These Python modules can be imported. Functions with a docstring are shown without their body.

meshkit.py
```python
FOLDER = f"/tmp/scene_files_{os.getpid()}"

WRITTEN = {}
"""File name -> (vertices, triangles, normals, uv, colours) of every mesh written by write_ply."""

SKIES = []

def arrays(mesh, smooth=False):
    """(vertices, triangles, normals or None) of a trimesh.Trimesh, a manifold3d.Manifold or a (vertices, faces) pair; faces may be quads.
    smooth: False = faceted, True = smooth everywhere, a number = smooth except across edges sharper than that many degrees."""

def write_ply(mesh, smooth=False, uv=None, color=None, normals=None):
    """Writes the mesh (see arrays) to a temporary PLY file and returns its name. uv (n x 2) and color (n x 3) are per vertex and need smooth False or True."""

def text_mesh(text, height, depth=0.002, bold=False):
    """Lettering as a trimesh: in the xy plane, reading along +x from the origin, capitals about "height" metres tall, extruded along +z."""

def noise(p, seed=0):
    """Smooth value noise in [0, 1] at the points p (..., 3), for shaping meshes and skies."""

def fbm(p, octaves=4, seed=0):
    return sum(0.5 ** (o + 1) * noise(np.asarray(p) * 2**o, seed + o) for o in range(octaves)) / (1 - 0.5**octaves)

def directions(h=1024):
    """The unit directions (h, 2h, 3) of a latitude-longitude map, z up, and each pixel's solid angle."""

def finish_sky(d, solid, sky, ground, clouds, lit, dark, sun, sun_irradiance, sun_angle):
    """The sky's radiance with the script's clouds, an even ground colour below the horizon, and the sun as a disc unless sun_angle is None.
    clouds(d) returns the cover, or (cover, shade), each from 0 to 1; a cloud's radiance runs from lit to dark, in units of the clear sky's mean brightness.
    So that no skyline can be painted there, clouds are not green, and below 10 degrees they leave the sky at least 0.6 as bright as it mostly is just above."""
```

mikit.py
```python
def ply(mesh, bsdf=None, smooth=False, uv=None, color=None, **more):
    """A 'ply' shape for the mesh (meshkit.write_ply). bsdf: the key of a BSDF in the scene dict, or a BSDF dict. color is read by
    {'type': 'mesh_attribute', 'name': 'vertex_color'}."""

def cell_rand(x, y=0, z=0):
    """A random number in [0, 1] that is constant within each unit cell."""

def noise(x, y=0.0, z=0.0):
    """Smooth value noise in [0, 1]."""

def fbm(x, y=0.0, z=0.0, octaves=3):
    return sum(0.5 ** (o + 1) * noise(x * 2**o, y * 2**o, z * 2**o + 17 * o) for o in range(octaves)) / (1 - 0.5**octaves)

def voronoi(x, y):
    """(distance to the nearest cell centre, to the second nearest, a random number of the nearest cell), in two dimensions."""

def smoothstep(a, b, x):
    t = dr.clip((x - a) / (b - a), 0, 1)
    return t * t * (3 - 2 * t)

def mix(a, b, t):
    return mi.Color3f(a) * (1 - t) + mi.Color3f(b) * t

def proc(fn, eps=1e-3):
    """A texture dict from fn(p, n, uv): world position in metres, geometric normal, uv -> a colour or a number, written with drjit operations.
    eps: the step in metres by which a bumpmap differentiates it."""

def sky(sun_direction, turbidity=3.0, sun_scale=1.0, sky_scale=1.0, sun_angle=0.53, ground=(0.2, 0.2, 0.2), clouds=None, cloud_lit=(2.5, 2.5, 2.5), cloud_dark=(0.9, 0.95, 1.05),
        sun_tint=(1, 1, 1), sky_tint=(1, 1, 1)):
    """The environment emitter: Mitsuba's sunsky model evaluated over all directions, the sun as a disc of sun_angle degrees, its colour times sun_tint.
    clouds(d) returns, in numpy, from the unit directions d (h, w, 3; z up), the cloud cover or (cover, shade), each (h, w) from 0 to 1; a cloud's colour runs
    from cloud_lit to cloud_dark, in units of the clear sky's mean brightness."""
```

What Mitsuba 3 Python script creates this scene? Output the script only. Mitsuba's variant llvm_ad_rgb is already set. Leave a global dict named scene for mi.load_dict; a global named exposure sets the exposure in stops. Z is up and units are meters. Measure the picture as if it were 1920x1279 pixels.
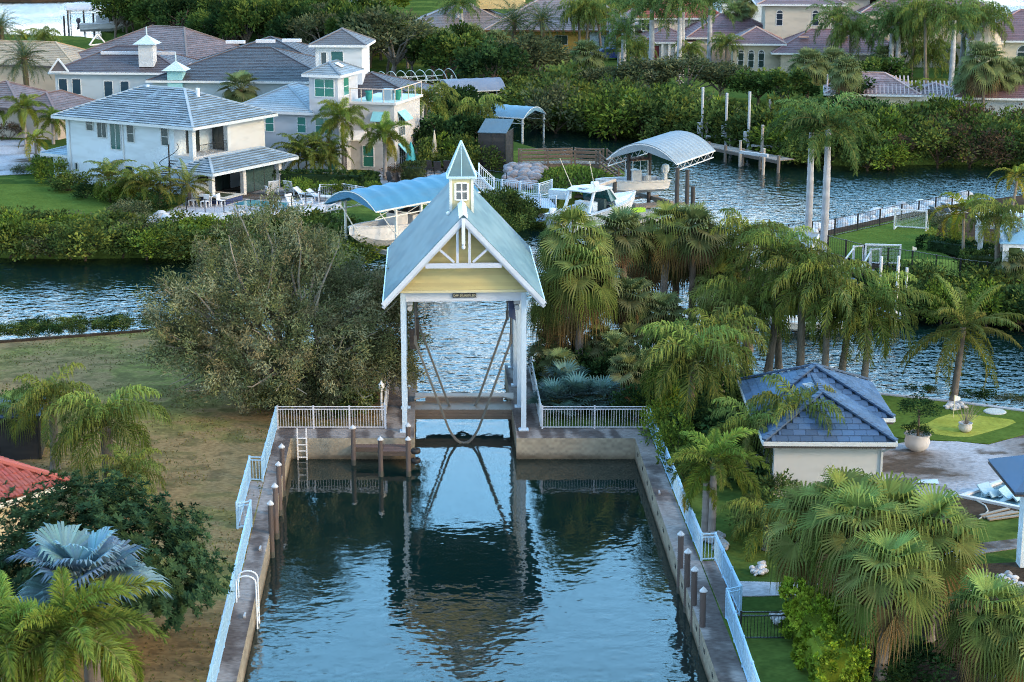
"""A boat house with a gabled roof over a canal basin, waterfront houses, docks and palms, seen from the air at dusk."""
import math
import numpy as np
import drjit as dr
import mitsuba as mi
import trimesh
import shapely.geometry as sg
import mikit
import meshkit

T = mi.ScalarTransform4f
scene, labels = {}, {}
PI = math.pi

# ------------------------------------------------------------------ camera, sky, exposure
PITCH = math.radians(14.03)
scene['camera'] = {'type': 'perspective', 'fov': 30.69, 'fov_axis': 'x', 'near_clip': 1.0, 'far_clip': 9000.0,
                   'to_world': T().look_at(origin=[0, 0, 26.0], target=[0, math.cos(PITCH), 26.0 - math.sin(PITCH)], up=[0, 0, 1])}
exposure = 4.1
SUN = [0.95, -0.55, 0.5]


def dusk_clouds(d):
    """Thin bright cloud bank that thickens towards the horizon, brightest straight ahead, where a blue veil is added to brighten the water, with ragged streaks."""
    el = np.degrees(np.arcsin(np.clip(d[..., 2], -1, 1)))
    az = np.arctan2(d[..., 0], d[..., 1])
    q = np.stack([np.cos(az) * 3, np.sin(az) * 3, el / 7.0], -1)
    n = meshkit.fbm(q * 1.5, 5, 3)
    toward = 0.5 + 0.5 * np.cos(az + 0.3)
    low = np.clip(1.25 - el / (5.0 + 11.5 * toward), 0, 1) * (0.3 + 0.7 * toward)
    step = lambda a, b: np.clip((el - a) / (b - a), 0, 1)  # noqa: E731
    veil = toward ** 2 * step(9, 19) * (1 - step(32, 62))  # veil ahead, added so that the basin water reflects bright blue
    cover = np.clip(low * (0.5 + n) + veil * (0.45 + 0.5 * n) + 0.8 * np.clip(n - 0.3, 0, 1) * np.clip(el / 30.0 - 0.4, 0.1, 1) + 0.05, 0, 1)
    shade = np.clip(0.45 + 0.55 * step(11, 19) * toward - 0.5 * (1 - step(8, 17)) * toward, 0, 1)
    return cover, shade


scene['sky'] = mikit.sky(SUN, turbidity=3.0, sun_scale=0.12, sky_scale=1.0, sun_angle=13.0, ground=(0.1, 0.12, 0.1), clouds=dusk_clouds,
                         cloud_lit=(2.2, 2.4, 2.5), cloud_dark=(0.85, 2.2, 3.6), sun_tint=(1.0, 0.88, 0.7), sky_tint=(1.12, 1.0, 0.88))


# ------------------------------------------------------------------ materials
def grime(p, n, uv):
    return 0.15 * mikit.smoothstep(0.42, 0.75, mikit.fbm(p.x * 0.7, p.y * 0.7, p.z * 1.9, 3))


VC = {'type': 'mesh_attribute', 'name': 'vertex_color'}
scene['paint'] = {'type': 'twosided', 'bsdf': {'type': 'blendbsdf', 'weight': mikit.proc(grime),
                  'a': {'type': 'principled', 'base_color': VC, 'roughness': 0.55, 'specular': 0.3},
                  'b': {'type': 'diffuse', 'reflectance': {'type': 'rgb', 'value': [0.13, 0.125, 0.11]}}}}
scene['metal_paint'] = {'type': 'twosided', 'bsdf': {'type': 'principled', 'base_color': VC, 'roughness': 0.38, 'specular': 0.5}}
scene['pane_glass'] = {'type': 'twosided', 'bsdf': {'type': 'principled', 'base_color': VC, 'roughness': 0.06, 'specular': 0.6}}
scene['leaf'] = {'type': 'principledthin', 'base_color': VC, 'roughness': 0.5, 'diff_trans': 0.2, 'spec_trans': 0.0}
scene['bark'] = {'type': 'twosided', 'bsdf': {'type': 'principled', 'base_color': VC, 'roughness': 0.85, 'specular': 0.15}}


def wave(p, n, uv):
    """Wind ripples: short chop over longer swell, with calm lanes; metres."""
    swell = mikit.noise(p.x * 0.25, p.y * 0.5, 7)
    wx = p.x + 0.8 * swell
    calm = 0.35 + 0.95 * mikit.smoothstep(0.3, 0.7, mikit.noise(p.x * 0.06 + 3, p.y * 0.04) * 0.6 + 0.4 * mikit.noise(p.x * 0.17, p.y * 0.1))
    open_water = mikit.smoothstep(86, 96, p.y)
    lee = 0.1 + 0.36 * mikit.smoothstep(76, 59, p.y)
    amp = dr.lerp(lee, 1.0, open_water) * calm
    chop = mikit.noise(wx * 1.5, p.y * 2.1, 0.3) + 0.45 * mikit.noise(wx * 3.4 + 9, p.y * 4.3, 4) + 0.3 * mikit.noise(wx * 7, p.y * 9, 2)
    return 0.085 * amp * chop + 0.03 * swell * amp


scene['water_surface'] = {'type': 'bumpmap', 'arbitrary': mikit.proc(wave, eps=0.04), 'scale': 1.0,
                          'bsdf': {'type': 'principled', 'base_color': {'type': 'rgb', 'value': [0.002, 0.011, 0.010]}, 'roughness': 0.02, 'specular': 0.55}}
scene['pool_water'] = {'type': 'principled', 'base_color': {'type': 'rgb', 'value': [0.03, 0.17, 0.22]}, 'roughness': 0.04, 'specular': 0.5}


GROUNDS = ('brown_grass', 'green_grass', 'turf', 'putting', 'sand_patio', 'soil', 'dock_concrete')


def ground_fn(p, n, uv):
    """All ground covers share one set of noises; uv.x says which cover this sheet is."""
    a = mikit.fbm(p.x * 0.17, p.y * 0.22, 0, 3)
    b = mikit.fbm(p.x * 1.1 + 40, p.y * 1.6, p.z * 2, 4)
    c = mikit.noise(p.x * 8, p.y * 12, p.z * 8)
    along = mikit.noise(p.x * 2.8 + 0.3 * p.y, p.y * 0.4)
    m = a * 0.6 + b * 0.4
    g = mikit.smoothstep(0.38, 0.63, m)
    grain = 0.7 + 0.5 * c + 0.2 * b
    brown = mikit.mix(mikit.mix((0.22, 0.15, 0.075), (0.165, 0.16, 0.05), g), (0.085, 0.06, 0.036), mikit.smoothstep(0.5, 0.68, b) * 0.55)
    green = mikit.mix((0.04, 0.07, 0.018), (0.085, 0.12, 0.028), g)
    grass = mikit.mix((0.062, 0.1, 0.02), (0.085, 0.13, 0.03), b)
    put = mikit.mix((0.22, 0.24, 0.04), (0.28, 0.29, 0.065), b)
    sand = mikit.mix(mikit.mix((0.33, 0.335, 0.37), (0.2, 0.19, 0.195), mikit.smoothstep(0.45, 0.65, a)), (0.085, 0.07, 0.06), mikit.smoothstep(0.54, 0.68, m))
    soil = mikit.mix((0.032, 0.024, 0.018), (0.08, 0.058, 0.043), b)
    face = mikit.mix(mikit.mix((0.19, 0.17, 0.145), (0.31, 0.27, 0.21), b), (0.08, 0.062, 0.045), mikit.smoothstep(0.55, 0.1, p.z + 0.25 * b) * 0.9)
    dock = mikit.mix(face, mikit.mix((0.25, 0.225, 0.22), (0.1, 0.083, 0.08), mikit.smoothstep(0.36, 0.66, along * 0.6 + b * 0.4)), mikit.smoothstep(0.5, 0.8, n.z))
    out = brown
    for k, col in enumerate((green, grass, put, sand, soil, dock)):
        out = dr.select(uv.x > k + 0.5, col, out)
    return out * grain


scene['ground'] = {'type': 'twosided', 'bsdf': {'type': 'diffuse', 'reflectance': mikit.proc(ground_fn)}}


def roof_metal_fn(p, n, uv):
    a = mikit.fbm(p.x * 0.6, p.y * 0.5, p.z * 0.9, 3)
    b = mikit.noise(p.x * 3, p.y * 1.2, p.z * 3)
    return mikit.mix((0.075, 0.145, 0.18), (0.115, 0.19, 0.22), mikit.smoothstep(0.3, 0.7, a)) * (0.88 + 0.24 * b)


scene['roof_metal'] = {'type': 'twosided', 'bsdf': {'type': 'principled', 'base_color': mikit.proc(roof_metal_fn), 'roughness': 0.6, 'specular': 0.25}}

# palette (linear base colours)
WHITE, OFFWHITE, PALEBLUE, RAIL_SKYLIT = (0.56, 0.58, 0.62), (0.6, 0.6, 0.58), (0.5, 0.62, 0.74), (0.27, 0.52, 0.78)
CREAM, YELLOW, GREYBLUE = (0.55, 0.5, 0.4), (0.42, 0.355, 0.17), (0.43, 0.47, 0.54)
DARKWOOD, WOOD, GREYWOOD = (0.06, 0.045, 0.038), (0.16, 0.11, 0.085), (0.14, 0.125, 0.115)
BLACK, GLASS, TEALGLASS = (0.012, 0.012, 0.014), (0.02, 0.035, 0.04), (0.03, 0.15, 0.13)
BROWNTILE, DARKTILE, GREYTILE, REDTILE, BLUETILE, PINKTILE = (0.125, 0.085, 0.085), (0.055, 0.05, 0.06), (0.2, 0.265, 0.33), (0.27, 0.06, 0.045), (0.045, 0.085, 0.16), (0.15, 0.085, 0.095)


# ------------------------------------------------------------------ mesh and naming helpers
def frame(ox, oy, oz=0.0, deg=0.0):
    c, s = math.cos(math.radians(deg)), math.sin(math.radians(deg))

    def f(v):
        v = np.asarray(v, float)
        return np.stack([ox + c * v[..., 0] - s * v[..., 1], oy + s * v[..., 0] + c * v[..., 1], oz + v[..., 2]], -1)
    f.M = np.array([[c, -s, 0, ox], [s, c, 0, oy], [0, 0, 1, oz], [0, 0, 0, 1.0]])
    return f


BOXF = np.array([[0, 2, 3, 1], [4, 5, 7, 6], [0, 1, 5, 4], [2, 6, 7, 3], [0, 4, 6, 2], [1, 3, 7, 5]])


class MB:
    """Collects coloured pieces into one mesh, placed by a frame."""

    def __init__(s, fr=None, col=WHITE):
        s.V, s.F, s.K, s.n, s.fr, s.col, s.unit = [], [], [], 0, fr, col, None

    def add(s, v, f, col=None, unit=None):
        s.unit = (unit[0], unit[1], tuple(s.col if col is None else col)) if unit is not None and s.n == 0 else None
        v, f = np.asarray(v, float).reshape(-1, 3), np.asarray(f, int)
        if f.shape[1] == 4:
            f = np.vstack([f[:, [0, 1, 2]], f[:, [0, 2, 3]]])
        s.V.append(s.fr(v) if s.fr else v)
        s.F.append(f + s.n)
        s.K.append(np.broadcast_to(np.asarray(s.col if col is None else col, float), (len(v), 3)))
        s.n += len(v)
        return s

    def box(s, x0, x1, y0, y1, z0, z1, col=None):
        m = np.diag([x1 - x0, y1 - y0, z1 - z0, 1.0])
        m[:3, 3] = (x0 + x1) / 2, (y0 + y1) / 2, (z0 + z1) / 2
        return s.add([[x, y, z] for x in (x0, x1) for y in (y0, y1) for z in (z0, z1)], BOXF, col, ('box', m))

    def beam(s, p, q, w=0.1, h=0.1, col=None, up=(0, 0, 1)):
        p, q = np.asarray(p, float), np.asarray(q, float)
        d = (q - p) / (np.linalg.norm(q - p) + 1e-9)
        up = np.asarray(up, float)
        if abs(d @ up) > 0.95:
            up = np.array([0, 1.0, 0]) if abs(d[1]) < 0.9 else np.array([1.0, 0, 0])
        a = np.cross(d, up)
        a /= np.linalg.norm(a)
        b = np.cross(a, d)
        m = np.eye(4)
        m[:3, 0], m[:3, 1], m[:3, 2], m[:3, 3] = q - p, a * w, b * h, (p + q) / 2
        return s.add([c + a * i * w / 2 + b * j * h / 2 for c in (p, q) for i in (-1, 1) for j in (-1, 1)], BOXF, col, ('box', m))

    def tube(s, pts, r, n=6, col=None, cap=True):
        pts = np.asarray(pts, float)
        r = np.broadcast_to(np.asarray(r, float), (len(pts),))
        d = np.gradient(pts, axis=0)
        d /= np.linalg.norm(d, axis=1, keepdims=True) + 1e-9
        ref = np.array([0.13, 0.2, 1.0]) if np.abs(d[:, 2]).mean() < 0.8 else np.array([1.0, 0.1, 0.1])
        a = np.cross(d, ref)
        a /= np.linalg.norm(a, axis=1, keepdims=True) + 1e-9
        b = np.cross(d, a)
        t = np.arange(n) * 2 * PI / n
        v = (pts[:, None] + r[:, None, None] * (np.cos(t)[None, :, None] * a[:, None] + np.sin(t)[None, :, None] * b[:, None])).reshape(-1, 3)
        i, j = np.meshgrid(np.arange(len(pts) - 1), np.arange(n), indexing='ij')
        f = np.stack([i * n + j, i * n + (j + 1) % n, (i + 1) * n + (j + 1) % n, (i + 1) * n + j], -1).reshape(-1, 4)
        s.add(v, f, col)
        if cap:
            m = (len(pts) - 1) * n
            s.add(np.vstack([v[:n], pts[:1], v[m:], pts[-1:]]), [[k, n, (k + 1) % n] for k in range(n)] + [[n + 1 + k, n + 1 + (k + 1) % n, 2 * n + 1] for k in range(n)], col)
        return s

    def poly(s, pts, z0, z1, col=None):
        m = trimesh.creation.extrude_polygon(sg.Polygon(pts), z1 - z0, engine='earcut')
        return s.add(np.array(m.vertices) + [0, 0, z0], m.faces, col)

    def quad(s, a, b, c, d, col=None):
        return s.add([a, b, c, d], [[0, 1, 2], [0, 2, 3]], col)

    def slab(s, a, b, c, d, t, col=None):
        """A quad with thickness t below it (a..d counter-clockwise seen from outside)."""
        q = np.array([a, b, c, d], float)
        n = np.cross(q[1] - q[0], q[3] - q[0])
        if np.linalg.norm(n) < 1e-9:
            n = np.cross(q[2] - q[1], q[0] - q[1])
        n = n / (np.linalg.norm(n) + 1e-12) * t
        return s.add(np.vstack([q, q - n]), [[0, 1, 2, 3], [7, 6, 5, 4], [0, 4, 5, 1], [1, 5, 6, 2], [2, 6, 7, 3], [3, 7, 4, 0]], col)

    def sphere(s, c, r, col=None, n=1):
        m = ICO[n]
        return s.add(m[0] * np.asarray(r) + np.asarray(c), m[1], col)

    def lathe(s, prof, c=(0, 0, 0), n=14, col=None):
        prof = np.asarray(prof, float)
        t = np.arange(n) * 2 * PI / n
        v = np.stack([np.outer(prof[:, 0], np.cos(t)), np.outer(prof[:, 0], np.sin(t)), np.repeat(prof[:, 1:2], n, 1)], -1).reshape(-1, 3) + np.asarray(c)
        i, j = np.meshgrid(np.arange(len(prof) - 1), np.arange(n), indexing='ij')
        return s.add(v, np.stack([i * n + j, i * n + (j + 1) % n, (i + 1) * n + (j + 1) % n, (i + 1) * n + j], -1).reshape(-1, 4), col)

    def loft(s, rings, col=None, close=True, caps=True):
        """Rings of equal length, joined in order."""
        r = np.asarray(rings, float)
        m, n = r.shape[:2]
        i, j = np.meshgrid(np.arange(m - 1), np.arange(n if close else n - 1), indexing='ij')
        f = np.stack([i * n + j, i * n + (j + 1) % n, (i + 1) * n + (j + 1) % n, (i + 1) * n + j], -1).reshape(-1, 4)
        s.add(r.reshape(-1, 3), f, col)
        if caps:
            for k in (0, m - 1):
                s.add(np.vstack([r[k], r[k].mean(0, keepdims=True)]), [[a, (a + 1) % n, n] for a in range(n if close else n - 1)], col)
        return s

    def done(s, bsdf='paint', smooth=False):
        return mikit.ply((np.vstack(s.V), np.vstack(s.F)), bsdf, smooth=smooth, color=np.clip(np.vstack(s.K), 0, 1))


ICO = [(np.array(m.vertices), np.array(m.faces)) for m in (trimesh.creation.icosphere(0), trimesh.creation.icosphere(1), trimesh.creation.icosphere(2))]
count = {}
CUBE = (np.array([[x, y, z] for x in (-.5, .5) for y in (-.5, .5) for z in (-.5, .5)]), BOXF)
made = {}


def group(name, shape):
    """A shapegroup of one mesh, to be placed as instances."""
    scene[name] = {'type': 'shapegroup', 'shape': shape}
    return name


def put(k, g, m):
    scene[k] = {'type': 'instance', 'to_world': T(np.ascontiguousarray(m, dtype=float)), 'group': {'type': 'ref', 'id': g}}
    return k


def place(x, y, z, deg=0.0, sc=1.0, szz=None, tilt=0.0, tdir=0.0):
    c, s_ = math.cos(math.radians(deg)), math.sin(math.radians(deg))
    m = np.array([[c * sc, -s_ * sc, 0, x], [s_ * sc, c * sc, 0, y], [0, 0, szz or sc, z], [0, 0, 0, 1.0]])
    if tilt:
        a = np.array([math.cos(tdir), math.sin(tdir), 0])
        K = np.array([[0, -a[2], a[1]], [a[2], 0, -a[0]], [-a[1], a[0], 0]])
        m[:3, :3] = (np.eye(3) + math.sin(tilt) * K + (1 - math.cos(tilt)) * K @ K) @ m[:3, :3]
    return m


def emit(k, mb, bsdf, smooth):
    """One mesh of its own, or, for a plain bar, a copy of the shared unit bar of that colour."""
    if mb.unit:
        _, m, col = mb.unit
        c = tuple(np.round(np.clip(col, 0, 1), 2 if max(col) > .2 else 3))
        name = made.get((bsdf, c))
        if not name:
            name = made[bsdf, c] = group(f'unit_bar_{len(made)}', mikit.ply(CUBE, bsdf, color=np.tile(c, (8, 1))))
        put(k, name, (mb.fr.M if mb.fr else np.eye(4)) @ m)
    else:
        scene[k] = mb.done(bsdf, smooth)


def key(name):
    """The next free key of that name: name, name_001, name_002, ..."""
    k = count.get(name, -1) + 1
    count[name] = k
    return name if k == 0 else f'{name}_{k:03d}'


def thing(name, label, cat, group=None):
    k = key(name)
    labels[k] = {'label': label, 'category': cat}
    if group:
        labels[k]['group'] = group
    return k


def part(parent, name, mb, bsdf='paint', smooth=False, label=None, stuff=False):
    k = key(f'{parent}__{name}')
    emit(k, mb, bsdf, smooth)
    if label:
        labels[k] = {'label': label}
    if stuff:
        labels.setdefault(k, {})['kind'] = 'stuff'
    return k


def single(name, label, cat, mb, bsdf='paint', smooth=False, group=None):
    k = thing(name, label, cat, group)
    emit(k, mb, bsdf, smooth)
    return k


def ground(name, mb, bsdf, label=None, stuff=False):
    k = key(name)
    if bsdf in GROUNDS:
        scene[k] = mikit.ply((np.vstack(mb.V), np.vstack(mb.F)), 'ground', uv=np.tile([GROUNDS.index(bsdf), 0.0], (mb.n, 1)))
    else:
        scene[k] = mb.done(bsdf)
    labels[k] = {'label': label or name.replace('_', ' '), 'kind': 'stuff' if stuff else 'structure'}
    return k


def jit(col, rng, a=0.12):
    """One of five tones of a colour."""
    return tuple(np.clip(np.asarray(col) * (1 + a * rng.integers(-2, 3) / 2), 0, 1))


def grow(pts, d):
    return list(sg.Polygon(pts).buffer(d, join_style=2).exterior.coords)[:-1]

# ------------------------------------------------------------------ the setting: water, land, lawns
w = MB()
w.add([[-2500, -200, 0], [2500, -200, 0], [2500, 4000, 0], [-2500, 4000, 0]], [[0, 1, 2, 3]])
ground('water', w, 'water_surface', 'rippled canal and basin water reflecting the dusk sky')
w = MB()
w.add([[-2600, -300, -3], [2600, -300, -3], [2600, 4200, -3], [-2600, 4200, -3]], [[0, 1, 2, 3]])
ground('seabed', w, 'soil', 'canal bed below the water')

DECKL_IN = [(-10.12, 81.7), (-8.8, 55.15)]
DECKL_OUT = [(-10.96, 83.39), (-9.45, 55.15)]
DECKR_IN = [(5.63, 81.7), (6.6, 55.15)]
DECKR_OUT = [(6.32, 83.31), (7.52, 55.15)]


def extend(p, q, y):
    t = (y - p[1]) / (q[1] - p[1])
    return (p[0] + t * (q[0] - p[0]), y)


# the quays round the basin, each its own concrete cap
Y0 = 30.0
L_IN, L_OUT = extend(*DECKL_IN, Y0), extend(*DECKL_OUT, Y0)
R_IN, R_OUT = extend(*DECKR_IN, Y0), extend(*DECKR_OUT, Y0)
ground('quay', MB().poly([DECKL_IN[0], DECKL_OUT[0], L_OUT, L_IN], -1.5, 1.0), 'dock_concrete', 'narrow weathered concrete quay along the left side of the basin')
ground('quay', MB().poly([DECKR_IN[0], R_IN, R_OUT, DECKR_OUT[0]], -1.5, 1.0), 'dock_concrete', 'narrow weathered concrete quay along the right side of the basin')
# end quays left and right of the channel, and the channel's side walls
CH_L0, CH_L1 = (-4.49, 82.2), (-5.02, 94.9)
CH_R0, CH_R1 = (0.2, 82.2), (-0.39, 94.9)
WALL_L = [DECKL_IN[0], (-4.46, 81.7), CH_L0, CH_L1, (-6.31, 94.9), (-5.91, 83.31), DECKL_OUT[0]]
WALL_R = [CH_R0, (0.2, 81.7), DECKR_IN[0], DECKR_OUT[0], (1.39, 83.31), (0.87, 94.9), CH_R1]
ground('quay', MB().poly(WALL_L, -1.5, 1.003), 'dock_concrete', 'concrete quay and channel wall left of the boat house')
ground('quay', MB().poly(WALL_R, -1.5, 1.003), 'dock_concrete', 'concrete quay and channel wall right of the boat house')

A = [(-90, 30), L_OUT, DECKL_OUT[0], (-5.91, 83.31), (-6.27, 94.24), (-7.33, 95.47), (-10.52, 99.19), (-14.22, 100.65), (-19.92, 102.67), (-24.1, 101.15), (-28.14, 99.55), (-41.7, 96.83)]
ground('west_lawn', MB().poly(A, -1.4, 1.0), 'brown_grass', 'patchy brown and green lawn left of the basin')
E_ = [R_OUT, (80, 30), (90, 75), (27.5, 84.83), (24.42, 85.56), (21.24, 87.23), (17.96, 89.06), (14.68, 91.9), (11.61, 93.49), (8.28, 96.83), (4.97, 99.19), (2.34, 99.19), (0.87, 94.68), (1.39, 83.31), DECKR_OUT[0]]
ground('east_yard', MB().poly(E_, -1.4, 0.98), 'green_grass', 'shaded green lawn right of the basin')

# peninsula with the white house: shore, canal behind it
C_ = [(-49.58, 125.03), (-35.78, 127.95), (-30.1, 127.58), (-23.54, 128.33), (-18.24, 130.62), (-12.2, 131.01), (-9.94, 131.4), (-3.18, 136.72), (0.0, 136.72), (1.63, 140.19), (5.31, 146.88), (9.69, 152.64), (10.1, 155.73),
      (8.8, 161.01), (5.71, 165.42), (3.41, 169.38), (1.25, 173.54), (-1.02, 178.64), (-4.48, 195.81), (-8.49, 212.44), (-16.75, 226.11), (-27.12, 238.33), (-40.87, 257.04), (-55.15, 277.96), (-67.53, 294.51), (-110.03, 308.78)]
ground('house_peninsula', MB().poly(C_, -1.4, 1.5), 'green_grass', 'lawn and beds of the peninsula with the white houses')
FAR = [(-66.33, 304.28), (-50.69, 283.76), (-36.43, 267.32), (-25.86, 252.64), (-16.62, 243.27), (-7.24, 231.0), (-1.22, 213.19), (2.28, 198.73), (7.8, 194.47), (13.59, 189.58), (17.97, 184.16), (26.04, 174.19), (29.5, 170.87), (44.9, 171.52), (66.12, 171.52),
       (101.13, 265.77), (83.37, 285.51), (84.12, 323.37), (77.14, 369.56), (64.29, 423.02), (5.49, 489.07), (-60.11, 464.91), (-78.49, 442.99), (-74.82, 344.95)]
ground('far_shore', MB().poly(FAR, -1.4, 1.4), 'green_grass', 'land on the far bank of the canal')
D_ = [(17.38, 124.14), (18.93, 127.62), (21.65, 130.77), (27.82, 137.08), (34.3, 142.8), (42.9, 148.49), (64.22, 154.62), (45.66, 107.91), (32.01, 109.0), (27.28, 110.68), (22.92, 115.1), (20.75, 118.24)]
ground('east_point', MB().poly(D_, -1.4, 1.25), 'soil', 'point of land with the sports lawn across the canal')
ground('far_bank', MB().poly([(-284.69, 545.67), (-216.64, 413.69), (-100.88, 397.87), (-83.93, 408.28), (-87.22, 442.99)], -1.2, 1.0), 'soil', 'dark strip of land at the far edge of the bay')


def sheet(name, pts, z, bsdf, label):
    ground(name, MB().poly(pts, z - 0.03, z), bsdf, label)


sheet('sports_lawn', [(19.93, 126.99), (22.54, 129.35), (28.21, 135.22), (31.44, 137.44), (30.97, 133.49), (29.1, 126.41), (28.77, 123.59), (29.37, 120.01), (29.38, 115.0), (25.53, 118.29), (21.33, 122.13)], 1.4, 'turf', 'even green sports lawn with two goals')
sheet('putting_green', [(25.77, 120.69), (26.58, 120.69), (28.48, 120.69), (29.71, 119.64), (30.08, 117.43), (29.33, 114.66), (26.8, 115.95), (26.45, 118.28)], 1.404, 'putting', 'pale putting green beside the sports lawn')
sheet('artificial_turf', [(17.99, 89.22), (19.5, 88.82), (21.84, 87.58), (26.23, 85.63), (25.72, 83.85), (21.55, 80.81), (20.76, 81.05), (20.24, 81.22), (18.02, 81.63), (16.92, 82.22)], 1.02, 'turf', 'clean green turf around the yellow putting green')
GREEN = [(18.11, 83.48), (18.76, 83.75), (19.46, 84.01), (20.13, 84.89), (20.83, 85.52), (21.75, 85.52), (22.78, 85.07), (23.63, 84.63), (23.69, 84.18), (22.98, 83.4), (21.9, 82.54), (20.98, 81.87), (20.27, 81.87), (19.18, 82.46), (18.3, 82.97)]
sheet('putting_green', [tuple(c) for c in sg.Polygon(GREEN).buffer(0.5).buffer(-0.5).exterior.coords][:-1], 1.024, 'putting', 'yellow green putting green by the canal at right')
sheet('patio', [(16.32, 80.35), (18.45, 81.33), (20.23, 81.17), (21.52, 80.68), (26.01, 83.97), (26.81, 78.61), (23.19, 74.2), (17.61, 73.17), (14.72, 74.2)], 1.01, 'sand_patio', 'dusty pale concrete patio beside the shed')
sheet('soil_bed', [(17.45, 73.23), (18.43, 73.37), (20.65, 72.02), (20.33, 71.37), (18.52, 70.54), (17.1, 69.91)], 1.014, 'soil', 'bare dark soil beside the plunge pool')
sheet('path', [(11.75, 64.41), (16.16, 66.63), (18.09, 67.91), (21.48, 68.99), (21.2, 68.03), (18.03, 66.86), (16.08, 65.39), (11.49, 62.84)], 1.012, 'sand_patio', 'pale path crossing the lawn at right')
sheet('path', [(8.22, 63.88), (9.9, 63.77), (12.38, 63.56), (12.2, 62.53), (9.72, 62.53), (8.09, 62.43)], 1.012, 'sand_patio', 'short pale path beside the right railing')
sheet('soil_bed', [(16.51, 65.5), (20.64, 66.06), (17.39, 54.68), (12.5, 54.68), (14.2, 59.42)], 1.013, 'soil', 'dark mulched bed under the fan palms')
sheet('pool_deck', [(-26.05, 136.26), (-24.93, 143.77), (-23.2, 148.87), (-19.43, 153.22), (-13.79, 149.4), (-12.75, 137.61), (-17.47, 137.16), (-22.17, 136.71)], 1.53, 'sand_patio', 'paved pool deck beside the white house')
sheet('terrace', [(-12.73, 163.94), (-4.76, 165.54), (-3.57, 154.91), (-4.3, 148.87), (-10.31, 148.87)], 1.53, 'sand_patio', 'paved terrace behind the boat house')
sheet('driveway', [(-58.86, 176.93), (-45.67, 176.93), (-40.07, 163.94), (-40.53, 156.35), (-50.88, 152.11)], 1.53, 'sand_patio', 'grey driveway left of the white house')
sheet('drive', [(42.3, 200.06), (47.76, 201.46), (46.24, 192.44), (40.47, 191.15)], 1.43, 'sand_patio', 'pale drive under the garage archway')
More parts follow.
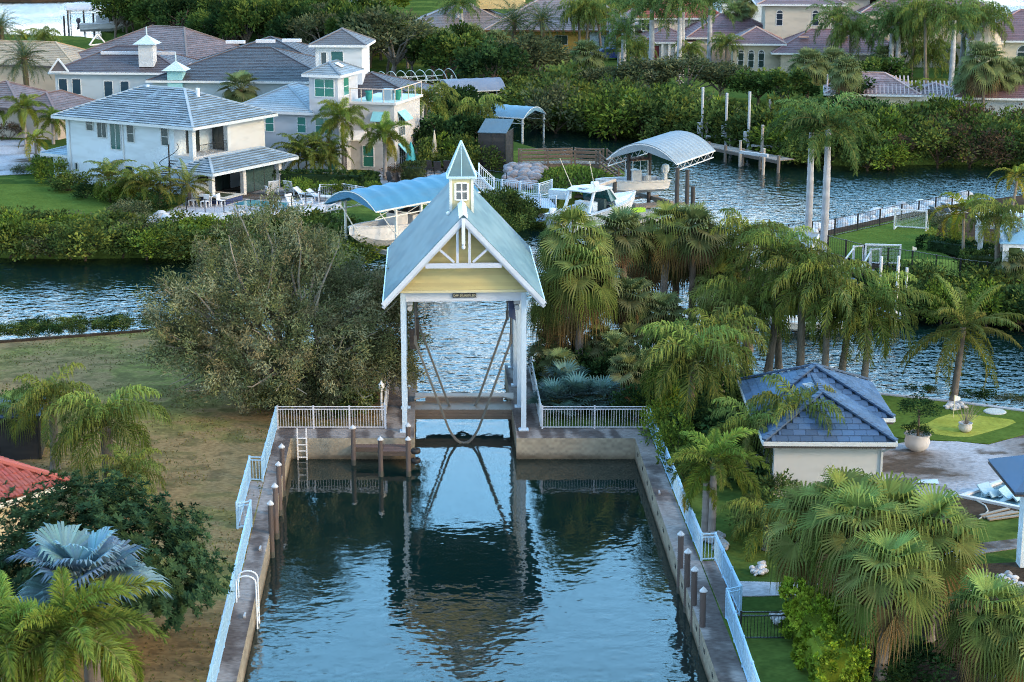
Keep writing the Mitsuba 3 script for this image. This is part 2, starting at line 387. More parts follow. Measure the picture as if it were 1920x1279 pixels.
sheet('west_garden', [(-54.81, 150.81), (-37.41, 150.81), (-30.11, 140.68), (-31.93, 136.1), (-48.68, 133.27)], 1.52, 'turf', 'bright lawn at the left edge beside the white house')
# seawall caps of the east point and the near right shore
k = ground('sea_wall', MB().poly([(20.74, 118.56), (23.84, 116.72), (27.89, 113.65), (33.24, 110.29), (33.07, 109.7), (27.75, 113.03), (23.71, 116.06), (20.63, 117.89)], 1.0, 1.45), 'dock_concrete', 'grey seawall along the sports lawn')
ground('kerb', MB().poly([(17.92, 89.11), (21.34, 87.66), (26.09, 85.16), (26.16, 85.39), (21.4, 87.9), (17.96, 89.35)], 0.9, 1.08), 'sand_patio', 'pale edging kerb along the canal shore at right')
ground('kerb', MB().poly([(-28.42, 99.46), (-24.06, 100.93), (-19.88, 102.44), (-19.91, 102.63), (-24.11, 101.18), (-28.48, 99.71)], 0.9, 1.12), 'soil', 'dark timber edging along the lawn at left')

# ------------------------------------------------------------------ the boat house
F0 = frame(-2.21, 82.88, 1.0, 2.6)
bh = thing('boat_house', 'tall open boat house with steep pale blue roof and small steeple spanning the channel', 'boat house')
EZ, RZ, HW, YF, YB = 6.43, 10.3, 3.62, -0.85, 11.6
LAV = (0.42, 0.46, 0.56)
# posts with base plates and side beams
for x in (-2.75, 2.75):
    for y in (0.0, 3.9, 7.8, 11.3):
        m = MB(F0, (0.4, 0.5, 0.62))
        m.box(x - .115, x + .115, y - .115, y + .115, 0.06, EZ + 0.35)
        m.box(x - .23, x + .23, y - .2, y + .2, 0.0, 0.06)
        part(bh, 'post', m, 'metal_paint')
    m = MB(F0, LAV)
    m.box(x - .1, x + .1, 0.12, 11.2, EZ + 0.36, EZ + 0.62)
    part(bh, 'side_beam', m, 'metal_paint')
# roof planes with standing seams, ridge cap, rakes
th = 0.1
for sx in (-1, 1):
    m = MB(F0)
    a, b = np.array([sx * HW, YF, EZ]), np.array([sx * HW, YB, EZ])
    c, d = np.array([0, YB, RZ]), np.array([0, YF, RZ])
    m.slab(*((a, b, c, d) if sx > 0 else (b, a, d, c)), th)
    k = part(bh, 'roof', m, 'roof_metal')
    nrm = np.array([sx * (RZ - EZ), 0, HW])
    nrm = nrm / np.linalg.norm(nrm)
    # layered rake boards on the front and back
    for yy, s2 in ((YF, -1), (YB, 1)):
        m = MB(F0, LAV)
        e0, e1 = np.array([sx * (HW + .03), yy, EZ - 0.2]), np.array([sx * 0.0, yy, RZ - 0.17])
        for off, drop, w_, h_, cc in ((0.03, 0.02, 0.05, 0.2, (0.48, 0.53, 0.62)), (-0.03, 0.17, 0.06, 0.16, (0.38, 0.42, 0.51))):
            m.beam(e0 + [0, s2 * off, -drop], e1 + [0, s2 * off, -drop], w_, h_, cc, up=nrm)
        part(bh, 'rake_board', m, 'paint')
    m = MB(F0, (0.5, 0.66, 0.78))
    m.box(sx * HW - .05, sx * HW + .05, YF - .03, YB + .03, EZ - .17, EZ - .02)
    part(bh, 'eave_fascia', m, 'metal_paint')
m = MB(F0, (0.56, 0.6, 0.65))
for y0, y1 in ((YF - 0.12, 2.75), (4.15, YB + .1)):
    m.slab((0, y0, RZ + .06), (.2, y0, RZ - .13), (.2, y1, RZ - .13), (0, y1, RZ + .06), .03)
    m.slab((-.2, y0, RZ - .13), (0, y0, RZ + .06), (0, y1, RZ + .06), (-.2, y1, RZ - .13), .03)
part(bh, 'ridge_cap', m, 'metal_paint')
# yellow clapboard gables: one board per course
for gy, s2, n0 in ((-0.15, -1, 0.13), (YB - 0.7, 1, 0.16)):
    z, hh = 6.72, 0.17
    while z < RZ - 0.35:
        z1 = min(z + hh, RZ - 0.3)
        x1 = min(2.9, (RZ - 0.1 - z1) / (RZ - EZ) * HW - .05)
        m = MB(F0, jit(YELLOW, np.random.default_rng(int(z * 100)), 0.06)).beam((-x1, gy + .014 * s2, (z + z1) / 2), (x1, gy + .014 * s2, (z + z1) / 2), .022, z1 - z, up=(0, -.1 * s2, 1))
        part(bh, 'siding_board', m)
        z = z1
    m = MB(F0, YELLOW)
    xx = (RZ - .1 - 6.72) / (RZ - EZ) * HW - .1
    m.add([[sx_ * x_, gy - .01 * s2 + dy, z_] for dy in (0, .02) for sx_, x_, z_ in ((-1, 2.9, 6.72), (1, 2.9, 6.72), (1, 0.05, RZ - .22), (-1, .05, RZ - .22))], BOXF[:1] * 0 + [[0, 1, 2, 3]], None)
    part(bh, 'gable_wall', m)
    m = MB(F0, (0.52, 0.47, 0.3))
    m.box(-2.9, 2.9, gy - .05, gy + .05, 6.6, 6.715)
    part(bh, 'gable_sill', m)
# gable truss: collar beam, twin posts, struts, pendant
ty = YF + 0.1
m = MB(F0, LAV)
m.box(-1.72, 1.72, ty - .06, ty + .06, 7.86, 8.08)
part(bh, 'collar_beam', m, 'metal_paint')
for sx in (-1, 1):
    m = MB(F0, LAV)
    m.box(sx * .27 - .06, sx * .27 + .06, ty - .05, ty + .05, 8.083, 9.78)
    part(bh, 'truss_post', m, 'metal_paint')
    m = MB(F0, LAV)
    m.beam((sx * .42, ty, 8.12), (sx * 1.2, ty, 8.83), .08, .1)
    part(bh, 'truss_strut', m, 'metal_paint')
m = MB(F0, (0.6, 0.66, 0.76))
m.box(-.075, .075, YF - .16, YF - .02, 9.0, RZ - .15)
m.lathe([(0, 8.72), (.07, 8.78), (.09, 8.86), (.05, 8.92), (.08, 9.0)], (0, YF - .09, 0), 8)
part(bh, 'pendant', m, 'metal_paint')
# steeple
cy = 3.45
st = part(bh, 'steeple', MB(F0, (0.56, 0.5, 0.3)).box(-.5, .5, cy - .5, cy + .5, RZ - 1.3, 11.3))
m = MB(F0, (0.66, 0.68, 0.66))
for sx in (-1, 1):
    for sy in (-1, 1):
        m.box(sx * .5 - .06, sx * .5 + .06, cy + sy * .5 - .06, cy + sy * .5 + .06, RZ - .95, 11.3)
m.box(-.6, .6, cy - .6, cy + .6, 11.3, 11.42)
part(st, 'trim', m)
m = MB(F0, (0.7, 0.72, 0.72))
wz0, wz1 = 10.32, 11.12
for xx in (-.29, .29):
    m.box(xx - .045, xx + .045, cy - .56, cy - .503, wz0, wz1)
m.box(-.03, .03, cy - .545, cy - .503, wz0, wz1)
for zz in (wz0, wz1, (wz0 + wz1) / 2):
    m.box(-.245, .245, cy - .55, cy - .503, zz - .035, zz + .035)
part(st, 'window_frame', m)
part(st, 'pane', MB(F0, (0.1, 0.11, 0.12)).box(-.28, .28, cy - .52, cy - .502, wz0, wz1), 'pane_glass')
ap = (0, cy, 13.02)
hs = .68
cs = [(-hs, cy - hs, 11.4), (hs, cy - hs, 11.4), (hs, cy + hs, 11.4), (-hs, cy + hs, 11.4)]
m = MB(F0)
for i in range(4):
    a, b = np.array(cs[i]), np.array(cs[(i + 1) % 4])
    m.add([a, b, ap], [[0, 1, 2]])
m.add(cs, [[3, 2, 1, 0]])
part(bh, 'spire', m, 'roof_metal')
m = MB(F0, (0.42, 0.6, 0.7))
for c_ in cs:
    m.beam(c_, ap, .06, .06)
for i in range(4):
    a, b = np.array(cs[i]), np.array(cs[(i + 1) % 4])
    for t in (.5,):
        m.beam(a + (b - a) * t, ap, .03, .03)
    m.beam(a, b, .07, .09)
part(bh, 'spire__ribs', m, 'metal_paint')
m = MB(F0, (0.75, 0.78, 0.8)).sphere((-.62, cy - .62, 9.72), .1, n=1)
part(bh, 'lamp', m, 'metal_paint', True)
# lifting beam with its capacity sign
m = MB(F0, (0.42, 0.45, 0.52))
m.box(-2.62, 2.62, .05, .11, 6.2, 6.54)
m.box(-2.62, 2.62, -.02, .18, 6.54, 6.58)
m.box(-2.62, 2.62, -.02, .18, 6.16, 6.2)
part(bh, 'lifting_beam', m, 'metal_paint')
m = MB(F0, (0.42, 0.45, 0.52)).box(-2.62, 2.62, 7.5, 7.7, 6.16, 6.5)
part(bh, 'lifting_beam', m, 'metal_paint')
sg_k = part(bh, 'sign', MB(F0, (0.02, 0.02, 0.022)).box(-.5, .58, -.035, -.02, 6.33, 6.535), 'metal_paint', label='small dark capacity sign on the lifting beam')
tm = meshkit.text_mesh('CAP 20,000 LBS', 0.11, 0.006)
tv = np.array(tm.vertices)
tv = tv - (tv.min(0) + tv.max(0)) / 2 * [1, 1, 0]
tv = np.stack([tv[:, 0] * min(1, 1.0 / np.ptp(tv[:, 0])) + .04, -.036 - tv[:, 2], tv[:, 1] + 6.43], -1)
part(sg_k, 'lettering', MB(F0, (0.6, 0.55, 0.38)).add(tv, np.array(tm.faces)[:, ::-1]), 'metal_paint')
# winch motors at the beam ends, canvas cover, control box
for sx in (-1, 1):
    m = MB(F0, (0.3, 0.31, 0.33))
    m.box(sx * 2.45 - .14, sx * 2.45 + .14, .2, .6, 5.95, 6.3)
    m.tube([(sx * 2.45, .1, 5.8), (sx * 2.45, .7, 5.8)], .12, 8)
    part(bh, 'winch', m, 'metal_paint')
m = MB(F0, (0.03, 0.045, 0.1))
m.add([[2.05, .5, 6.15], [2.35, .55, 6.15], [2.45, .5, 4.6], [2.4, .52, 5.1], [2.1, .48, 5.3], [2.05, .62, 6.15], [2.45, .64, 4.6], [2.1, .6, 5.3]],
      [[0, 4, 3], [0, 3, 1], [3, 2, 1], [5, 3, 7], [5, 1, 3], [3, 1, 6], [0, 5, 7], [0, 7, 4], [4, 7, 3]])
part(bh, 'canvas_cover', m, label='dark blue canvas hanging under the right end of the beam')
m = MB(F0, (0.03, 0.025, 0.025)).box(-2.5, -2.2, 1.7, 2.1, 3.5, 4.4)
m.box(-2.25, -2.05, 1.9, 2.2, 3.9, 4.9)
part(bh, 'control_box', m)

# slings: each hangs from the beam by two cables
for yy, zlow, hz, xs, nm in ((1.35, -1.02, 3.9, 2.22, 'front lifting sling of grey webbing hanging in a deep loop to the water'), (4.3, -0.62, 4.35, 2.18, 'rear lifting sling of grey webbing hanging in a loop above the gate')):
    sl = thing('lifting_sling', nm, 'sling')
    t = np.linspace(-1, 1, 33)
    shape = np.where(np.abs(t) < .32, (t / .32) ** 2 * .15, .15 + (np.abs(t) - .32) / .68 * .85)
    pts = np.stack([xs * t, yy + 0 * t, zlow + (hz - zlow) * shape], -1)
    m = MB(F0, (0.1, 0.1, 0.095))
    for i in range(len(pts) - 1):
        m.beam(pts[i], pts[i + 1], .17, .09, up=(0, 0, 1) if abs(t[i]) < .5 else (1, 0, 0))
    part(sl, 'strap', m)
    for sx in (-1, 1):
        part(sl, 'cable', MB(F0, (0.06, 0.06, 0.065)).tube([(sx * xs, yy, hz), (sx * xs, yy, 6.15)], .045, 6), 'metal_paint')
        part(sl, 'shackle', MB(F0, (0.08, 0.075, 0.07)).box(sx * xs - .07, sx * xs + .07, yy - .07, yy + .07, hz - .1, hz + .35), 'metal_paint')

# the low gate that closes the channel: boards on its front, a ledge and a kerb behind it
FG = frame(0, 0)
gt = thing('channel_gate', 'low weathered timber gate with a ledge closing the channel under the boat house', 'gate')
xl0, xr0, xl1, xr1 = (-4.68, 86.53)[0] - .05, (-0.13, 86.53)[0] + .25, (-4.7, 88.0)[0] - .05, (-0.13, 88.0)[0] + .2
m = MB(FG, (0.2, 0.165, 0.14))
part(gt, 'ledge', MB(FG).box(xl0, xr0, 86.56, 88.0, .9, .97, (0.2, 0.17, 0.145)))
rg = np.random.default_rng(4)
for i in range(3):
    part(gt, 'board', MB(FG, jit((0.115, 0.085, 0.068), rg, .2)).box(xl0, xr0, 86.5 - .012 * (i % 2), 86.56, .49 + i * .158, .49 + i * .158 + .15))
part(gt, 'kerb', MB(FG, (0.14, 0.115, 0.105)).box(xl1 + .5, xr1 - .5, 88.0, 88.5, .9, 1.17))
part(gt, 'kerb_cap', MB(FG, (0.3, 0.27, 0.25)).poly([(xl1, 88.62), (xl1, 87.5), (xl1 + .55, 87.96), (xr1 - .55, 87.96), (xr1, 87.5), (xr1, 88.62)], 1.17, 1.23))

# wooden landing left of the channel
ld = thing('landing_stage', 'brown plank landing stage at the corner of the basin left of the channel', 'dock')
rg = np.random.default_rng(8)
p0, p1 = (-5.86, 80.64), (-4.63, 80.64)
for i, yy in enumerate(np.arange(p0[1], 82.6, .155)):
    part(ld, 'plank', MB(None, jit((0.115, 0.075, 0.07), rg, .14)).box(p0[0] + .02, p1[0], yy, yy + .147, .68, .72))
q0, q1 = (-7.27, 82.28), (-6.04, 82.28)
for i, yy in enumerate(np.arange(81.25, 82.0, .155)):
    part(ld, 'plank', MB(None, jit((0.115, 0.075, 0.07), rg, .14)).box(q0[0], p0[0], yy, yy + .147, .68, .72))
m = MB(None, (0.07, 0.05, 0.042))
m.box(p0[0], p1[0], p0[1] - .05, p0[1] - .004, .5, .7)
m.box(q0[0], p0[0] - .003, 81.2, 81.246, .5, .7)
m.box(p0[0] - .02, p0[0] + .02, p0[1], 81.2, .5, .675)
part(ld, 'edge_beam', m)


def piling(x, y, ztop, label, r=.11, col=(0.085, 0.065, 0.062), cap=True, group=None, z0=-1.2, cat='piling'):
    k = thing('mooring_piling', label, cat, group)
    rg = np.random.default_rng(int(abs(x * 97 + y * 31)) % 99999)
    m = MB(None, jit(col, rg, .15))
    m.tube([(x, y, z0), (x, y, .25)], r * 1.06, 10, (0.05, 0.052, 0.045))
    m.tube([(x, y, .25), (x + rg.normal(0, .01), y, ztop)], r, 10)
    part(k, 'pole', m)
    if cap:
        part(k, 'cap', MB(None, (0.42, 0.43, 0.46)).lathe([(r * 1.25, ztop - .02), (r * 1.3, ztop + .02), (0.001, ztop + .17)], (x, y, 0), 10), 'metal_paint')
    return k


for i, (q, zt) in enumerate((((-7.19, 80.83), 1.75), ((-5.84, 79.21), 1.7), ((-4.61, 79.21), 1.7), ((-4.71, 81.15), 1.75))):
    piling(q[0], q[1], zt, ('brown capped piling farthest left of the landing stage', 'brown capped piling at the front left corner of the landing stage', 'brown capped piling at the front right corner of the landing stage', 'brown capped piling behind the right front corner of the landing stage')[i])
for i, (q, n) in enumerate((((-9.87, 76.49), 'farthest'), ((-9.71, 74.0), 'second farthest'), ((-9.51, 71.15), 'third farthest'), ((-9.42, 69.03), 'nearest'))):
    piling(q[0], q[1], 2.2, f'{n} of the four capped pilings along the left quay', group='pilings along the left quay')
for i, (q, n) in enumerate((((6.25, 65.27), 'farthest'), ((6.34, 63.41), 'second farthest'), ((6.42, 61.63), 'third farthest'), ((6.53, 59.67), 'nearest'))):
    piling(q[0], q[1], 2.3, f'{n} of the four capped pilings along the right quay', group='pilings along the right quay')

# ladders
lad = thing('ladder', 'white ladder on the end wall in the far left corner of the basin', 'ladder')
lx0, lx1, ly = (-9.8, 81.7)[0], (-9.39, 81.7)[0], 81.62
for xx in (lx0, lx1):
    part(lad, 'rail', MB(None, (0.62, 0.62, 0.66)).box(xx - .03, xx + .03, ly - .05, ly + .01, -.5, 1.5), 'metal_paint')
for zz in np.arange(-.2, 1.3, .3):
    part(lad, 'rung', MB(None, (0.6, 0.6, 0.64)).box(lx0 + .03, lx1 - .03, ly - .04, ly, zz, zz + .05), 'metal_paint')
lad = thing('ladder', 'pale swim ladder with hooped top on the left quay', 'ladder')
gx, gy = (-9.4, 61.85)
for yy in (gy, gy + .5):
    t = np.linspace(0, PI, 9)
    pts = [(gx - .35, yy, .98)] + [(gx + .0 - .35 * np.cos(a), yy, 1.75 + .25 * np.sin(a)) for a in t] + [(gx + .36, yy, -.9)]
    part(lad, 'rail', MB(None, (0.6, 0.65, 0.72)).tube(pts, .03, 6), 'metal_paint')
for zz in (.6, .25, -.1, -.5):
    part(lad, 'rung', MB(None, (0.55, 0.6, 0.66)).box(gx + .33, gx + .39, gy, gy + .5, zz, zz + .05), 'metal_paint')


# ------------------------------------------------------------------ railings: posts, rails and single pickets
def railing(label, pts, z, name='railing', h=1.07, col=WHITE, post_gap=2.0, gap=.125, pk=.022, pp=.075, group=None, bottom=.08, two=True, stuff_after=300):
    k = thing(name, label, 'railing' if name == 'railing' else 'fence', group)
    n, rest = 0, MB(None, col)
    for a, b in zip(pts[:-1], pts[1:]):
        a, b = np.array(a, float), np.array(b, float)
        za, zb = (a[2], b[2]) if len(a) > 2 else (z, z)
        a, b = a[:2], b[:2]
        L = np.linalg.norm(b - a)
        deg = math.degrees(math.atan2(b[1] - a[1], b[0] - a[0]))
        m = max(1, round(L / post_gap))
        for i in range(m + 1 if b is not None else m):
            q = a + (b - a) * i / m
            part(k, 'post', MB(frame(q[0], q[1], za + (zb - za) * i / m, deg), col).box(-pp / 2, pp / 2, -pp / 2, pp / 2, 0, h + .05), 'metal_paint')
        zr = [h] + ([h - .13] if two else []) + [bottom]
        for i in range(m):
            p, q = a + (b - a) * i / m, a + (b - a) * (i + 1) / m
            z0, z1 = za + (zb - za) * i / m, za + (zb - za) * (i + 1) / m
            for zz in zr:
                part(k, 'rail', MB(None, col).beam((*p, z0 + zz), (*q, z1 + zz), .045, .04), 'metal_paint')
            c = max(1, int(L / m / gap))
            for j in range(1, c):
                o = p + (q - p) * j / c
                zo = z0 + (z1 - z0) * j / c + bottom + .02
                if n < stuff_after:
                    part(k, 'picket', MB(frame(o[0], o[1], zo, deg), col).box(-pk / 2, pk / 2, -pk / 2, pk / 2, 0, h - (.16 if two else .06) - bottom), 'metal_paint')
                else:
                    rest.box(o[0] - pk / 2, o[0] + pk / 2, o[1] - pk / 2, o[1] + pk / 2, zo, zo + h - .16 - bottom)
                n += 1
    if rest.n:
        part(k, 'picket_rows', rest, 'metal_paint', stuff=True)
    return k


railing('white picket railing on the end quay left of the channel', [(-10.89, 83.22), (-5.88, 83.22)], 1.0, col=(0.5, 0.5, 0.57))
railing('white picket railing on the end quay right of the channel', [(1.41, 83.22), (6.27, 83.22)], 1.0, col=(0.5, 0.5, 0.57))
RB_SKYLIT = (0.28, 0.46, 0.64)  # white rails: the blue of the sky light is put into their colour
LZ = [(-10.94, 83.05), (-10.59, 75.44), (-11.13, 75.51), (-10.81, 69.51), (-10.3, 69.76)]
railing('white railing coloured by painted blue sky light on the left quay with a bay jutting over the lawn', LZ + [extend((-10.3, 69.76), (-9.45, 55.15), 46.0)], 1.0, col=RB_SKYLIT)
ground('quay_bay', MB().poly([(-10.56, 75.36), (-11.13, 75.51), (-10.81, 69.51), (-10.3, 69.76)], .6, 1.004), 'dock_concrete', 'small bay of the left quay')
RZL = [(6.36, 82.96), (7.11, 65.98), (7.63, 66.04), (7.94, 60.68), (7.43, 60.39)]
railing('white railing coloured by painted blue sky light on the right quay with a bay jutting over the grass', RZL + [extend((7.43, 60.39), (7.52, 55.15), 46.0)], 1.0, col=RB_SKYLIT)
ground('quay_bay', MB().poly([(7.1, 65.92), (7.63, 66.04), (7.94, 60.68), (7.36, 60.48)], .6, 1.004), 'dock_concrete', 'small bay of the right quay')
railing('white railing running along the left channel wall beside the big tree', [(-5.95, 83.56), (-6.3, 94.24)], 1.0, col=(0.6, 0.6, 0.64), gap=.14)
railing('pale railing behind the understory along the right channel wall', [(1.34, 83.56), (0.89, 94.24)], 1.0, col=(0.5, 0.56, 0.62), gap=.14)
railing('short white railing beyond the lamp post at the foot of the big tree', [(-7.44, 89.58), (-6.32, 89.58)], 1.0, col=(0.6, 0.6, 0.64), gap=.14)
lp = thing('lamp_post', 'short white lamp post behind the left end railing', 'lamp post')
x_, y_ = (-6.15, 84.62)
part(lp, 'post', MB(None, (0.6, 0.58, 0.58)).tube([(x_, y_, 1), (x_, y_, 2.5)], .05, 8), 'metal_paint')
part(lp, 'lantern', MB(None, (0.66, 0.66, 0.68)).lathe([(.05, 2.5), (.13, 2.58), (.15, 2.75), (.02, 2.9), (.0, 3.0)], (x_, y_, 0), 8), 'metal_paint')
railing('black metal fence across the lawn below the right quay bay', [(7.69, 58.53), (9.62, 58.53)], 1.0, 'fence', h=1.0, col=BLACK, post_gap=1.6, gap=.11, pk=.02, pp=.06)
railing('black metal fence along the canal edge of the sports lawn', [(19.07, 126.67), (22.67, 129.02), (28.53, 134.84), (34.86, 140.95)], 1.35, 'fence', h=1.25, col=BLACK, post_gap=2.4, gap=.3, pk=.016, pp=.09, two=False)
railing('black metal fence along the near edge of the sports lawn', [(21.11, 122.49), (22.95, 119.32), (25.66, 117.29), (28.13, 114.68), (30.99, 112.79), (32.67, 111.72)], 1.42, 'fence', h=1.2, col=BLACK, post_gap=2.0, gap=.22, pk=.016, pp=.09, two=False)

# scuppers in the right wall, tyre fenders on the channel corner, cleats on the quays
rq0, rq1 = np.array(DECKR_IN[0]), np.array(DECKR_IN[1])
for i in range(13):
    c_ = rq0 + (rq1 - rq0) * (.05 + i * .075)
    d_ = (rq1 - rq0) / np.linalg.norm(rq1 - rq0)
    part('quay_001', 'scupper', MB(None, (0.02, 0.018, 0.016)).beam((*(c_ - d_ * .16), .62), (*(c_ + d_ * .16), .62), .02, .16))
for i, z in enumerate((.75, .3)):
    q = (-4.45, 80.68)
    single('tyre_fender', ('upper', 'lower')[i] + ' black tyre fender on the corner piling of the landing stage', 'fender', MB(frame(q[0] + .1, q[1] - .12, z, 0), (0.02, 0.02, 0.022)).lathe([(.1, -.12), (.2, -.1), (.23, 0), (.2, .1), (.1, .12), (.1, -.12)], n=12), 'paint', True)
for i, (a_, b_, n_) in enumerate(((DECKL_IN, 0.13, 'left'), (DECKR_IN, -.13, 'right'))):
    for j, t_ in enumerate((.3, .55, .8)):
        c_ = np.array(a_[0]) + (np.array(a_[1]) - a_[0]) * t_
        k = thing('dock_cleat', ('farthest', 'middle', 'nearest')[j] + f' metal cleat on the edge of the {n_} quay', 'cleat')
        fr_ = frame(c_[0] - b_ * 1.6, c_[1], 1.0, 90)
        scene[k] = MB(fr_, (0.3, 0.3, 0.32)).box(-.05, .05, -.04, .04, 0, .09).box(-.19, .19, -.03, .03, .09, .13).done('metal_paint')

# ------------------------------------------------------------------ houses
def sub(fr, x, y, z=0.0, deg=0.0):
    c, s_ = math.cos(math.radians(deg)), math.sin(math.radians(deg))
    m = fr.M @ np.array([[c, -s_, 0, x], [s_, c, 0, y], [0, 0, 1, z], [0, 0, 0, 1.0]])

    def f(v):
        v = np.asarray(v, float)
        return v @ m[:3, :3].T + m[:3, 3]
    f.M = m
    return f


FACE = {'f': (0, -1), 'r': (90, 1), 'b': (180, 1), 'l': (-90, -1)}
wins = {}


def window(holder, fr, x, y, z, w, h, deg=0, nx=1, nz=2, col=WHITE, glass=GLASS, arched=False, name='window', t=.07):
    """A framed window on a wall: local x runs along the wall, -y points out of it; z is the sill."""
    kk = (w, h, nx, nz, col, arched)
    if kk not in wins:
        m = MB(None, col)
        a, b = w / 2, t
        for xx in (-a, a):
            m.box(xx - b / 2, xx + b / 2, -.07, .0, 0, h)
        m.box(-a + b / 2, a - b / 2, -.068, 0, -b / 2, b / 2)
        m.box(-a + b / 2, a - b / 2, -.068, 0, h - b / 2, h + b / 2)
        for i in range(1, nx):
            m.box(-a + w * i / nx - .025, -a + w * i / nx + .025, -.055, 0, b / 2, h - b / 2)
        for i in range(1, nz):
            m.box(-a + b / 2, a - b / 2, -.05, 0, h * i / nz - .025, h * i / nz + .025)
        if arched:
            q = np.linspace(0, PI, 9)
            for r0, r1, y0, cc in ((a - b / 2, a + b / 2, -.07, col), (0.0, a - b / 2, -.03, glass)):
                for i in range(8):
                    p = [(r * math.cos(g), y0, h + r * math.sin(g)) for r, g in ((r0, q[i]), (r1, q[i]), (r1, q[i + 1]), (r0, q[i + 1]))]
                    m.quad(*p, cc)
        wins[kk] = group(f'window_shape_{len(wins)}', m.done('metal_paint'))
    f = sub(fr, x, y, z, deg)
    k = put(key(f'{holder}__{name}'), wins[kk], f.M)
    if k.count('__') < 2:
        part(k, 'pane', MB(f, glass).box(-w / 2 + .02, w / 2 - .02, -.03, -.012, .02, h - .02), 'pane_glass')
    return k


def roof_plane(m, a, b, c, d, col, rng, row=.36, seg=.9, th=.045, var=.1):
    """Courses of tiles on a sloping plane: a-b is the eave, d-c the top edge; each course overlaps the one below it."""
    a, b, c, d = (np.array(q, float) for q in (a, b, c, d))
    up = np.cross(b - a, (c + d) / 2 - (a + b) / 2)
    up /= np.linalg.norm(up)
    if up[2] < 0:
        up = -up
    n = max(2, round(np.linalg.norm((c + d) / 2 - (a + b) / 2) / row))
    V, K = [], []
    for i in range(n):
        p, q = a + (d - a) * i / n, b + (c - b) * i / n
        r, s_ = b + (c - b) * (i + 1) / n, a + (d - a) * (i + 1) / n
        k = max(1, round(np.linalg.norm(q - p) / seg))
        ts = np.clip((np.arange(k + 1) - (.5 if i % 2 and k > 1 else 0)) / k, 0, 1)
        if i % 2 and k > 1:
            ts = np.append(ts, 1.0)
        tone = 1 + var * (rng.normal() * .5)
        for t0, t1 in zip(ts[:-1], ts[1:]):
            lift = th * (1 + .25 * rng.uniform(-1, 1))
            A, B, C, D = p + (q - p) * t0, p + (q - p) * t1, s_ + (r - s_) * t1, s_ + (r - s_) * t0
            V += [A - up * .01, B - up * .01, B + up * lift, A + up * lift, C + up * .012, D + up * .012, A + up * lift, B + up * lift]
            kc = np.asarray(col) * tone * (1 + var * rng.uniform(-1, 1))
            K += [kc * .5] * 2 + [kc] * 4 + [kc * .5] * 2  # front edges of courses darkened: the shade between rows is in the colour
    V, K = np.array(V), np.array(K)
    o = np.arange(len(V) // 8)[:, None] * 8
    F = np.vstack([o + [0, 1, 7], o + [0, 7, 6], o + [3, 2, 4], o + [3, 4, 5]])
    m.V.append(m.fr(V) if m.fr else V)
    m.F.append(F + m.n)
    m.K.append(K)
    m.n += len(V)
    m.unit = None


def hip_planes(x0, x1, y0, y1, z, pitch, gable=''):
    """(eave a, b, top c, d) of the four planes; gable: any of 'l', 'r' (or 'f', 'b' when the ridge runs along y) ends upright."""
    w, l = x1 - x0, y1 - y0
    if w >= l:
        h, r = l / 2 * pitch, l / 2
        p, q = (x0 + (0 if 'l' in gable else r), (y0 + y1) / 2, z + h), (x1 - (0 if 'r' in gable else r), (y0 + y1) / 2, z + h)
        pl = [((x0, y0, z), (x1, y0, z), q, p), ((x1, y1, z), (x0, y1, z), p, q)]
        if 'r' not in gable:
            pl.append(((x1, y0, z), (x1, y1, z), q, q))
        if 'l' not in gable:
            pl.append(((x0, y1, z), (x0, y0, z), p, p))
    else:
        h, r = w / 2 * pitch, w / 2
        p, q = ((x0 + x1) / 2, y0 + (0 if 'f' in gable else r), z + h), ((x0 + x1) / 2, y1 - (0 if 'b' in gable else r), z + h)
        pl = [((x1, y0, z), (x1, y1, z), q, p), ((x0, y1, z), (x0, y0, z), p, q)]
        if 'f' not in gable:
            pl.append(((x0, y0, z), (x1, y0, z), p, p))
        if 'b' not in gable:
            pl.append(((x1, y1, z), (x0, y1, z), q, q))
    return pl, p, q


def hip_roof(holder, fr, x0, x1, y0, y1, z, pitch, col, over=.5, gable='', fascia=WHITE, cap=None, seed=1, row=.36, seg=.9, skip='', capw=.2, var=.1, th=.045, fh=.2):
    rng = np.random.default_rng(seed)
    pl, p, q = hip_planes(x0 - over, x1 + over, y0 - over, y1 + over, z, pitch, gable)
    m = MB(fr, col)
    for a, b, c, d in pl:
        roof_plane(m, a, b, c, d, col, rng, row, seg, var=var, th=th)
    cap = cap or tuple(np.asarray(col) * 1.25)
    lines = [(p, q)] + [(a, p if np.linalg.norm(np.subtract(a, p)) < np.linalg.norm(np.subtract(a, q)) else q) for a, b, c, d in pl]
    for a, b in lines:
        if np.linalg.norm(np.subtract(a, b)) > .1:
            m.beam(np.add(a, (0, 0, .05)), np.add(b, (0, 0, .05)), capw, .09, cap)
    m.box(x0 - over + .05, x1 + over - .05, y0 - over + .05, y1 + over - .05, z - .1, z - .02, fascia)
    k = part(holder, 'roof', m)
    if k.count('__') < 2:
        f = MB(fr, fascia)
        X0, X1, Y0, Y1 = x0 - over - .03, x1 + over + .03, y0 - over - .03, y1 + over + .03
        f.box(X0, X1, Y0 - .04, Y0 + .04, z - fh, z + .02).box(X0, X1, Y1 - .04, Y1 + .04, z - fh, z + .02)
        f.box(X0 - .04, X0 + .04, Y0 + .041, Y1 - .041, z - fh, z + .02).box(X1 - .04, X1 + .04, Y0 + .041, Y1 - .041, z - fh, z + .02)
        part(k, 'fascia', f, 'metal_paint')
    return k


def walls(holder, fr, x0, x1, y0, y1, z0, z1, col):
    return part(holder, 'wall', MB(fr, col).box(x0, x1, y0, y1, z0, z1))


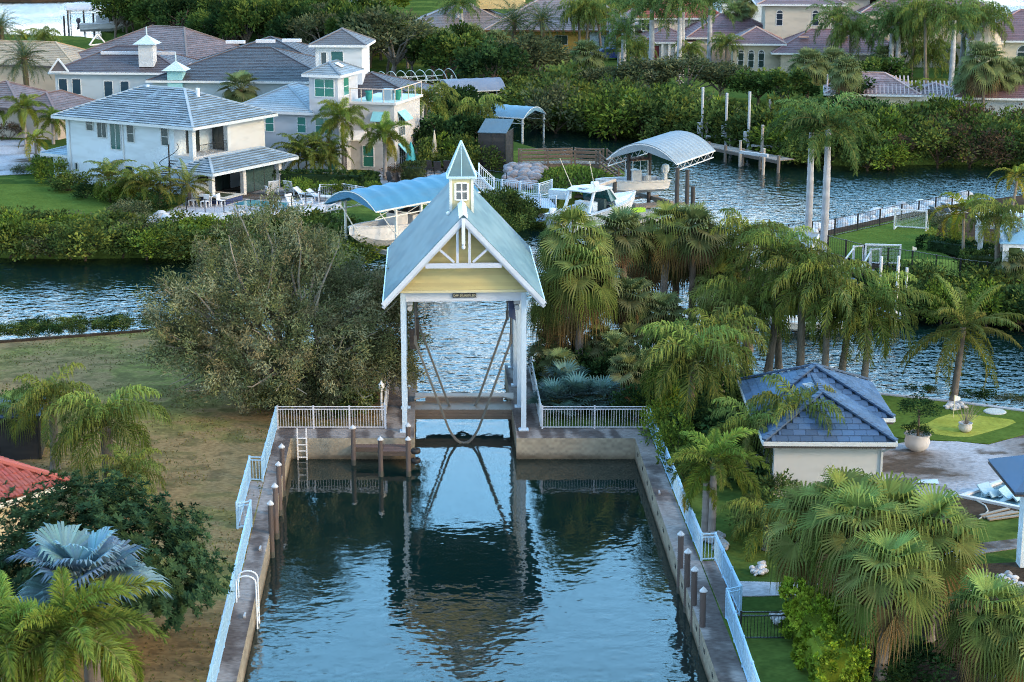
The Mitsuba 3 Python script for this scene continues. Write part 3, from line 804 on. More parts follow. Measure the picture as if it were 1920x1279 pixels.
# --- white house with the corner balcony
H1 = frame(*(-24.91, 144.94), 0, -31)
h = thing('house', 'white two storey house with grey blue tile roof, corner balcony and pool, at left', 'house')
WB = (0.49, 0.58, 0.67)
walls(h, H1, -13.4, 0, 0, 9, 1.4, 4.4, WB)
walls(h, H1, -13.4, -1.9, 0.003, 8.997, 4.4, 7.0, WB)
walls(h, H1, -1.897, -.003, 4.55, 8.99, 4.403, 7.0, (0.48, 0.49, 0.5))
part(h, 'balcony_floor', MB(H1, (0.48, 0.51, 0.55)).box(-1.92, .06, -.06, 4.56, 4.4, 4.56))
for x, y in ((-.12, .1), (-.12, 4.35)):
    part(h, 'column', MB(H1, (0.48, 0.52, 0.56)).box(x - .2, x + .2, y - .2, y + .2, 4.56, 7.0))
part(h, 'cornice', MB(H1, (0.62, 0.68, 0.74)).box(-1.9, .03, -.02, 4.55, 6.72, 7.0))
hip_roof(h, H1, -13.4, 0.0, 0, 9, 7.0, .42, GREYTILE, .75, seed=3, row=.34, seg=.55, cap=(0.28, 0.33, 0.38), fascia=(0.46, 0.51, 0.56), var=.16, th=.11)
hip_roof(h, H1, 0.05, 3.3, -1.7, 8.0, 3.85, .42, GREYTILE, .45, seed=4, row=.34, seg=.55, cap=(0.28, 0.33, 0.38), fascia=(0.46, 0.51, 0.56), var=.16, th=.11)
hip_roof(h, H1, -16.4, -13.45, 1.0, 5.5, 3.6, .3, GREYTILE, .5, seed=5, row=.34, seg=.55, fascia=(0.46, 0.51, 0.56))
walls(h, H1, -16.2, -13.41, 1.2, 5.3, 1.4, 3.5, WB)
for x, y in ((2.95, -1.4), (2.95, 2.4), (2.95, 6.9)):
    part(h, 'column', MB(H1, (0.5, 0.5, 0.51)).box(x - .17, x + .17, y - .17, y + .17, 1.4, 3.78))
window(h, H1, 2.7, 4.65, 1.55, 3.9, 2.1, 90, 3, 1, (0.03, 0.03, 0.035), (0.04, 0.07, 0.07), name='sliding_door')
window(h, H1, .0, 3.4, 1.55, 1.7, 2.1, 90, 2, 1, (0.03, 0.03, 0.035), (0.03, 0.05, 0.05), name='sliding_door')
part(h, 'television', MB(H1, BLACK).box(.02, .1, .4, 1.9, 2.5, 3.3), 'metal_paint')
for x, z, w_, hh, nx, nz, nm in ((-10.72, 5.95, .75, 1.05, 1, 2, 'window'), (-9.42, 5.45, 1.0, 1.4, 2, 1, 'window'), (-7.98, 4.6, 1.1, 2.1, 2, 1, 'door'), (-6.37, 5.3, .75, 1.4, 1, 2, 'window'), (-2.8, 5.3, .75, 1.4, 1, 2, 'window'), (-6.7, 2.35, .8, 1.0, 1, 2, 'window'), (-12.4, 2.6, .3, .6, 1, 1, 'window')):
    window(h, H1, x, 0, z, w_, hh, 0, nx, nz, (0.4, 0.44, 0.47), (0.03, 0.1, 0.1) if nm == 'door' else (0.02, 0.045, 0.05), name=nm)
window(h, H1, -1.9, 2.2, 4.6, 1.5, 2.0, 90, 2, 1, (0.05, 0.05, 0.055), (0.02, 0.03, 0.03), name='sliding_door')
window(h, H1, -1.2, 4.55, 4.6, 1.1, 2.0, 0, 2, 1, (0.05, 0.05, 0.055), (0.02, 0.03, 0.03), name='sliding_door')
part(h, 'balcony_rail', MB(H1, BLACK).beam((-.05, .3, 5.4), (-.05, 4.2, 5.4), .04, .04), 'metal_paint')
m = MB(H1, BLACK)
for y in np.arange(.35, 4.2, .14):
    m.box(-.06, -.04, y - .01, y + .01, 4.56, 5.4)
part(h, 'balcony_rail__bars', m, 'metal_paint', stuff=True)
for x, y in ((-13.0, -.06), (-7.2, -.06)):
    part(h, 'downpipe', MB(H1, (0.46, 0.51, 0.56)).box(x - .05, x + .05, y - .05, y + .05, 1.5, 6.9), 'metal_paint')
m = MB(H1, GREYTILE)
m.slab((-9.6, -1.1, 3.0), (-7.4, -1.1, 3.9), (-7.4, -.01, 3.9), (-9.6, -.01, 3.0), .12)
part(h, 'stair_roof', m)
for x, y in ((-8.3, 4.4), (-3.2, 4.6)):
    part(h, 'vent_pipe', MB(H1, (0.55, 0.6, 0.66)).tube([(x, y, 8.4), (x, y, 9.35)], .16, 8), 'metal_paint')
# spiral stair
sp = thing('spiral_stair', 'black iron spiral stair at the corner of the white house', 'stair')
cx_, cy_ = -1.6, -1.0
part(sp, 'centre_pole', MB(H1, BLACK).tube([(cx_, cy_, 1.5), (cx_, cy_, 5.6)], .06, 8), 'metal_paint')
for i in range(14):
    a = i * .5
    part(sp, 'tread', MB(sub(H1, cx_, cy_, 1.7 + i * .2, math.degrees(a)), BLACK).box(.05, .75, -.14, .14, 0, .05), 'metal_paint')
part(sp, 'handrail', MB(H1, BLACK).tube([(cx_ + .75 * math.cos(i * .25), cy_ + .75 * math.sin(i * .25), 2.6 + i * .1) for i in range(31)], .03, 5), 'metal_paint')

# --- grey house with the square tower
H2 = frame(*(-14.54, 156.25), 0, -17)
h = thing('house', 'pale grey house with square tower, roof terrace and turquoise shutters', 'house')
GW = (0.42, 0.44, 0.5)
TG = (0.035, 0.17, 0.14)
walls(h, H2, -2.6, 0, 0, 4.5, 1.4, 9.8, GW)
walls(h, H2, -7.2, -2.603, 0.004, 8, 1.4, 6.55, GW)
walls(h, H2, -8.3, -7.203, 1.5, 8, 1.4, 6.5, (0.4, 0.43, 0.48))
walls(h, H2, 0.003, 4.0, 2.6, 9, 1.4, 7.15, (0.45, 0.44, 0.45))
part(h, 'terrace_cornice', MB(H2, (0.52, 0.52, 0.54)).box(.0, 4.25, 2.35, 9.2, 7.15, 7.35))
part(h, 'terrace_floor', MB(H2, (0.3, 0.45, 0.48)).box(.1, 4.1, 2.5, 9.1, 7.35, 7.37))
hip_roof(h, H2, -2.6, 0, 0, 4.5, 9.8, .5, (0.19, 0.23, 0.27), .42, seed=6, cap=(0.13, 0.16, 0.2), row=.32, seg=.6)
part(h, 'skylight', MB(H2, (0.65, 0.7, 0.74)).slab((-.3, 1.6, 10.35), (-.3, 2.3, 10.35), (-.85, 2.3, 10.63), (-.85, 1.6, 10.63), .06), 'metal_paint')
hip_roof(h, H2, -9.5, -2.62, 0.1, 9, 6.6, .45, (0.26, 0.31, 0.36), .45, gable='r', seed=7, cap=(0.2, 0.25, 0.3), row=.32, seg=.6)
window(h, H2, -1.2, 0, 7.95, 1.75, 1.5, 0, 2, 2, WHITE, TG)
window(h, H2, 0, 1.75, 7.95, 1.2, 1.5, 90, 1, 2, WHITE, TG)
for x in (-6.3, -3.35):
    window(h, H2, x, 0.004, 4.85, .8, 1.35, 0, 1, 2, WHITE, TG)
window(h, H2, -1.3, 0, 4.85, 1.6, 1.35, 0, 2, 2, WHITE, TG)
window(h, H2, -.6, 0, 1.8, 1.0, 1.7, 0, 1, 2, WHITE, TG)
window(h, H2, 1.6, 2.6, 1.8, 1.0, 1.8, 0, 1, 2, WHITE, TG)
window(h, H2, 2.6, 2.6, 5.0, .7, 1.5, 0, 1, 2, WHITE, (.1, .12, .12))
for z in (4.3, 1.7):
    window(h, H2, 4.0, 4.3, z, 1.5, 1.7, 90, 3, 2, WHITE, (.03, .05, .05))
window(h, H2, -7.75, 1.5, 4.6, .7, 1.5, 0, 1, 2, (0.3, 0.3, 0.32), GLASS)
window(h, H2, .02, 1.0, 1.5, 1.0, 2.1, 90, 1, 1, (0.5, 0.5, 0.52), (0.05, 0.04, 0.05), name='door')
for x, y, z, deg in ((2.6, 2.56, 6.55, 0), (4.03, 4.3, 6.5, 90), (4.03, 4.3, 3.75, 90)):
    f = sub(H2, x, y, z, deg)
    m = MB(f)
    w_ = .5 if deg == 0 else .9
    m.slab((-w_, -.75, -.75), (w_, -.75, -.75), (w_, -.02, 0), (-w_, -.02, 0), .05, (0.2, 0.46, 0.52))
    part(h, 'shutter', m, 'metal_paint', label='turquoise shutter propped open')
m = MB(H2)
m.slab((.1, .2, 4.3), (1.6, 1.4, 4.3), (1.6, 2.58, 4.9), (.02, 2.58, 4.9), .1, (0.62, 0.62, 0.64))
part(h, 'porch_roof', m)
for a, b in (((.1, 2.45), (4.15, 2.45)), ((4.15, 2.45), (4.15, 9.1))):
    a, b = np.array(a), np.array(b)
    for i in range(5):
        q = a + (b - a) * i / 4
        part(h, 'terrace_post', MB(H2, (0.55, 0.45, 0.38)).box(q[0] - .03, q[0] + .03, q[1] - .03, q[1] + .03, 7.35, 8.45), 'metal_paint')
    part(h, 'terrace_rail', MB(H2, (0.55, 0.42, 0.36)).beam((*a, 8.45), (*b, 8.45), .07, .06), 'metal_paint')
for x, y, c_, n in ((1.5, 3.2, (0.02, 0.22, 0.2), 'dark teal planter at the near edge of the roof terrace'), (3.6, 4.6, (0.02, 0.2, 0.14), 'green planter in the corner of the roof terrace')):
    single('planter', n, 'planter', MB(H2, c_).lathe([(.2, 7.37), (.3, 7.7), (.26, 8.0), (.36, 8.2), (0, 8.2)], (x, y, 0), 10), 'paint', True)
single('grill_cover', 'grey covered grill on the roof terrace', 'grill', MB(H2, (0.25, 0.33, 0.4)).box(2.4, 3.2, 4.0, 4.7, 7.37, 8.3))
part(h, 'chimney', MB(H2, (0.62, 0.63, 0.66)).box(-4.6, -4.1, 5.2, 5.7, 8.0, 9.3))

# --- dark roofed house behind, with its own tower and two cupolas
H4 = frame(-27, 186, 0, -4)
h = thing('house', 'house with long dark tile roofs, tower and two small cupolas behind the white house', 'house')
BW = (0.36, 0.43, 0.5)
walls(h, H4, -9, 9, 0.5, 15, 1.4, 6.1, BW)
hip_roof(h, H4, -9, 9, .5, 15, 6.1, .34, DARKTILE, .5, seed=11, row=.36, seg=.7)
walls(h, H4, -20, -9.003, 4, 14, 1.4, 6.5, BW)
hip_roof(h, H4, -20, -7, 4, 14, 6.5, .4, (0.075, 0.062, 0.075), .5, seed=12, row=.36, seg=.7)
walls(h, H4, -1, 5, 8, 22, 1.4, 6.9, BW)
hip_roof(h, H4, -6, 6, 10, 22, 7.0, .33, DARKTILE, .5, seed=13, row=.36, seg=.7)
walls(h, H4, 8, 19, -8, 4, 1.4, 5.2, (0.4, 0.4, 0.44))
hip_roof(h, H4, 8, 19, -8, 4, 5.2, .34, (0.045, 0.04, 0.05), .5, seed=14, row=.36, seg=.7)
walls(h, H4, 8.5, 13.0, -5, 0, 5.2, 10.2, (0.5, 0.54, 0.6))
hip_roof(h, H4, 8.5, 13.0, -5, 0, 10.2, .48, (0.1, 0.1, 0.115), .5, seed=15)
window(h, H4, 10.6, -5, 8.1, 1.2, 1.5, 0, 1, 1, WHITE, (0.03, 0.1, 0.1))
window(h, H4, 9.3, -5, 8.1, .55, 1.4, 0, 1, 1, WHITE, (0.06, 0.08, 0.09))
for x, z, c_ in ((-5.2, 6.55, (0.5, 0.32, 0.27)), (-1.4, 6.6, (0.5, 0.33, 0.28)), (1.6, 6.6, (0.5, 0.33, 0.28)), (4.4, 6.6, (0.5, 0.33, 0.28)), (-3.0, 8.2, (0.55, 0.56, 0.62)), (0.2, 8.3, (0.55, 0.56, 0.62)), (3.0, 8.4, (0.55, 0.56, 0.62))):
    y = 4.5 if z < 7 else 12
    m = MB(H4, c_).box(x - 1, x + 1, y, y + .5, z + .55, z + .85)
    part(h, 'roof_vent', m, 'metal_paint')
for cx2, cy2, zz, s_ in ((-10.6, 5.2, 8.2, 1.0), (-6.6, .8, 6.0, 1.0)):
    c_ = (0.25, 0.5, 0.56) if zz < 7 else (0.46, 0.48, 0.52)
    m = MB(H4, c_).box(cx2 - .75 * s_, cx2 + .75 * s_, cy2 - .75, cy2 + .75, zz - 1.2, zz + 1.1)
    k = part(h, 'cupola', m)
    m = MB(H4, (0.4, 0.5, 0.55))
    q = [(cx2 - 1.2, cy2 - 1.2, zz + 1.1), (cx2 + 1.2, cy2 - 1.2, zz + 1.1), (cx2 + 1.2, cy2 + 1.2, zz + 1.1), (cx2 - 1.2, cy2 + 1.2, zz + 1.1)]
    m.add(q + [(cx2, cy2, zz + 2.0)], [[0, 1, 4], [1, 2, 4], [2, 3, 4], [3, 0, 4], [3, 2, 1], [3, 1, 0]])
    m.tube([(cx2, cy2, zz + 1.9), (cx2, cy2, zz + 2.8)], .07, 6)
    part(k, 'cap', m, 'metal_paint')
for x, z in ((-19.2, 4.2), (-17.8, 4.2), (-14.5, 4.0), (-12.8, 4.0)):
    window(h, H4, x, 4.0, z, .9, 1.6, 0, 1, 1, WHITE, (0.02, 0.05, 0.08))
m = MB(H4, WHITE)
for s_ in (-1, 1):
    m.beam((-19.2 + s_ * 1.0, 2.9, 6.6), (-19.2, 2.9, 7.9), .14, .16)
m.beam((-20.2, 2.9, 6.6), (-18.2, 2.9, 6.6), .12, .14)
m.add([[-20.2, 3.0, 6.6], [-18.2, 3.0, 6.6], [-19.2, 3.0, 7.9]], [[0, 1, 2]], (0.1, 0.09, 0.1))
part(h, 'gable_dormer', m)
part(h, 'roof_parapet', MB(H4, (0.5, 0.5, 0.55)).box(-16, -8.2, 7.0, 7.3, 8.0, 8.3))

# --- brown roofed houses at far left
H3 = frame(*(-49.59, 210.74), 0, -34)
h = thing('house', 'large cream house with mottled brown tile roof and propped shutters at upper left', 'house')
walls(h, H3, 0, 18, 0, 13, 1.4, 5.9, (0.5, 0.46, 0.45))
hip_roof(h, H3, 0, 18, 0, 13, 5.9, .5, BROWNTILE, .7, gable='', seed=21, row=.38, seg=.6, fascia=(0.05, 0.04, 0.04), var=.2, cap=(0.16, 0.12, 0.11))
walls(h, H3, -2.2, -.003, 3.5, 11, 1.4, 5.6, (0.5, 0.52, 0.55))
hip_roof(h, H3, -2.4, 3, 3.5, 11, 5.6, .5, BROWNTILE, .6, seed=22, row=.38, seg=.6, fascia=(0.05, 0.04, 0.04), var=.2)
for y in (1.5, 5.2, 7.4, 9.6):
    xw = 0 if y < 3 else -2.2
    window(h, H3, xw, y, 3.3, .8, 1.9, -90, 1, 1, (0.45, 0.47, 0.5), (0.02, 0.025, 0.03))
    f = sub(H3, xw, y, 5.1, -90)
    part(h, 'shutter', MB(f).slab((-.5, -.8, -.9), (.5, -.8, -.9), (.5, -.03, 0), (-.5, -.03, 0), .05, (0.3, 0.34, 0.35)), 'metal_paint')
window(h, H3, 9.6, 0, 2.8, 1.1, 1.9, 0, 1, 2, (0.2, 0.2, 0.2), (0.02, 0.025, 0.03))
part(h, 'downpipe', MB(H3, (0.04, 0.03, 0.03)).box(-.1, .08, -.12, -.01, 1.5, 5.8))
m = MB(H3, (0.65, 0.63, 0.62))
for s_ in (-1, 1):
    m.beam((-3.05, 7.2 + s_ * 1.3, 6.9), (-3.05, 7.2, 8.1), .12, .14)
m.beam((-3.05, 6.0, 6.9), (-3.05, 8.4, 6.9), .12, .14)
part(h, 'gable_brace', m)
H5 = frame(*(-43.69, 177.15), 0, -20)
h = thing('house', 'low cream house with brown tile roof and dark eaves beside the driveway at left', 'house')
walls(h, H5, -12, 0.5, 0, 8, 1.4, 4.4, (0.42, 0.36, 0.31))
hip_roof(h, H5, -12, -3.6, 0, 8, 4.4, .42, BROWNTILE, .6, seed=24, row=.38, seg=.6, fascia=(0.045, 0.03, 0.03), var=.18)
hip_roof(h, H5, -3.5, .6, -.6, 6, 4.4, .5, BROWNTILE, .6, seed=25, row=.38, seg=.6, fascia=(0.045, 0.03, 0.03), var=.18)
H5b = frame(*(-55.84, 208.19), 0, -15)
h = thing('house', 'peach house with tan tile roof at the left edge', 'house')
walls(h, H5b, -12, 8, 0, 9, 1.4, 5.6, (0.46, 0.36, 0.28))
hip_roof(h, H5b, -12, 8, 0, 9, 5.6, .42, (0.3, 0.22, 0.14), .6, seed=26, row=.4, seg=.7, fascia=(0.06, 0.045, 0.04), var=.15)

# --- far houses across the canal
H6 = frame(*(3.79, 267.39), 0, -3)
h = thing('house', 'yellow house with wide mauve brown roof among palms in the distance', 'house')
OR = (0.5, 0.3, 0.07)
walls(h, H6, -6, 13, 0, 14, 1.4, 4.7, OR)
hip_roof(h, H6, -7, 14, -.5, 16, 4.7, .5, (0.19, 0.145, 0.145), .8, seed=31, row=.5, seg=1.2, fascia=(0.12, 0.06, 0.03), cap=(0.33, 0.28, 0.27))
walls(h, H6, -17, -5.9, 2, 14, 1.4, 4.7, (0.42, 0.32, 0.2))
hip_roof(h, H6, -19, -4, 2, 16, 4.7, .42, (0.19, 0.15, 0.145), .8, seed=32, row=.5, seg=1.2, fascia=(0.12, 0.06, 0.03), cap=(0.33, 0.28, 0.27))
walls(h, H6, -9.5, -2.5, 8, 13, 7.0, 10.2, (0.55, 0.42, 0.2))
hip_roof(h, H6, -9.5, -2.5, 8, 13, 10.2, .4, (0.22, 0.17, 0.16), .7, seed=33, row=.5, seg=1.2, cap=(0.34, 0.3, 0.28))
for i in range(5):
    window(h, H6, -8.9 + i * .75, 8, 8.5, .5, 1.2, 0, 1, 1, (0.6, 0.5, 0.35), GLASS)
for x in (3.2, 9.5):
    window(h, H6, x, 0, 2.6, 1.8, 1.3, 0, 2, 1, (0.4, 0.4, 0.4), GLASS)
H11 = frame(*(-31.66, 302.61), 0, 8)
h = thing('house', 'white house with dark shutters at the top edge left of centre', 'house')
walls(h, H11, -6, 10, 0, 9, 1.4, 6.0, (0.48, 0.5, 0.56))
hip_roof(h, H11, -5, 10, 0, 9, 6.2, .35, (0.13, 0.14, 0.18), .6, seed=34, row=.5, seg=1.2)
for x in (-3, -1.8, 5):
    window(h, H11, x, 0, 3.0, .9, 2.0, 0, 1, 1, (0.3, 0.33, 0.38), GLASS)
H7 = frame(*(19.31, 251.89), 0, 4)
h = thing('house', 'cream villa with steep red and mauve roofs behind the tall white palms', 'house')
CW = (0.5, 0.48, 0.44)
walls(h, H7, 0, 9, 8, 18, 1.4, 7.2, CW)
hip_roof(h, H7, -1, 10, 8, 18, 6.9, .62, REDTILE, .8, seed=41, row=.45, seg=1.0, cap=(0.4, 0.13, 0.09))
walls(h, H7, 5, 16, 0, 9, 1.4, 4.9, CW)
hip_roof(h, H7, 4.6, 17, 0, 9.5, 4.9, .5, PINKTILE, .7, seed=42, row=.45, seg=1.0, cap=(0.33, 0.22, 0.2))
walls(h, H7, -1, 4.6, 0, 8, 1.4, 4.3, (0.5, 0.5, 0.5))
hip_roof(h, H7, -1.5, 5, 0, 8, 4.3, .45, (0.17, 0.1, 0.1), .6, seed=43, row=.45, seg=1.0)
for i in range(4):
    part(h, 'column', MB(H7, (0.62, 0.62, 0.64)).box(.6 + i * .95, .9 + i * .95, -.5, -.2, 1.4, 4.2))
part(h, 'garage_door', MB(H7, (0.3, 0.28, 0.27)).box(6.2, 10.8, -.06, -.005, 1.45, 3.9))
part(h, 'front_door', MB(H7, (0.12, 0.02, 0.03)).box(-.6, .4, -.05, -.004, 1.45, 3.8))
window(h, H7, -.3, 8, 5.2, 1.2, 1.8, 0, 2, 2, WHITE, GLASS)
H8 = frame(*(32.93, 241.38), 0, -4)
h = thing('house', 'large cream mansion with mauve roofs and round arched windows at upper right', 'house')
CW2 = (0.42, 0.38, 0.31)
walls(h, H8, -4.5, 1.5, 0, 6, 1.4, 5.0, CW2)
hip_roof(h, H8, -4.5, 1.5, 0, 7, 5.0, .5, PINKTILE, .7, seed=44, row=.45, seg=1.0, cap=(0.36, 0.25, 0.22))
for x in (-3.5, -2.2, -.9):
    window(h, H8, x, 0, 1.9, .75, 1.9, 0, 1, 2, WHITE, GLASS, arched=True)
walls(h, H8, 1.5, 16, -1.5, 7, 1.4, 4.0, CW2)
hip_roof(h, H8, 1.0, 17, -1.5, 7.5, 4.0, .5, PINKTILE, .7, seed=45, row=.45, seg=1.0, cap=(0.2, 0.12, 0.13))
walls(h, H8, 0, 9, 9, 17, 1.4, 9.4, (0.46, 0.43, 0.38))
hip_roof(h, H8, -.5, 10, 9, 18, 9.4, .42, (0.16, 0.105, 0.115), .7, seed=46, row=.45, seg=1.0, cap=(0.36, 0.26, 0.24))
walls(h, H8, 8, 14, 12, 20, 1.4, 10.0, (0.4, 0.37, 0.34))
hip_roof(h, H8, 6, 15, 12, 20, 10.2, .42, (0.14, 0.1, 0.115), .7, seed=47, row=.45, seg=1.0, cap=(0.36, 0.26, 0.24))
walls(h, H8, 13, 26, 7.1, 20, 1.4, 8.2, (0.44, 0.39, 0.31))
hip_roof(h, H8, 13, 30, 8, 22, 8.4, .5, PINKTILE, .7, seed=48, row=.45, seg=1.0, cap=(0.36, 0.26, 0.24))
for x in (1.9, 6.6):
    window(h, H8, x, 9, 6.6, .85, 1.6, 0, 1, 2, WHITE, (0.02, 0.03, 0.05), arched=True)
for x in (16.5, 17.8):
    window(h, H8, x, 7.1, 3.6, .8, 1.0, 0, 1, 1, WHITE, GLASS)
for x, y, z in ((4.5, .5, 6.1), (9.5, .5, 6.1), (17, 12, 12.0), (22, 12, 12.0)):
    part(h, 'roof_vent', MB(H8, (0.5, 0.3, 0.24)).box(x - .6, x + .6, y, y + .4, z - .4, z - .2))
H12 = frame(*(36.42, 292.49), 0, 2)
h = thing('house', 'white house with red tile roof behind the mansion at the top edge', 'house')
walls(h, H12, -4, 6, 0, 10, 1.4, 7.5, (0.5, 0.54, 0.6))
hip_roof(h, H12, -4, 8, 0, 10, 7.5, .5, REDTILE, .7, seed=51, row=.5, seg=1.2, cap=(0.36, 0.12, 0.08))
walls(h, H12, 6.01, 26, 8, 18, 1.4, 9, (0.5, 0.45, 0.4))
hip_roof(h, H12, 6, 26, 8, 18, 9, .45, REDTILE, .7, seed=52, row=.5, seg=1.2)
window(h, H12, .0, 0, 4.6, 1.6, 1.6, 0, 1, 1, WHITE, GLASS, arched=True)
H9 = frame(*(58.36, 230.45), 0, -8)
h = thing('house', 'cream house with mauve tile roof at the right edge behind palms', 'house')
walls(h, H9, -1.5, 16, 2, 12, 1.4, 6.2, (0.5, 0.44, 0.35))
hip_roof(h, H9, -1.5, 18, 2, 14, 6.2, .5, PINKTILE, .7, seed=53, row=.45, seg=1.0, cap=(0.33, 0.2, 0.2))
part(h, 'turret', MB(H9, (0.48, 0.42, 0.34)).lathe([(2, 1.4), (2, 5.8), (2.4, 5.8), (.02, 8.4)], (0, 2.5, 0), 12))
window(h, H9, 4.5, 2, 3.2, 1.6, 1.6, 0, 1, 1, WHITE, GLASS, arched=True)
H10 = frame(*(40.31, 195.84), 0, -9)
h = thing('garage_building', 'low cream garage building with arched passage and pink barrel tile roof', 'building')
CR = (0.5, 0.44, 0.34)
walls(h, H10, -7, 1.3, 0, 6, 1.4, 3.6, CR)
walls(h, H10, 6.4, 19, -1.5, 6, 1.4, 3.6, (0.44, 0.43, 0.42))
part(h, 'lintel', MB(H10, (0.55, 0.5, 0.42)).box(1.31, 6.39, 0, 6, 3.0, 3.6))
part(h, 'garage_door', MB(H10, (0.3, 0.33, 0.36)).box(9, 14.6, -1.58, -1.51, 1.45, 3.2))
hip_roof(h, H10, -7, 2.0, 0, 6.5, 3.7, .5, (0.22, 0.15, 0.16), .5, seed=54, row=.42, seg=.5, cap=(0.42, 0.3, 0.28), var=.2)
hip_roof(h, H10, 1.5, 6.5, .3, 6, 3.7, .32, (0.24, 0.18, 0.19), .3, gable='lr', seed=55, row=.42, seg=.5, var=.2)
hip_roof(h, H10, 6.2, 20, -1.5, 6.5, 3.7, .45, PINKTILE, .5, seed=56, row=.42, seg=.6, cap=(0.36, 0.25, 0.24))
m = MB(H10, (0.4, 0.3, 0.3))
for x in np.arange(-7.2, 6.4, .42):
    m.tube([(x, -.45, 3.76), (x, 3.0, 3.76 + (1.55 if x < 1.6 else 1.05))], .09, 5)
part(h, 'barrel_tiles', m, stuff=True)
for x in (8.3, 15.2):
    part(h, 'wall_lamp', MB(H10, BLACK).box(x - .15, x + .15, -1.85, -1.51, 2.3, 2.95))

# --- the shed with the dark blue roof, its tiles one by one
def tiled_plane(holder, fr, a, b, c, d, col, rng, row=.36, wid=.42, th=.035, left=300, barrel=False):
    a, b, c, d = (np.array(q, float) for q in (a, b, c, d))
    up = np.cross(b - a, (c + d) / 2 - (a + b) / 2)
    up /= np.linalg.norm(up)
    if up[2] < 0:
        up = -up
    e = (b - a) / np.linalg.norm(b - a)
    s_ = np.cross(up, e)
    if s_ @ ((c + d) / 2 - (a + b) / 2) < 0:
        s_ = -s_
    H_ = ((c + d) / 2 - (a + b) / 2) @ s_
    n = int(H_ / row)
    for i in range(n):
        y0 = i * row
        t0, t1 = y0 / H_, min(1, (y0 + row) / H_)
        xl, xr = max(((d - a) @ e) * t0, ((d - a) @ e) * t1), min((b - a) @ e + ((c - b) @ e) * t0, (b - a) @ e + ((c - b) @ e) * t1)
        off = (wid / 2 if i % 2 else 0) if not barrel else 0
        for j in range(int(((b - a) @ e) / wid) + 2):
            x0, x1 = max(xl, j * wid - off), min(xr, j * wid - off + wid - .012)
            if x1 - x0 < .08:
                continue
            o = a + e * (x0 + x1) / 2 + s_ * (y0 + row / 2 + .02)
            if barrel:
                part(holder, 'tile', MB(fr, jit(col, rng, .16)).beam(o - s_ * row * .55 + up * .05, o + s_ * row * .5 + up * .015, x1 - x0 - .03, .05, up=up))
                put(key(f'{holder}__tile'), barrel_g, fr.M @ np.vstack([np.column_stack([e * (x1 - x0) * .5, s_ * row * 1.05, up * .1, o + up * .03 + e * (x1 - x0) * .25]), [0, 0, 0, 1]]))
            else:
                part(holder, 'tile', MB(fr, jit(col, rng, .22)).beam(o - s_ * (row * .55) + up * .045, o + s_ * row * .5 + up * .012, x1 - x0, th, up=up))


barrel_g = group('barrel_tile_shape', MB(None, REDTILE).loft([[(math.cos(q) * .5, y, math.sin(q) * z + .05) for q in np.linspace(0, PI, 6)] for y, z in ((-.55, .95), (.5, .75))], (0.3, 0.07, 0.05), close=False, caps=False).done('paint', True))


def solve_plane(a, b, c, d):
    return a, b, c, d


HS = frame(15.7, 72.9, 0, -1)
h = thing('shed', 'small white shed with dark blue tile hip roof by the canal at right', 'shed')
walls(h, HS, -4.9, -.5, .5, 4.2, .9, 3.5, (0.47, 0.47, 0.48))
walls(h, HS, -5.0, .0, 4.203, 8.6, .9, 3.55, (0.45, 0.45, 0.46))
rg = np.random.default_rng(5)
for X0, X1, Y0_, Y1_, Z_, skip in ((-5.4, 0, 0, 5.4, 3.5, 'b'), (-5.5, .5, 3.3, 9.3, 3.56, '')):
    pl, p, q = hip_planes(X0, X1, Y0_, Y1_ + .01, Z_, .5)
    if skip:
        pl = [((X1, Y0_, Z_), (X1, Y1_, Z_), (p[0], Y1_, p[2]), p), ((X0, Y1_, Z_), (X0, Y0_, Z_), p, (p[0], Y1_, p[2])), ((X0, Y0_, Z_), (X1, Y0_, Z_), p, p)]
        q = (p[0], Y1_, p[2])
    k = part(h, 'roof', MB(HS, (0.02, 0.035, 0.06)).slab(*pl[0], .05))
    for a, b, c, d in pl[1:]:
        part(h, 'roof', MB(HS, (0.02, 0.035, 0.06)).slab(a, b, c, d, .05))
    for a, b, c, d in pl:
        if (b[0] - a[0]) > -.1 or b[1] < a[1]:
            tiled_plane(k, HS, a, b, c, d, BLUETILE, rg, row=.36, wid=.5, th=.05)
    m = MB(HS, (0.05, 0.085, 0.15))
    ends = [(pl[-1][0] if skip else (X0, Y0_, Z_), p), ((X1, Y0_, Z_), p)] + ([(p, q)] if skip else [((X1, Y1_, Z_), p), ((X0, Y1_, Z_), p)])
    for a, e in ends:
        L_ = np.linalg.norm(np.subtract(e, a))
        for t in np.arange(0, 1, .34 / L_):
            u0, u1 = np.add(a, np.multiply(np.subtract(e, a), t)), np.add(a, np.multiply(np.subtract(e, a), min(1, t + .4 / L_)))
            m.beam(u0 + [0, 0, .11], u1 + [0, 0, .08], .22, .08)
    part(h, 'hip_caps', m)
    m = MB(HS, (0.5, 0.52, 0.54))
    m.box(X0 - .02, X1 + .02, Y0_ - .06, Y0_, Z_ - .15, Z_ + .02).box(X1, X1 + .06, Y0_, Y1_, Z_ - .15, Z_ + .02).box(X0 - .06, X0, Y0_, Y1_, Z_ - .15, Z_ + .02)
    part(h, 'gutter', m, 'metal_paint')
    part(h, 'soffit', MB(HS, (0.06, 0.05, 0.05)).box(X0 + .02, X1 - .02, Y0_ + .02, Y1_, Z_ - .26, Z_ - .17))
m = MB(HS, (0.48, 0.48, 0.5)).beam((-.15, .15, 3.25), (-.45, .42, 3.0), .08, .08)
m.box(-.53, -.44, .41, .495, .95, 3.05)
part(h, 'downpipe', m, 'metal_paint')
m = MB(HS, (0.4, 0.43, 0.46))
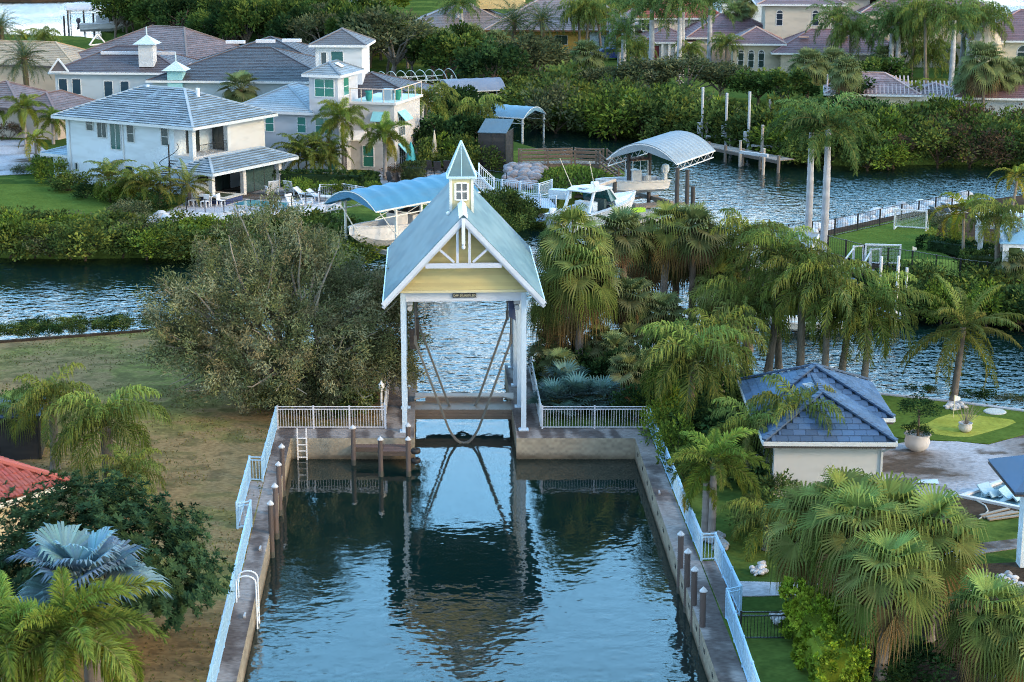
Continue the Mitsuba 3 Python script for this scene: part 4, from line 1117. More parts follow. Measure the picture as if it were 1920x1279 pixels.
for i in range(9):
    m.beam((-3.3 + .05 * i, 2.9 - .12 * i + 1.4, 4.78 - .02 * i), (-2.9 + .05 * i, 2.9 - .12 * i + 1.4, 4.84 - .02 * i), .06, .05)
part(h, 'ridge_vent', m, 'metal_paint', stuff=True)
# --- red roof at the left edge
HR = frame(*(-16.99, 68.2, 3.4)[:2], 0, 50)
h = thing('house', 'corner of a cream house with a red barrel tile roof at the left edge', 'house')
walls(h, HR, -9, -.6, 0.6, 8, .9, 3.35, (0.5, 0.43, 0.3))
pl, p, q = hip_planes(-9.6, 0, 0, 8.6, 3.4, .45)
for i, (a, b, c, d) in enumerate(pl):
    k = part(h, 'roof', MB(HR, (0.14, 0.04, 0.03)).slab(a, b, c, d, .08))
    if i in (0, 2):
        tiled_plane(k, HR, a, b, c, d, REDTILE, rg, row=.4, wid=.34, barrel=True)
m = MB(HR, (0.36, 0.1, 0.08))
for a, b, c, d in pl:
    e = p if np.linalg.norm(np.subtract(a, p)) < np.linalg.norm(np.subtract(a, q)) else q
    m.tube([np.add(a, (0, 0, .08)), np.add(e, (0, 0, .08))], .13, 7)
part(h, 'hip_cap', m)
part(h, 'fascia', MB(HR, (0.62, 0.58, 0.5)).box(-9.6, .03, -.06, .0, 3.16, 3.36), 'metal_paint')

# ------------------------------------------------------------------ docks, boat lifts and boats
def boat(name, label, fr, L, B, H, hull, deck, group=None):
    """Hull lofted from stern (y=0) to bow (y=L), keel at z=0; open cockpit."""
    k = thing(name, label, 'boat', group)
    rings = []
    for s in np.linspace(0, 1, 15):
        b = B / 2 * (1 - max(0, (s - .45) / .55) ** 2.3) * (.93 + .07 * min(1, s * 3))
        b = max(b, .03)
        zs = H * (.8 + .28 * s ** 1.6)
        zk = H * .75 * max(0, (s - .62) / .38) ** 2.2
        zc = zk + (H * .34 - zk * .2) + .0 * s
        zc = min(zc, zs - .1)
        y = s * L + (0 if s < 1 else .05)
        ins, zf = max(b - .2, b * .35), max(zs - .55 * H * min(1, (1.02 - s) * 4), zs - .6 * H)
        half = [(b * .82, zc), (b * .99, zs - .08), (b + .03, zs - .03), (b, zs), (ins, zs - .01), (ins * .96, zf)]
        ring = [(0, y, zk)] + [(x, y, z) for x, z in half] + [(-x, y, z) for x, z in half[::-1]]
        rings.append(ring)
    part(k, 'hull', MB(fr, hull).loft(rings), 'paint')
    m = MB(fr, deck)
    fl = [(r[6][0] * .98, r[6][1], r[6][2] + .0) for r in rings[1:-2]]
    for p, q in zip(fl[:-1], fl[1:]):
        m.quad((-p[0], p[1], p[2] + .02), (p[0], p[1], p[2] + .02), (q[0], q[1], q[2] + .02), (-q[0], q[1], q[2] + .02))
    part(k, 'floor', m)
    m = MB(fr, (0.5, 0.52, 0.56))
    for s_ in (1, -1):
        m.tube([(s_ * (r[3][0] + .02), r[3][1], r[3][2] - .05) for r in rings], .035, 5)
    part(k, 'rub_rail', m, 'metal_paint')
    return k




def outboard(k, fr, x, y, z, col):
    m = MB(fr, col)
    rg_ = []
    for t, w_, l_, zz in ((0, .1, .12, .55), (.2, .2, .3, .5), (.5, .24, .36, .25), (.8, .22, .34, .0), (1, .16, .24, -.15)):
        rg_.append([(x + w_ * math.cos(a), y + l_ * math.sin(a), z + zz) for a in np.linspace(0, 2 * PI, 10)[:-1]])
    m.loft(rg_)
    m.box(x - .07, x + .07, y - .16, y + .12, z - .95, z - .14, tuple(np.asarray(col) * .8))
    m.box(x - .03, x + .03, y - .3, y + .1, z - 1.15, z - .9, tuple(np.asarray(col) * .7))
    return part(k, 'outboard', m, 'metal_paint')


def canopy(label, fr, L, W, ze, rise, col, posts=(), ribs=8, bsdf='paint', frame_col=(0.55, 0.57, 0.6), corr=False, cover=True, sag=.05, pz=0.0):
    """Barrel canopy over a boat lift; x across, y along, posts down into the water."""
    k = thing('boat_canopy', label, 'canopy')
    n = 13
    a = np.linspace(-1, 1, n)
    sec = np.stack([a * W / 2, ze + rise * (1 - np.abs(a) ** 2.1)], -1)
    ny = ribs * 4 + 1 if not corr else ribs * 3 + 1
    ring = []
    for i, y in enumerate(np.linspace(0, L, ny)):
        ph = (i % 4) / 4
        d = -sag * math.sin(PI * ph) if not corr else (.06 if i % 3 == 0 else 0)
        ring.append([(x, y, z + d) for x, z in sec] + [(x, y, z + d - .03) for x, z in sec[::-1]])
    if cover:
        part(k, 'cover', MB(fr, col).loft(ring), bsdf, not corr)
    m = MB(fr, frame_col)
    for y in np.linspace(0, L, ribs + 1):
        m.tube([(x, y, z - .06) for x, z in sec], .035, 5, cap=False)
    part(k, 'rib_frames', m, 'metal_paint', stuff=True)
    for s_ in (-1, 1):
        part(k, 'eave_rail', MB(fr, frame_col).beam((s_ * W / 2, 0, ze - .02), (s_ * W / 2, L, ze - .02), .08, .1), 'metal_paint')
        part(k, 'truss_rail', MB(fr, frame_col).beam((s_ * W / 2 * .96, 0, ze - .55), (s_ * W / 2 * .96, L, ze - .55), .07, .07), 'metal_paint')
    m = MB(fr, frame_col)
    for s_ in (-1, 1):
        for i in range(ribs):
            y0, y1 = L * i / ribs, L * (i + 1) / ribs
            m.beam((s_ * W / 2 * .97, y0, ze - .05 if i % 2 else ze - .5), (s_ * W / 2 * .97, y1, ze - .5 if i % 2 else ze - .05), .03, .03)
    part(k, 'lattice', m, 'metal_paint', stuff=True)
    for x, y in posts:
        part(k, 'post', MB(fr, frame_col if pz > -1 else DARKWOOD).box(x - .07, x + .07, y - .07, y + .07, pz, ze - .05), 'metal_paint')
    return k


C1 = frame(*(-10.93, 123.8, 4.2)[:2], 0, -40)
canopy('bright blue canvas barrel canopy over the boat lift left of the boat house', C1, 10.5, 5.0, 4.3, 1.15, (0.05, 0.175, 0.3), [(-2.4, 2), (2.4, 2), (-2.4, 7), (2.4, 7), (2.4, 4.5)], ribs=7, frame_col=(0.55, 0.55, 0.52), sag=.12)
B1 = frame(-5.4, 130.2, 1.2, 140)
b = boat('motor_boat', 'white centre console boat hanging under the blue canvas canopy', B1, 8.6, 2.7, 1.75, (0.56, 0.58, 0.63), (0.5, 0.5, 0.5))
part(b, 'console', MB(B1, (0.6, 0.6, 0.62)).box(-.5, .5, 3.4, 4.5, .9, 2.2))
part(b, 'windshield', MB(B1, (0.03, 0.035, 0.04)).slab((-.5, 4.5, 2.2), (.5, 4.5, 2.2), (.45, 4.0, 2.8), (-.45, 4.0, 2.8), .04), 'pane_glass')
part(b, 'seat', MB(B1, (0.55, 0.55, 0.56)).box(-.5, .5, 2.2, 2.9, .9, 1.9))
part(b, 'leaning_post', MB(B1, (0.02, 0.02, 0.022)).box(-.5, .5, 2.0, 2.2, 1.9, 2.9))
part(b, 'leaning_post', MB(B1, (0.02, 0.02, 0.022)).box(-.55, .55, 3.2, 3.4, 2.0, 3.0))
for x in (-.4, .4):
    outboard(b, B1, x, -.25, 1.6, (0.5, 0.5, 0.52))
for y in (5.6, 6.3):
    part(b, 'hatch', MB(B1, (0.04, 0.04, 0.045)).box(-.25, .25, y, y + .3, 1.25, 1.5))
lift = thing('boat_lift', 'lift cradle and slanted mooring poles under the blue canvas canopy', 'boat lift')
for y in (2.0, 6.0):
    part(lift, 'cradle_beam', MB(B1, (0.4, 0.41, 0.42)).box(-2.2, 2.2, y - .1, y + .1, -.35, -.05), 'metal_paint')
part(lift, 'guide_pole', MB(None, (0.5, 0.48, 0.42)).tube([(-11.58, 124.0, 4.57), (-10.33, 123.5, 2.51)], .045, 6), 'metal_paint')
part(lift, 'guide_pole', MB(None, (0.45, 0.43, 0.4)).tube([(-8.8, 122.6, 4.13), (-7.61, 122.4, 2.58)], .04, 6), 'metal_paint')

C2 = frame(*(9.9, 141.6, 4.37)[:2], 0, -27)
canopy('grey ribbed metal barrel canopy on pilings over the small boat right of the dock', C2, 8.0, 5.8, 4.75, 1.35, (0.2, 0.245, 0.29), [], ribs=11, bsdf='paint', corr=True)
for i, q in enumerate(((9.2, 145.74), (12.41, 138.87), (13.38, 141.09), (13.72, 139.97), (10.89, 146.94))):
    piling(q[0], q[1], (4.7, 4.7, 4.2, 3.1, 4.7)[i], ('dark piling at the near left corner of the grey canopy', 'dark piling at the near right corner of the grey canopy', 'tall dark piling at the right side of the grey canopy', 'dark piling standing free right of the grey canopy', 'dark piling at the back left of the grey canopy')[i], r=.16, col=(0.05, 0.045, 0.045), cap=False)
B3 = frame(*(12.05, 147.5, 1.76)[:2], 1.5, 118)
b = boat('motor_boat', 'small white centre console boat under the grey metal canopy', B3, 6.2, 2.4, 1.35, (0.54, 0.56, 0.6), (0.5, 0.5, 0.5))
part(b, 'console', MB(B3, (0.55, 0.56, 0.58)).box(-.45, .45, 2.3, 3.2, .6, 1.9))
m = MB(B3, (0.65, 0.66, 0.68))
for x in (-.6, .6):
    for y in (1.8, 3.2):
        m.tube([(x, y, .8), (x * .9, y, 2.7)], .035, 5)
m.beam((-.6, 1.8, 2.7), (-.6, 3.2, 2.7), .05, .05).beam((.6, 1.8, 2.7), (.6, 3.2, 2.7), .05, .05)
part(b, 'frame', m, 'metal_paint')
part(b, 'top', MB(B3, (0.1, 0.045, 0.03)).box(-.75, .75, 1.6, 3.3, 2.72, 2.82), label='rust brown canvas top')
part(b, 'seat', MB(B3, (0.45, 0.46, 0.48)).box(-.4, .4, 1.4, 2.0, .6, 1.4))
outboard(b, B3, 0, -.2, 1.6, (0.55, 0.6, 0.65))
lift = thing('boat_lift', 'wooden lift platform with cross beams below the small boat under the grey canopy', 'boat lift')
for y, z in ((1.0, 1.2), (4.2, 1.2)):
    part(lift, 'cradle_beam', MB(B3, (0.2, 0.17, 0.15)).box(-2.9, 2.9, y - .15, y + .15, z - 1.5 - .35, z - 1.5))
part(lift, 'platform', MB(B3, (0.17, 0.15, 0.14)).box(-2.6, -1.4, -.5, 5.5, -.75, -.55))
part(lift, 'platform', MB(B3, (0.17, 0.15, 0.14)).box(1.4, 2.6, -.5, 5.5, -.75, -.55))

B2 = frame(*(3.47, 131.6, 2.44)[:2], .75, -37)
b = boat('motor_boat', 'large white cruiser with hardtop and twin outboards beside the grey blue dock', B2, 9.6, 3.1, 2.0, (0.5, 0.53, 0.58), (0.4, 0.46, 0.52))
part(b, 'foredeck', MB(B2, (0.46, 0.53, 0.6)).loft([[(-1.25, 5.3, 1.7), (-1.0, 5.3, 2.25), (1.0, 5.3, 2.25), (1.25, 5.3, 1.7)], [(-1.1, 7.2, 1.8), (-.8, 7.2, 2.15), (.8, 7.2, 2.15), (1.1, 7.2, 1.8)], [(-.25, 9.0, 2.05), (-.2, 9.0, 2.12), (.2, 9.0, 2.12), (.25, 9.0, 2.05)]]), 'metal_paint')
part(b, 'windshield', MB(B2, (0.02, 0.09, 0.09)).loft([[(-1.25, 4.6, 2.1), (-1.05, 5.7, 2.15), (1.05, 5.7, 2.15), (1.25, 4.6, 2.1)], [(-1.05, 4.3, 3.0), (-.9, 4.9, 3.0), (.9, 4.9, 3.0), (1.05, 4.3, 3.0)]]), 'pane_glass')
m = MB(B2, (0.62, 0.66, 0.7))
for x in (-1.1, 1.1):
    m.beam((x, 2.0, 1.6), (x * .95, 2.7, 3.1), .14, .2).beam((x * 1.05, 5.5, 2.2), (x * .9, 4.8, 3.05), .07, .1)
part(b, 'hardtop_legs', m, 'metal_paint')
tp = part(b, 'hardtop', MB(B2, (0.52, 0.56, 0.6)).loft([[(-1.05, 2.2, 3.02), (-1.1, 2.2, 3.1), (1.1, 2.2, 3.1), (1.05, 2.2, 3.02)], [(-1.25, 3.2, 3.06), (-1.25, 3.2, 3.22), (1.25, 3.2, 3.22), (1.25, 3.2, 3.06)], [(-1.1, 5.0, 3.02), (-1.05, 5.0, 3.14), (1.05, 5.0, 3.14), (1.1, 5.0, 3.02)]]), 'metal_paint')
part(tp, 'hatch', MB(B2, (0.3, 0.38, 0.48)).box(-.4, .3, 2.6, 3.2, 3.225, 3.25), 'metal_paint')
part(tp, 'radar', MB(B2, (0.66, 0.68, 0.7)).lathe([(.0, 3.2), (.1, 3.2), (.1, 3.3), (.3, 3.33), (.3, 3.48), (0, 3.52)], (.0, 4.3, 0), 10), 'metal_paint')
for x in (-1.0, 1.0):
    part(b, 'outrigger', MB(B2, (0.6, 0.55, 0.45)).tube([(x, 2.9, 3.1), (x * 1.3, 1.7, 5.4)], .03, 5), 'metal_paint')
part(b, 'helm_seat', MB(B2, (0.6, 0.63, 0.66)).box(-.8, .8, 2.9, 3.5, .9, 2.2))
part(b, 'helm', MB(B2, (0.05, 0.08, 0.08)).box(-.9, .9, 4.2, 4.5, 1.0, 2.3))
part(b, 'transom', MB(B2, (0.46, 0.53, 0.6)).box(-1.35, 1.35, .1, .5, .8, 1.6), 'metal_paint')
for x in (-.5, .5):
    outboard(b, B2, x, -.3, 1.6, (0.55, 0.62, 0.7))
lift = thing('boat_lift', 'lift with three dark pilings and a slanted beam along the cruiser', 'boat lift')
P3 = ((5.81, 137.14), (6.91, 138.43), (7.85, 141.09))
for q, zt in zip(P3, (3.3, 3.3, 3.3)):
    part(lift, 'pile', MB(None, (0.055, 0.05, 0.05)).tube([(q[0], q[1], -1.2), (q[0], q[1], zt)], .17, 9))
part(lift, 'top_beam', MB(None, (0.4, 0.36, 0.33)).beam((*P3[0], 3.4), (*P3[2], 3.4), .2, .2))
for y in (2.5, 6.0):
    part(lift, 'cradle_beam', MB(B2, (0.12, 0.11, 0.11)).box(-2.6, 2.6, y - .15, y + .15, -.4, -.1))
js = thing('jet_ski', 'grey jet ski with lime green seat on a low float beyond the cruiser pilings', 'jet ski')
J = frame(*(8.7, 141.63), 0, -62)
part(js, 'hull', MB(J, (0.3, 0.33, 0.36)).loft([[(-.5, 0, .35), (-.5, 0, .7), (.5, 0, .7), (.5, 0, .35)], [(-.6, 1.5, .3), (-.6, 1.5, .75), (.6, 1.5, .75), (.6, 1.5, .3)], [(-.1, 3.0, .6), (-.1, 3.0, .85), (.1, 3.0, .85), (.1, 3.0, .6)]]), 'metal_paint')
part(js, 'seat', MB(J, (0.3, 0.55, 0.03)).box(-.25, .25, .1, 1.7, .75, 1.05), 'metal_paint')
part(js, 'float', MB(J, (0.4, 0.42, 0.45)).box(-.9, .9, -.3, 2.8, .05, .32))

# grey blue dock with white railing, steps down to it
dk = thing('dock', 'grey blue plank dock with white railings and steps beside the cruiser', 'dock')
DB = (0.26, 0.33, 0.42)
a0, a1, a2, a3 = np.array((-2.33, 146.88)), np.array((2.9, 143.36)), np.array((3.45, 138.59)), np.array((-1.44, 141.89))
rg = np.random.default_rng(3)
for i in range(36):
    t0, t1 = i / 36, (i + .9) / 36
    p, q = a0 + (a1 - a0) * (t0 + t1) / 2, a3 + (a2 - a3) * (t0 + t1) / 2
    part(dk, 'plank', MB(None, jit(DB, rg, .15)).beam((*p, 1.57), (*q, 1.57), np.linalg.norm(a1 - a0) / 36 * .93, .05))
b0, b1 = np.array((-3.01, 144.9)), np.array((-2.0, 144.25))
for i in range(10):
    t = i / 10
    p = b0 + (b1 - b0) * t
    part(dk, 'step', MB(None, DB).beam((p[0] - .8, p[1] - .4, 2.9 - 1.25 * t), (p[0] + .8, p[1] + .4, 2.9 - 1.25 * t), .42, .06))
part(dk, 'lower_platform', MB(None, (0.24, 0.32, 0.42)).poly([(1.3, 140.79), (3.08, 141.72), (3.3, 138.96), (1.6, 138.07)], .7, .8))
for q in ((-1.27, 146.22), (1.05, 144.55), (3.31, 142.91), (1.64, 141.09)):
    part(dk, 'pile', MB(None, DARKWOOD).tube([(q[0], q[1], -1.2), (q[0], q[1], 1.5)], .13, 8))
PR = (0.5, 0.58, 0.68)
railing('pale railing along the near side of the grey blue dock', [(-1.43, 141.17), (3.28, 138.13)], 1.6, col=PR, post_gap=1.5, gap=.16, pk=.03, pp=.11)
railing('pale railing along the far side of the grey blue dock', [(-2.21, 146.88), (2.08, 143.85), (3.16, 145.86)], 1.6, col=PR, post_gap=1.6, gap=.16, pk=.03, pp=.11)
railing('pale stair railing on the near side of the dock steps', [(*(-2.97, 143.07), 2.9), (*(-1.47, 141.65), 1.6)], 2.9, col=PR, post_gap=1.8, gap=.17, pk=.03, pp=.11)
railing('pale stair railing on the far side of the dock steps', [(*(-2.6, 145.7), 2.9), (*(-1.44, 146.28), 1.7)], 2.9, col=PR, post_gap=1.8, gap=.17, pk=.03, pp=.11)
single('storage_box', 'pale blue storage box on the end of the grey blue dock', 'box', MB(frame(*(3.73, 143.36), 0, -20), (0.4, 0.52, 0.62)).box(-.8, .8, -.4, .4, 1.6, 2.3))

# brown boardwalk curving down to the grey canopy
bw = thing('boardwalk', 'weathered brown boardwalk ramping down to the grey canopy', 'boardwalk')
W0 = [np.array((0.67, 156.29)), np.array((5.19, 156.89)), np.array((7.55, 156.29)), np.array((9.37, 154.72))]
zs = [2.4, 2.4, 2.4, 1.2]
for i in range(3):
    p, q = W0[i], W0[i + 1]
    d = (q - p) / np.linalg.norm(q - p)
    nrm = np.array([-d[1], d[0]]) * .75
    n = int(np.linalg.norm(q - p) / .3)
    for j in range(n):
        c_ = p + (q - p) * (j + .5) / n
        z = zs[i] + (zs[i + 1] - zs[i]) * (j + .5) / n
        part(bw, 'plank', MB(None, jit((0.13, 0.1, 0.08), rg, .2)).beam((*(c_ - nrm), z), (*(c_ + nrm), z), .27, .06))
    for s_ in (-1, 1):
        part(bw, 'stringer', MB(None, (0.1, 0.075, 0.06)).beam((*(p + nrm * s_), zs[i] - .17), (*(q + nrm * s_), zs[i + 1] - .17), .1, .25))
        for zz in (.35, .7, 1.05):
            part(bw, 'rail', MB(None, (0.11, 0.08, 0.065)).beam((*(p + nrm * s_), zs[i] + zz), (*(q + nrm * s_), zs[i + 1] + zz), .06, .13))
        for j in range(n // 6 + 1):
            c_ = p + (q - p) * j / max(1, n // 6) + nrm * s_
            z = zs[i] + (zs[i + 1] - zs[i]) * j / max(1, n // 6)
            part(bw, 'post', MB(None, (0.1, 0.075, 0.06)).box(c_[0] - .07, c_[0] + .07, c_[1] - .07, c_[1] + .07, .2, z + 1.15))
# far dock with pale lift poles
fd = thing('dock', 'grey wooden dock with pale lift poles against the far mangrove bank', 'dock')
e0, e1 = np.array((16.63, 180.04)), np.array((24.7, 166.82))
d = (e1 - e0) / np.linalg.norm(e1 - e0)
nr = np.array([-d[1], d[0]])
n = int(np.linalg.norm(e1 - e0) / .35)
for j in range(n):
    c_ = e0 + (e1 - e0) * (j + .5) / n
    part(fd, 'plank', MB(None, jit((0.19, 0.165, 0.15), rg, .2)).beam((*(c_ - nr * .9), 1.1), (*(c_ + nr * .9), 1.1), .32, .07))
part(fd, 'stringer', MB(None, (0.1, 0.08, 0.07)).beam((*(e0 - nr * .9), .95), (*(e1 - nr * .9), .95), .12, .25))
for j in range(7):
    c_ = e0 + (e1 - e0) * j / 6 - nr * .9
    part(fd, 'pile', MB(None, (0.13, 0.11, 0.1)).tube([(*c_, -1.2), (*c_, 1.6)], .15, 8))
for i, (px_, yy) in enumerate((((18.53, 181.55), 4.9), ((20.62, 179.3), 4.6), ((22.25, 174.94), 5.2))):
    part(fd, 'lift_pole', MB(None, (0.36, 0.38, 0.43)).tube([(*px_, .2), (*px_, 1.1 + yy)], .13, 8), 'metal_paint')
    part(fd, 'winch_box', MB(None, (0.4, 0.42, 0.47)).box(px_[0] - .45, px_[0] - .15, px_[1] - .2, px_[1] + .2, 1.5, 2.6), 'metal_paint')
    part(fd, 'cradle', MB(None, (0.4, 0.43, 0.48)).beam((px_[0] + .2, px_[1] - .6, 1.35), (px_[0] + 3, px_[1] - .9, 1.3), .3, .18), 'metal_paint')
for q, zt in (((19.0, 181.55), 2.6), ((21.0, 178.56), 2.6), ((23.14, 171.81), 3.6), ((24.89, 180.04), 5.0), ((20.92, 170.11), 2.4), ((22.43, 165.21), 2.4)):
    part(fd, 'pile', MB(None, (0.3, 0.27, 0.25)).tube([(*q, -1.2), (*q, zt)], .14, 8))
part(fd, 'cross_beam', MB(None, (0.38, 0.4, 0.44)).beam((*(20.1, 163.53), 2.3), (*(22.25, 161.28), 2.3), .22, .25))

C3 = frame(*(1.33, 186.0, 0.28)[:2], 0, 24)
canopy('light blue barrel canopy standing in the canal right of the screened porch', frame(*(2.32, 188.0, -0.0)[:2], 0, 60), 6.0, 4.6, 2.4, .95, (0.1, 0.21, 0.32), [(-2.2, .2), (2.2, .2), (-2.2, 5), (2.2, 5)], ribs=5, frame_col=(0.45, 0.5, 0.55))
canopy('grey blue barrel canopy half hidden among trees along the upper canal', frame(*(-7.52, 206.0, 1.76)[:2], 0, -70), 6.5, 4.4, 3.0, 1.2, (0.15, 0.19, 0.27), [(-2.2, .4), (2.2, .4), (-2.2, 7), (2.2, 7)], ribs=5, frame_col=(0.4, 0.42, 0.42))
canopy('bare white canopy frame without cover behind the dark roof', frame(*(-15.91, 213.0, 1.54)[:2], 0, -66), 9.5, 4.6, 3.3, 1.0, WHITE, [(-2.3, y) for y in (.3, 4, 7.5, 10.7)] + [(2.3, y) for y in (.3, 4, 7.5, 10.7)], ribs=8, frame_col=(0.6, 0.6, 0.57), cover=False)
canopy('pale canopy over a boat lift in the bay at the top left', frame(*(-71.76, 305.0, 1.31)[:2], 0, -80), 9.0, 5.5, 5.0, 1.0, (0.42, 0.44, 0.5), [(-2.6, .3), (2.6, .3), (-2.6, 8.7), (2.6, 8.7)], ribs=5, frame_col=(0.25, 0.25, 0.25))
BX = frame(*(-69.16, 302.0, 1.89)[:2], 1.6, -80)
b = boat('motor_boat', 'white boat with dark motors on the lift in the bay at the top left', BX, 7.5, 2.6, 1.6, (0.55, 0.57, 0.6), (0.4, 0.4, 0.42))
part(b, 'cabin', MB(BX, (0.4, 0.42, 0.46)).box(-.7, .7, 2.6, 4.6, .9, 2.6))
for x in (-.5, .5):
    outboard(b, BX, x, -.2, 1.6, (0.04, 0.04, 0.06))
for i, q in enumerate(((-74.68, 314.61), (-77.66, 330.26), (-74.35, 327.93), (-71.2, 321.13))):
    piling(q[0], q[1], 3.2, ('leftmost', 'second', 'third', 'rightmost')[i] + ' dark piling of the lift in the bay at the top left', r=.16, col=(0.06, 0.05, 0.05), cap=False)
# dock, boat and poles on the near side of the sports lawn
d2 = thing('dock', 'dark dock with grey top left of the sports lawn behind the palms', 'dock')
part(d2, 'deck', MB(None, (0.2, 0.22, 0.24)).poly([(14.59, 119.12), (17.76, 119.46), (18.87, 113.25), (16.41, 109.93), (15.81, 112.63), (14.33, 115.47)], 1.1, 1.3))
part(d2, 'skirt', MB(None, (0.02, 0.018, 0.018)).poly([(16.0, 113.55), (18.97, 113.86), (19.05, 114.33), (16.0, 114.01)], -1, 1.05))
single('boat_cover', 'covered pale boat on the dock behind the palms left of the sports lawn', 'boat', MB(frame(*(16.97, 115.79), 1.3, 75), (0.5, 0.48, 0.46)).loft([[(x * w_, y, z * h_) for x, z in ((-.9, .1), (-.8, .8), (0, 1.1), (.8, .8), (.9, .1))] for y, w_, h_ in ((-3.2, .7, .8), (-1, 1, 1), (1.5, 1, 1.1), (3.2, .2, .9))]), 'metal_paint', True)
rf = thing('dock_roof', 'small slate blue hip roof of a dock shelter behind the palms', 'roof')
RF = frame(*(16.17, 115.26), 0, -15)
hip_roof(rf, RF, -3.4, 2.2, 0, 4.2, 3.4, .35, (0.14, 0.18, 0.22), .4, seed=61, row=.4, seg=.8)
for x, y in ((-3.2, .2), (2, .2), (-3.2, 4), (2, 4)):
    part(rf, 'post', MB(RF, (0.35, 0.35, 0.36)).box(x - .1, x + .1, y - .1, y + .1, .3, 3.3))
SKF = frame(*(19.54, 106.31), .15, 98)
b = boat('skiff', 'low pale skiff moored beside the mangroves at right', SKF, 5.0, 1.9, .8, (0.45, 0.52, 0.58), (0.4, 0.45, 0.5))
b = boat('skiff', 'blue grey skiff moored under the bank right of the fan palms', frame(*(23.26, 108.45), .2, 80), 4.2, 1.8, .8, (0.3, 0.4, 0.5), (0.3, 0.38, 0.44))
for i, (q, zt) in enumerate((((22.35, 110.68), 3.6), ((22.37, 105.91), 4.6), ((23.62, 109.28), 3.2))):
    piling(q[0], q[1], zt, ('white slim pole left of the moored skiffs', 'tall white slim pole in front of the moored skiffs', 'short pale pole right of the moored skiffs')[i], r=.08, col=(0.6, 0.6, 0.62), cap=False)
# white steps to the sports lawn
ws = thing('steps', 'blue grey steps with white handrails leading to the sports lawn', 'steps')
for i in range(4):
    part(ws, 'step', MB(frame(*(21.52, 117.43), 0, -18), (0.28, 0.38, 0.46)).box(-.9, .9, -i * .4, -i * .4 + .4, 1.35 - i * .22, 1.45 - i * .22))
for qa, qb in (((22.32, 119.66), (20.75, 116.87)), ((23.24, 118.63), (21.76, 115.26))):
    part(ws, 'handrail', MB(None, WHITE).beam((*qa, 2.35), (*qb, 1.4), .08, .08), 'metal_paint')
    for dx in (0, .7):
        part(ws, 'post', MB(None, WHITE).box(qa[0] + dx - .07, qa[0] + dx + .07, qa[1] + dx * .4 - .07, qa[1] + dx * .4 + .07, 1.2, 2.5), 'metal_paint')
    part(ws, 'rail', MB(None, WHITE).beam((*qa, 2.45), (qa[0] + .7, qa[1] + .28, 2.45), .08, .08), 'metal_paint')

# ------------------------------------------------------------------ vegetation
def leaf_ply(V, F, K, bsdf='leaf'):
    return mikit.ply((np.vstack(V), np.vstack(F)), bsdf, color=np.clip(np.vstack(K), 0, 1))


def kites(c, a, b, L, W, col, V, F, K):
    n = len(c)
    o = sum(len(v) for v in V)
    L, W = np.broadcast_to(L, (n,))[:, None], np.broadcast_to(W, (n,))[:, None]
    V.append(np.stack([c, c + a * L * .5 + b * W / 2, c + a * L, c + a * L * .5 - b * W / 2], 1).reshape(-1, 3))
    i = o + 4 * np.arange(n)[:, None]
    F.append(np.vstack([i + [0, 1, 2], i + [0, 2, 3]]))
    K.append(np.repeat(col, 4, 0))


def unitv(v):
    return v / (np.linalg.norm(v, axis=-1, keepdims=True) + 1e-9)


def crown_mesh(seed, clumps, leaves, rad, L, W, cols, cr=.36, low=-.35, up=.4, shell=(.55, 1.0), star=False, box=False):
    """Leaves in clumps through an uneven crown of radii rad about the origin; each clump takes its own tone."""
    r = np.random.default_rng(seed)
    rad = np.asarray(rad, float)
    d = unitv(r.normal(size=(clumps * 3, 3)))
    d = d[d[:, 2] > low][:clumps]
    lump = .72 + .5 * meshkit.noise(d * 1.7 + seed, seed)
    cc = d * rad * (r.uniform(*shell, len(d)) * lump)[:, None]
    if box:
        cc = r.uniform(-1, 1, (clumps, 3)) * rad
        ax = r.integers(0, 3, clumps)
        s_ = np.where(r.random(clumps) < .5, -1, 1)
        s_[ax == 2] = 1
        cc[np.arange(clumps), ax] = s_ * rad[ax]
    cols = np.asarray(cols, float)
    V, F, K = [], [], []
    per = leaves // len(cc)
    pick = cols[r.integers(0, len(cols), len(cc))] * r.uniform(.5, 1.4, (len(cc), 1))
    for c, k in zip(cc, pick):
        s_ = unitv(r.normal(size=(per, 3)))
        p = c + s_ * (r.random((per, 1)) ** .45) * rad.min() * cr * r.uniform(.75, 1.25) * (.25 if box else 1)
        a = unitv(s_ * .8 + unitv(p + 1e-6) * .5 + r.normal(size=(per, 3)) * .5 + [0, 0, up])
        b = unitv(np.cross(a, r.normal(size=(per, 3))))
        kites(p, a, b, L * r.uniform(.7, 1.3, per), W * r.uniform(.7, 1.3, per), k * r.uniform(.7, 1.3, (per, 1)), V, F, K)
    return V, F, K, cc


def add_mb(mb, V, F, K):
    o = sum(len(v) for v in V)
    V.append(np.vstack(mb.V))
    F.append(np.vstack(mb.F) + o)
    K.append(np.vstack(mb.K))


def limbs(seed, targets, base_r, fork=.35, col=(0.12, 0.1, 0.085), lean=0.0, n=5, z0=0.0):
    """A trunk that forks into limbs reaching the given points."""
    r = np.random.default_rng(seed)
    m = MB(None, col)
    top = targets.mean(0)
    f = np.array([lean, 0, z0]) + np.array([top[0] * .3, top[1] * .3, top[2] * fork])
    m.tube([(0, 0, z0 - .1), (f[0] * .4, f[1] * .4, z0 * .5 + f[2] * .5), f], [base_r, base_r * .8, base_r * .65], 7)
    for t in targets:
        mid = f + (t - f) * .5 + r.normal(size=3) * .12 * np.linalg.norm(t - f)
        mid[2] += .06 * np.linalg.norm(t - f)
        m.tube([f, mid, t], [base_r * .5, base_r * .26, base_r * .07], n, cap=False)
    return m


